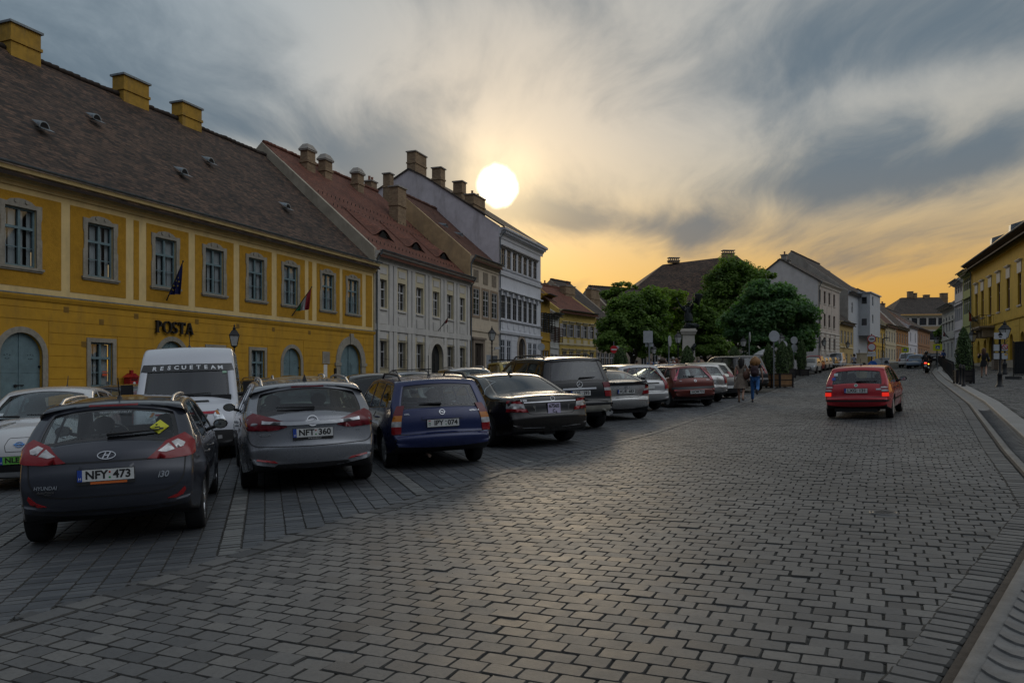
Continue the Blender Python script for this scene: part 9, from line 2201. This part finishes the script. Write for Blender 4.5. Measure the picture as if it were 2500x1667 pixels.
H_dark, H_blond, H_brown, H_grey = mat('hair_black', (.010, .008, .007), .45), mat('hair_blond', (.26, .13, .045), .5, var=.35, vscale=20), mat('hair_brown', (.05, .028, .018), .5, var=.3, vscale=20), mat('hair_grey', (.30, .29, .28), .6)
g1 = 'pair of women walking away along the parked cars'
p = G(1809.5, 982); e = person('woman with long black hair in a short floral dress carrying a brown bag', p, 24, g1); f = Fig(1.66, ((16, 6), (-15, 22)), ((-8, 12, 10), (18, 70, 14)), 3, .95)
f.body(e); M_floral = mat('floral_dress', (.17, .135, .105), .85, var=.65, vscale=45); f.top(M_floral, e, .35, 'dress_top'); f.skirt(M_floral, e, .16, -.40, .125, .27, 'dress', .05); f.hair(H_dark, e, .42); f.shoes(mat('brown_leather', (.06, .03, .02), .6), e)
q = MB(); c_ = f.J['wai']+Vector((-.10, -.20, -.05)); q.ball(c_, (.11, .13, .17), 12); q.tube([c_+Vector((0, 0, .1)), f.J['shor']+Vector((-.05, 0, .05)), f.J['nec']+Vector((.02, .04, -.05))], .014, 6); tag(q.build('shoulder_bag', mat('bag_brown', (.10, .045, .028), .6, var=.2)), 'brown leather shoulder bag on the back of the woman in floral dress', 'bag').matrix_world = e.matrix_basis
p = G(1843.5, 982); e = person('woman with curly blond hair in black top and blue jeans wearing a backpack', p, 22, g1); f = Fig(1.67, ((12, 4), (-20, 62)), ((10, 22, 14), (-8, 20, 14)), 3, 1.)
f.body(e); f.top(cl('black_top', (.014, .014, .016)), e, .5); f.trousers(mat('denim', (.035, .12, .30), .85, var=.35, vscale=7), e); f.hair(H_blond, e, .26, True); f.shoes(mat('grey_sneaker', (.05, .05, .055), .7), e)
q = MB(); c_ = f.J['che']+Vector((-.20, 0, -.12)); q.ball(c_, (.10, .155, .21), 14); q.ball(c_+Vector((-.07, 0, -.06)), (.05, .11, .09), 10)
for sg in (-1, 1): q.tube([c_+Vector((.03, sg*.09, .16)), f.J['sho'+('l' if sg > 0 else 'r')]+Vector((.0, -sg*.05, .075)), f.J['che']+Vector((.13, sg*.09, .02)), c_+Vector((.04, sg*.12, -.14))], .018, 6)
tag(q.build('backpack', mat('dark_plum_cloth', (.030, .014, .018), .7, var=.3)), 'dark plum backpack worn by the blond woman in jeans', 'backpack').matrix_world = e.matrix_basis
q = MB(); q.box(-.02, .02, -.045, -.01, -.02, .02);
p = on_pave(2402, 926); e = person('woman with long brown hair and dark jacket walking away on the right pavement', p, 30); f = Fig(1.66, ((14, 4), (-16, 24)), ((20, 110, 16), (-6, 15, 8)), 2, .97)
f.body(e); f.top(cl('black_jacket', (.012, .012, .014)), e, 1.85, 'jacket', .024); f.skirt(cl('black_skirt', (.010, .010, .012)), e, .06, -.30, .14, .19, 'skirt'); f.hair(mat('hair_auburn', (.07, .030, .016), .5, var=.3, vscale=20), e, .34); f.shoes(mat('black_boot', (.012, .012, .012), .5), e)
q = MB(); c_ = f.J['wai']+Vector((-.02, -.24, -.02)); q.ball(c_, (.14, .06, .13), 10); q.tube([c_+Vector((0, 0, .1)), f.J['shor']+Vector((0, 0, .07))], .012, 6); tag(q.build('handbag', mat('black_leather', (.012, .012, .013), .4)), 'black handbag on the shoulder of the woman on the right pavement', 'bag').matrix_world = e.matrix_basis
GPE = 'people standing and strolling near the statue'
for lb, px, top, Z, hd, shirt, hr, kw in (('man in a blue shirt at the left of the people near the statue', 1554, 879, 50, 160, (.05, .12, .26), H_dark, {}), ('man in a blue shirt standing behind the rectangular sign pole', 1588, 868, 54, 200, (.07, .14, .30), H_brown, {}),
  ('grey haired man in white shirt with blue straps, left of the lamp', 1608, 872, 53, 150, (.50, .50, .52), H_grey, {}), ('woman with big dark curly hair near the edge on round sign', 1617, 873, 47, 20, (.05, .04, .05), H_brown, {'curly': True, 'L': .2}), ('white shirted grey haired man raising his arm by the statue lamp', 1644, 869, 52, 250, (.52, .52, .52), H_grey, {'arms': ((-5, 20, 8), (70, 75, 25))}),
  ('woman in orange red top beside the white shirted man', 1652, 875, 50, 330, (.40, .07, .03), mat('hair_ginger', (.16, .06, .03), .5), {'L': .18}), ('person in a dark top between lamp and pedestal', 1660, 872, 56, 10, (.03, .035, .045), H_dark, {}), ('person in a pink top right of the pedestal thuja', 1694, 871, 54, 20, (.36, .04, .10), H_dark, {}), ('man in a dark blue jacket furthest right near the statue', 1712, 868, 52, 5, (.03, .04, .08), H_dark, {})):
 b = gnd(px, Z); H = min(1.84, max(1.55, EYE+(HY-top)/F*Z-b.z)); e = person(lb, b, hd, GPE); f = Fig(H, ((4, 2), (-4, 4)), kw.get('arms', ((-4, 20, 8), (6, 25, 8))), 1, 1.05); f.body(e); f.top(cl('top_%02d%02d%02d' % tuple(int(x*99) for x in shirt), shirt), e, .6); f.trousers(cl('dark_trousers', (.03, .03, .036)), e); f.hair(hr, e, kw.get('L', 0), kw.get('curly', False)); f.shoes(mat('black_boot', (.012, .012, .012), .5), e)
b = on_pave(2303, 893); e = person('man in a blue top standing far up the right pavement', b, 200); f = Fig(1.75, ((4, 2), (-4, 4))); f.body(e); f.top(cl('blue_top', (.05, .10, .28)), e, 1.5); f.trousers(cl('dark_trousers', (.03, .03, .036)), e); f.hair(H_dark, e); f.shoes(mat('black_boot', (.012, .012, .012), .5), e)
b = gnd(2086, 66); e = person('person in a pale top crossing between the far cars', b, 250); f = Fig(1.7, ((14, 4), (-14, 20))); f.body(e); f.top(cl('pale_top', (.36, .38, .46)), e, .6); f.trousers(cl('dark_trousers', (.03, .03, .036)), e); f.hair(H_dark, e, .15); f.shoes(mat('black_boot', (.012, .012, .012), .5), e)
# ---- motorcycle and rider
p = G(2263, 910); mc = car_root('motorcycle', 'dark motorcycle with lit red tail lamp and orange indicator, seen from behind', (p.x, p.y), 33, 'motorcycle')
for x in (-.70, .74):
 w_ = empty('wheel', (x, 0, .31)); w_.parent = mc; q = MB(); Mx = Matrix.Rotation(R(90), 4, 'X'); q.lathe([(.22, -.07), (.29, -.075), (.315, -.03), (.315, .03), (.29, .075), (.22, .07)], 22, 0, Mx); q.build('tyre', M_rub, w_); q = MB(); q.lathe([(.23, -.04), (.2, -.03), (.05, -.05), (0, -.05)], 16, 0, Mx); q.lathe([(.23, .04), (.2, .03), (.05, .05), (0, .05)], 16, 0, Mx); q.build('rim', M_alloy, w_)
q = MB(); q.ball((-.02, 0, .48), (.30, .19, .20), 12); q.ball((.18, 0, .84), (.28, .16, .14), 12); q.ball((-.42, 0, .80), (.36, .13, .08), 12); q.tube([(.74, .07, .31), (.50, .08, .95)], .03, 8); q.tube([(.74, -.07, .31), (.50, -.08, .95)], .03, 8); q.tube([(-.70, .09, .31), (-.2, .1, .42)], .03, 8); q.tube([(-.70, -.09, .31), (-.2, -.1, .42)], .03, 8); q.ball((.62, 0, .86), (.12, .14, .15), 10); q.box(-.95, -.70, -.09, .09, .56, .74); q.build('body', paint('black_paint', (.008, .008, .009), .2, .2), mc)
q = MB(); q.tube([(.42, -.36, 1.02), (.50, -.12, 1.0), (.50, .12, 1.0), (.42, .36, 1.02)], .016, 8); q.build('handlebar', M_post, mc); q = MB(); q.tube([(.0, -.17, .35), (-.5, -.19, .36), (-.85, -.19, .44)], [.04, .05, .055], 10); q.build('exhaust', M_chrome, mc)
for sg in (-1, 1): q = MB(); q.tube([(.44, sg*.28, 1.02), (.46, sg*.38, 1.2)], .008, 6); q.ball((.46, sg*.40, 1.22), (.02, .07, .05), 10); q.build('mirror', M_post, mc)
for sg in (-1, 1): q = MB(); q.tube([(-.42, 0, .7), (-.42, sg*.2, .66)], .012, 6); q.box(-.75, -.30, *sorted((sg*.18, sg*.36)), .48, .82); q.build('pannier', M_trim_b, mc)
q = MB(); q.box(-.99, -.95, -.09, .09, .74, .82); q.build('tail_light', mat('lit_red_lamp', (.5, .02, .02), .3, emit=((1., .06, .03), 2.)), mc); q = MB(); q.ball((-.95, -.20, .70), .045, 8); q.build('indicator', mat('lit_amber_lamp', (.5, .3, .02), .3, emit=((1., .55, .05), 2.5)), mc); q = MB(); q.box(-1.0, -.985, -.10, .10, .50, .64); q.build('number_plate', M_plate, mc)
e = empty('person', mc.location, label='rider in black jacket and dark helmet on the motorcycle', cat='person'); e.rotation_euler = mc.rotation_euler
f = Fig(1.76, ((62, 88), (62, 88)), ((42, 22, 16), (42, 22, 16)), 14, 1.12, seat=1)
for n in f.J: f.J[n] = f.J[n]+Vector((-.30, 0, -.06))
for sd, sg in (('l', 1), ('r', -1)):
 for n in ('kne', 'ank', 'hee', 'toe'): f.J[n+sd].y += sg*.10
 f.J['wri'+sd].y += sg*.06
MJ = cl('biker_black', (.012, .012, .013)); f.body(e); f.top(MJ, e, 1.9, 'jacket', .035); f.trousers(MJ, e, .02); f.shoes(mat('black_boot', (.012, .012, .012), .5), e); q = MB(); q.ball(f.J['hm']+Vector((0, 0, .02)), (.15, .135, .15), 14); q.build('helmet', M_gloss_b, e)
# ---- monument: bronze soldier with flag and winged figure on a white pedestal
MZ = 62.; b = gnd(1681, MZ); mo = empty('statue', b, R(-12), 'dark bronze statue of a soldier with flag and winged figure on a white stone pedestal', 'statue'); u = MZ/F; zc = EYE+(HY-803)/F*MZ-b.z
M_ped = mat('pedestal_stone', (.52, .49, .43), .75, var=.12, vscale=3, bump=.2, bscale=30, dirt=((.34, .31, .26), .4)); M_brz = mat('dark_bronze', (.018, .024, .024), .5, .5, var=.4, vscale=6, bump=.5, bscale=14)
q = MB(); hw = .46
for s0_, s1_, z0, z1 in ((1.15, 1.15, -.1, .35), (.98, .98, .352, .6), (.82, .62, .602, 1.5), (.52, .46, 1.502, zc-.45), (.56, .62, zc-.448, zc-.25), (.66, .66, zc-.248, zc-.12), (.58, .58, zc-.118, zc)):
 q.add([(-s0_, -s0_, z0), (s0_, -s0_, z0), (s0_, s0_, z0), (-s0_, s0_, z0), (-s1_, -s1_, z1), (s1_, -s1_, z1), (s1_, s1_, z1), (-s1_, s1_, z1)], ((0, 3, 2, 1), (4, 5, 6, 7), (0, 1, 5, 4), (1, 2, 6, 5), (2, 3, 7, 6), (3, 0, 4, 7)))
q.build('pedestal', M_ped, mo)
q = MB(); r_ = random.Random(5)
for i in range(26): t = i/25; q.ball((-.05+.45*t-.22*math.sin(t*5)*0+r_.gauss(0, .06), -.58+r_.gauss(0, .03), 1.55+1.25*t+r_.gauss(0, .10)), (r_.uniform(.08, .16), .10, r_.uniform(.08, .17)), 8)
q.build('relief', M_brz, mo)
q = MB()
for i in range(16): a = r_.uniform(0, 6.28); q.ball((math.cos(a)*.36+.12, math.sin(a)*.3, zc+.10+r_.uniform(0, .25)), (r_.uniform(.14, .30), r_.uniform(.12, .25), r_.uniform(.10, .2)), 10)
q.tube([(.3, -.2, zc+.16), (.62, -.3, zc+.18), (.80, -.35, zc+.24)], [.13, .12, .13], 10); q.build('trophies', M_brz, mo)
f = Fig(1.95, ((14, 14), (-16, 6)), ((150, 20, 20), (40, 60, 20)), 0, 1.25)
for n in f.J: f.J[n] = Vector((f.J[n].y*1.0+.02, -f.J[n].x, f.J[n].z+zc+.10))
sol = f.body(mo, M_brz); sol.name = 'soldier'; f.top(M_brz, sol, 1.4, 'coat', .05); d = f.J['pel']; q = MB(); q.lathe([(.36, d.z-.55), (.32, d.z-.2), (.24, d.z+.1)], 12, 0, Matrix.Translation((d.x, d.y, 0))); q.ball(f.J['hm']+Vector((0, 0, .14)), (.12, .12, .12), 10); q.build('coat_skirt', M_brz, sol)
h = f.J['pall']; q = MB(); q.tube([Vector((.20, -.1, zc+.9)), h, h+Vector((.22, -.05, .7))], .025, 6); fl = []
for i in range(9):
 for j in range(9): t, s_ = i/8, j/8; fl.append(h+Vector((.22*t+.02+s_*.48+.06*math.sin(t*5+s_*3), .22*math.sin(s_*5+t*2), .70*t-.15-.55*s_*(1-.55*t)+.15*s_)))
q.add(fl, [(i*9+j, i*9+j+1, i*9+j+10, i*9+j+9) for i in range(8) for j in range(8)], smooth=True); o = q.build('flag', M_brz, mo); md = o.modifiers.new('thick', 'SOLIDIFY'); md.thickness = .04
f = Fig(1.6, ((10, 20), (-20, 40)), ((120, 20, 10), (60, 40, 30)), 10, 1.1)
for n in f.J: f.J[n] = Vector((f.J[n].y*.9-.12, -f.J[n].x*.8+.35, f.J[n].z+zc+.62))
an = f.body(mo, M_brz); an.name = 'winged_figure'; f.skirt(M_brz, an, .1, -.6, .14, .30, 'robe')
for sg, tip in ((-1, Vector((-.98, .35, zc+2.62))), (1, Vector((.30, .62, zc+2.35)))):
 a = f.J['che']; q = MB(); vs = []
 for i in range(8):
  t = i/7; p = a.lerp(tip, t)+Vector((0, 0, -.28*math.sin(t*math.pi))); w_ = .55*(math.sin((t*.85+.12)*math.pi))+.03; vs += [p, p+Vector((.10*sg*-1, .05, -w_*.75))]
 q.add(vs, [(2*i, 2*i+1, 2*i+3, 2*i+2) for i in range(7)], smooth=True); o = q.build('wing', M_brz, an); md = o.modifiers.new('thick', 'SOLIDIFY'); md.thickness = .06
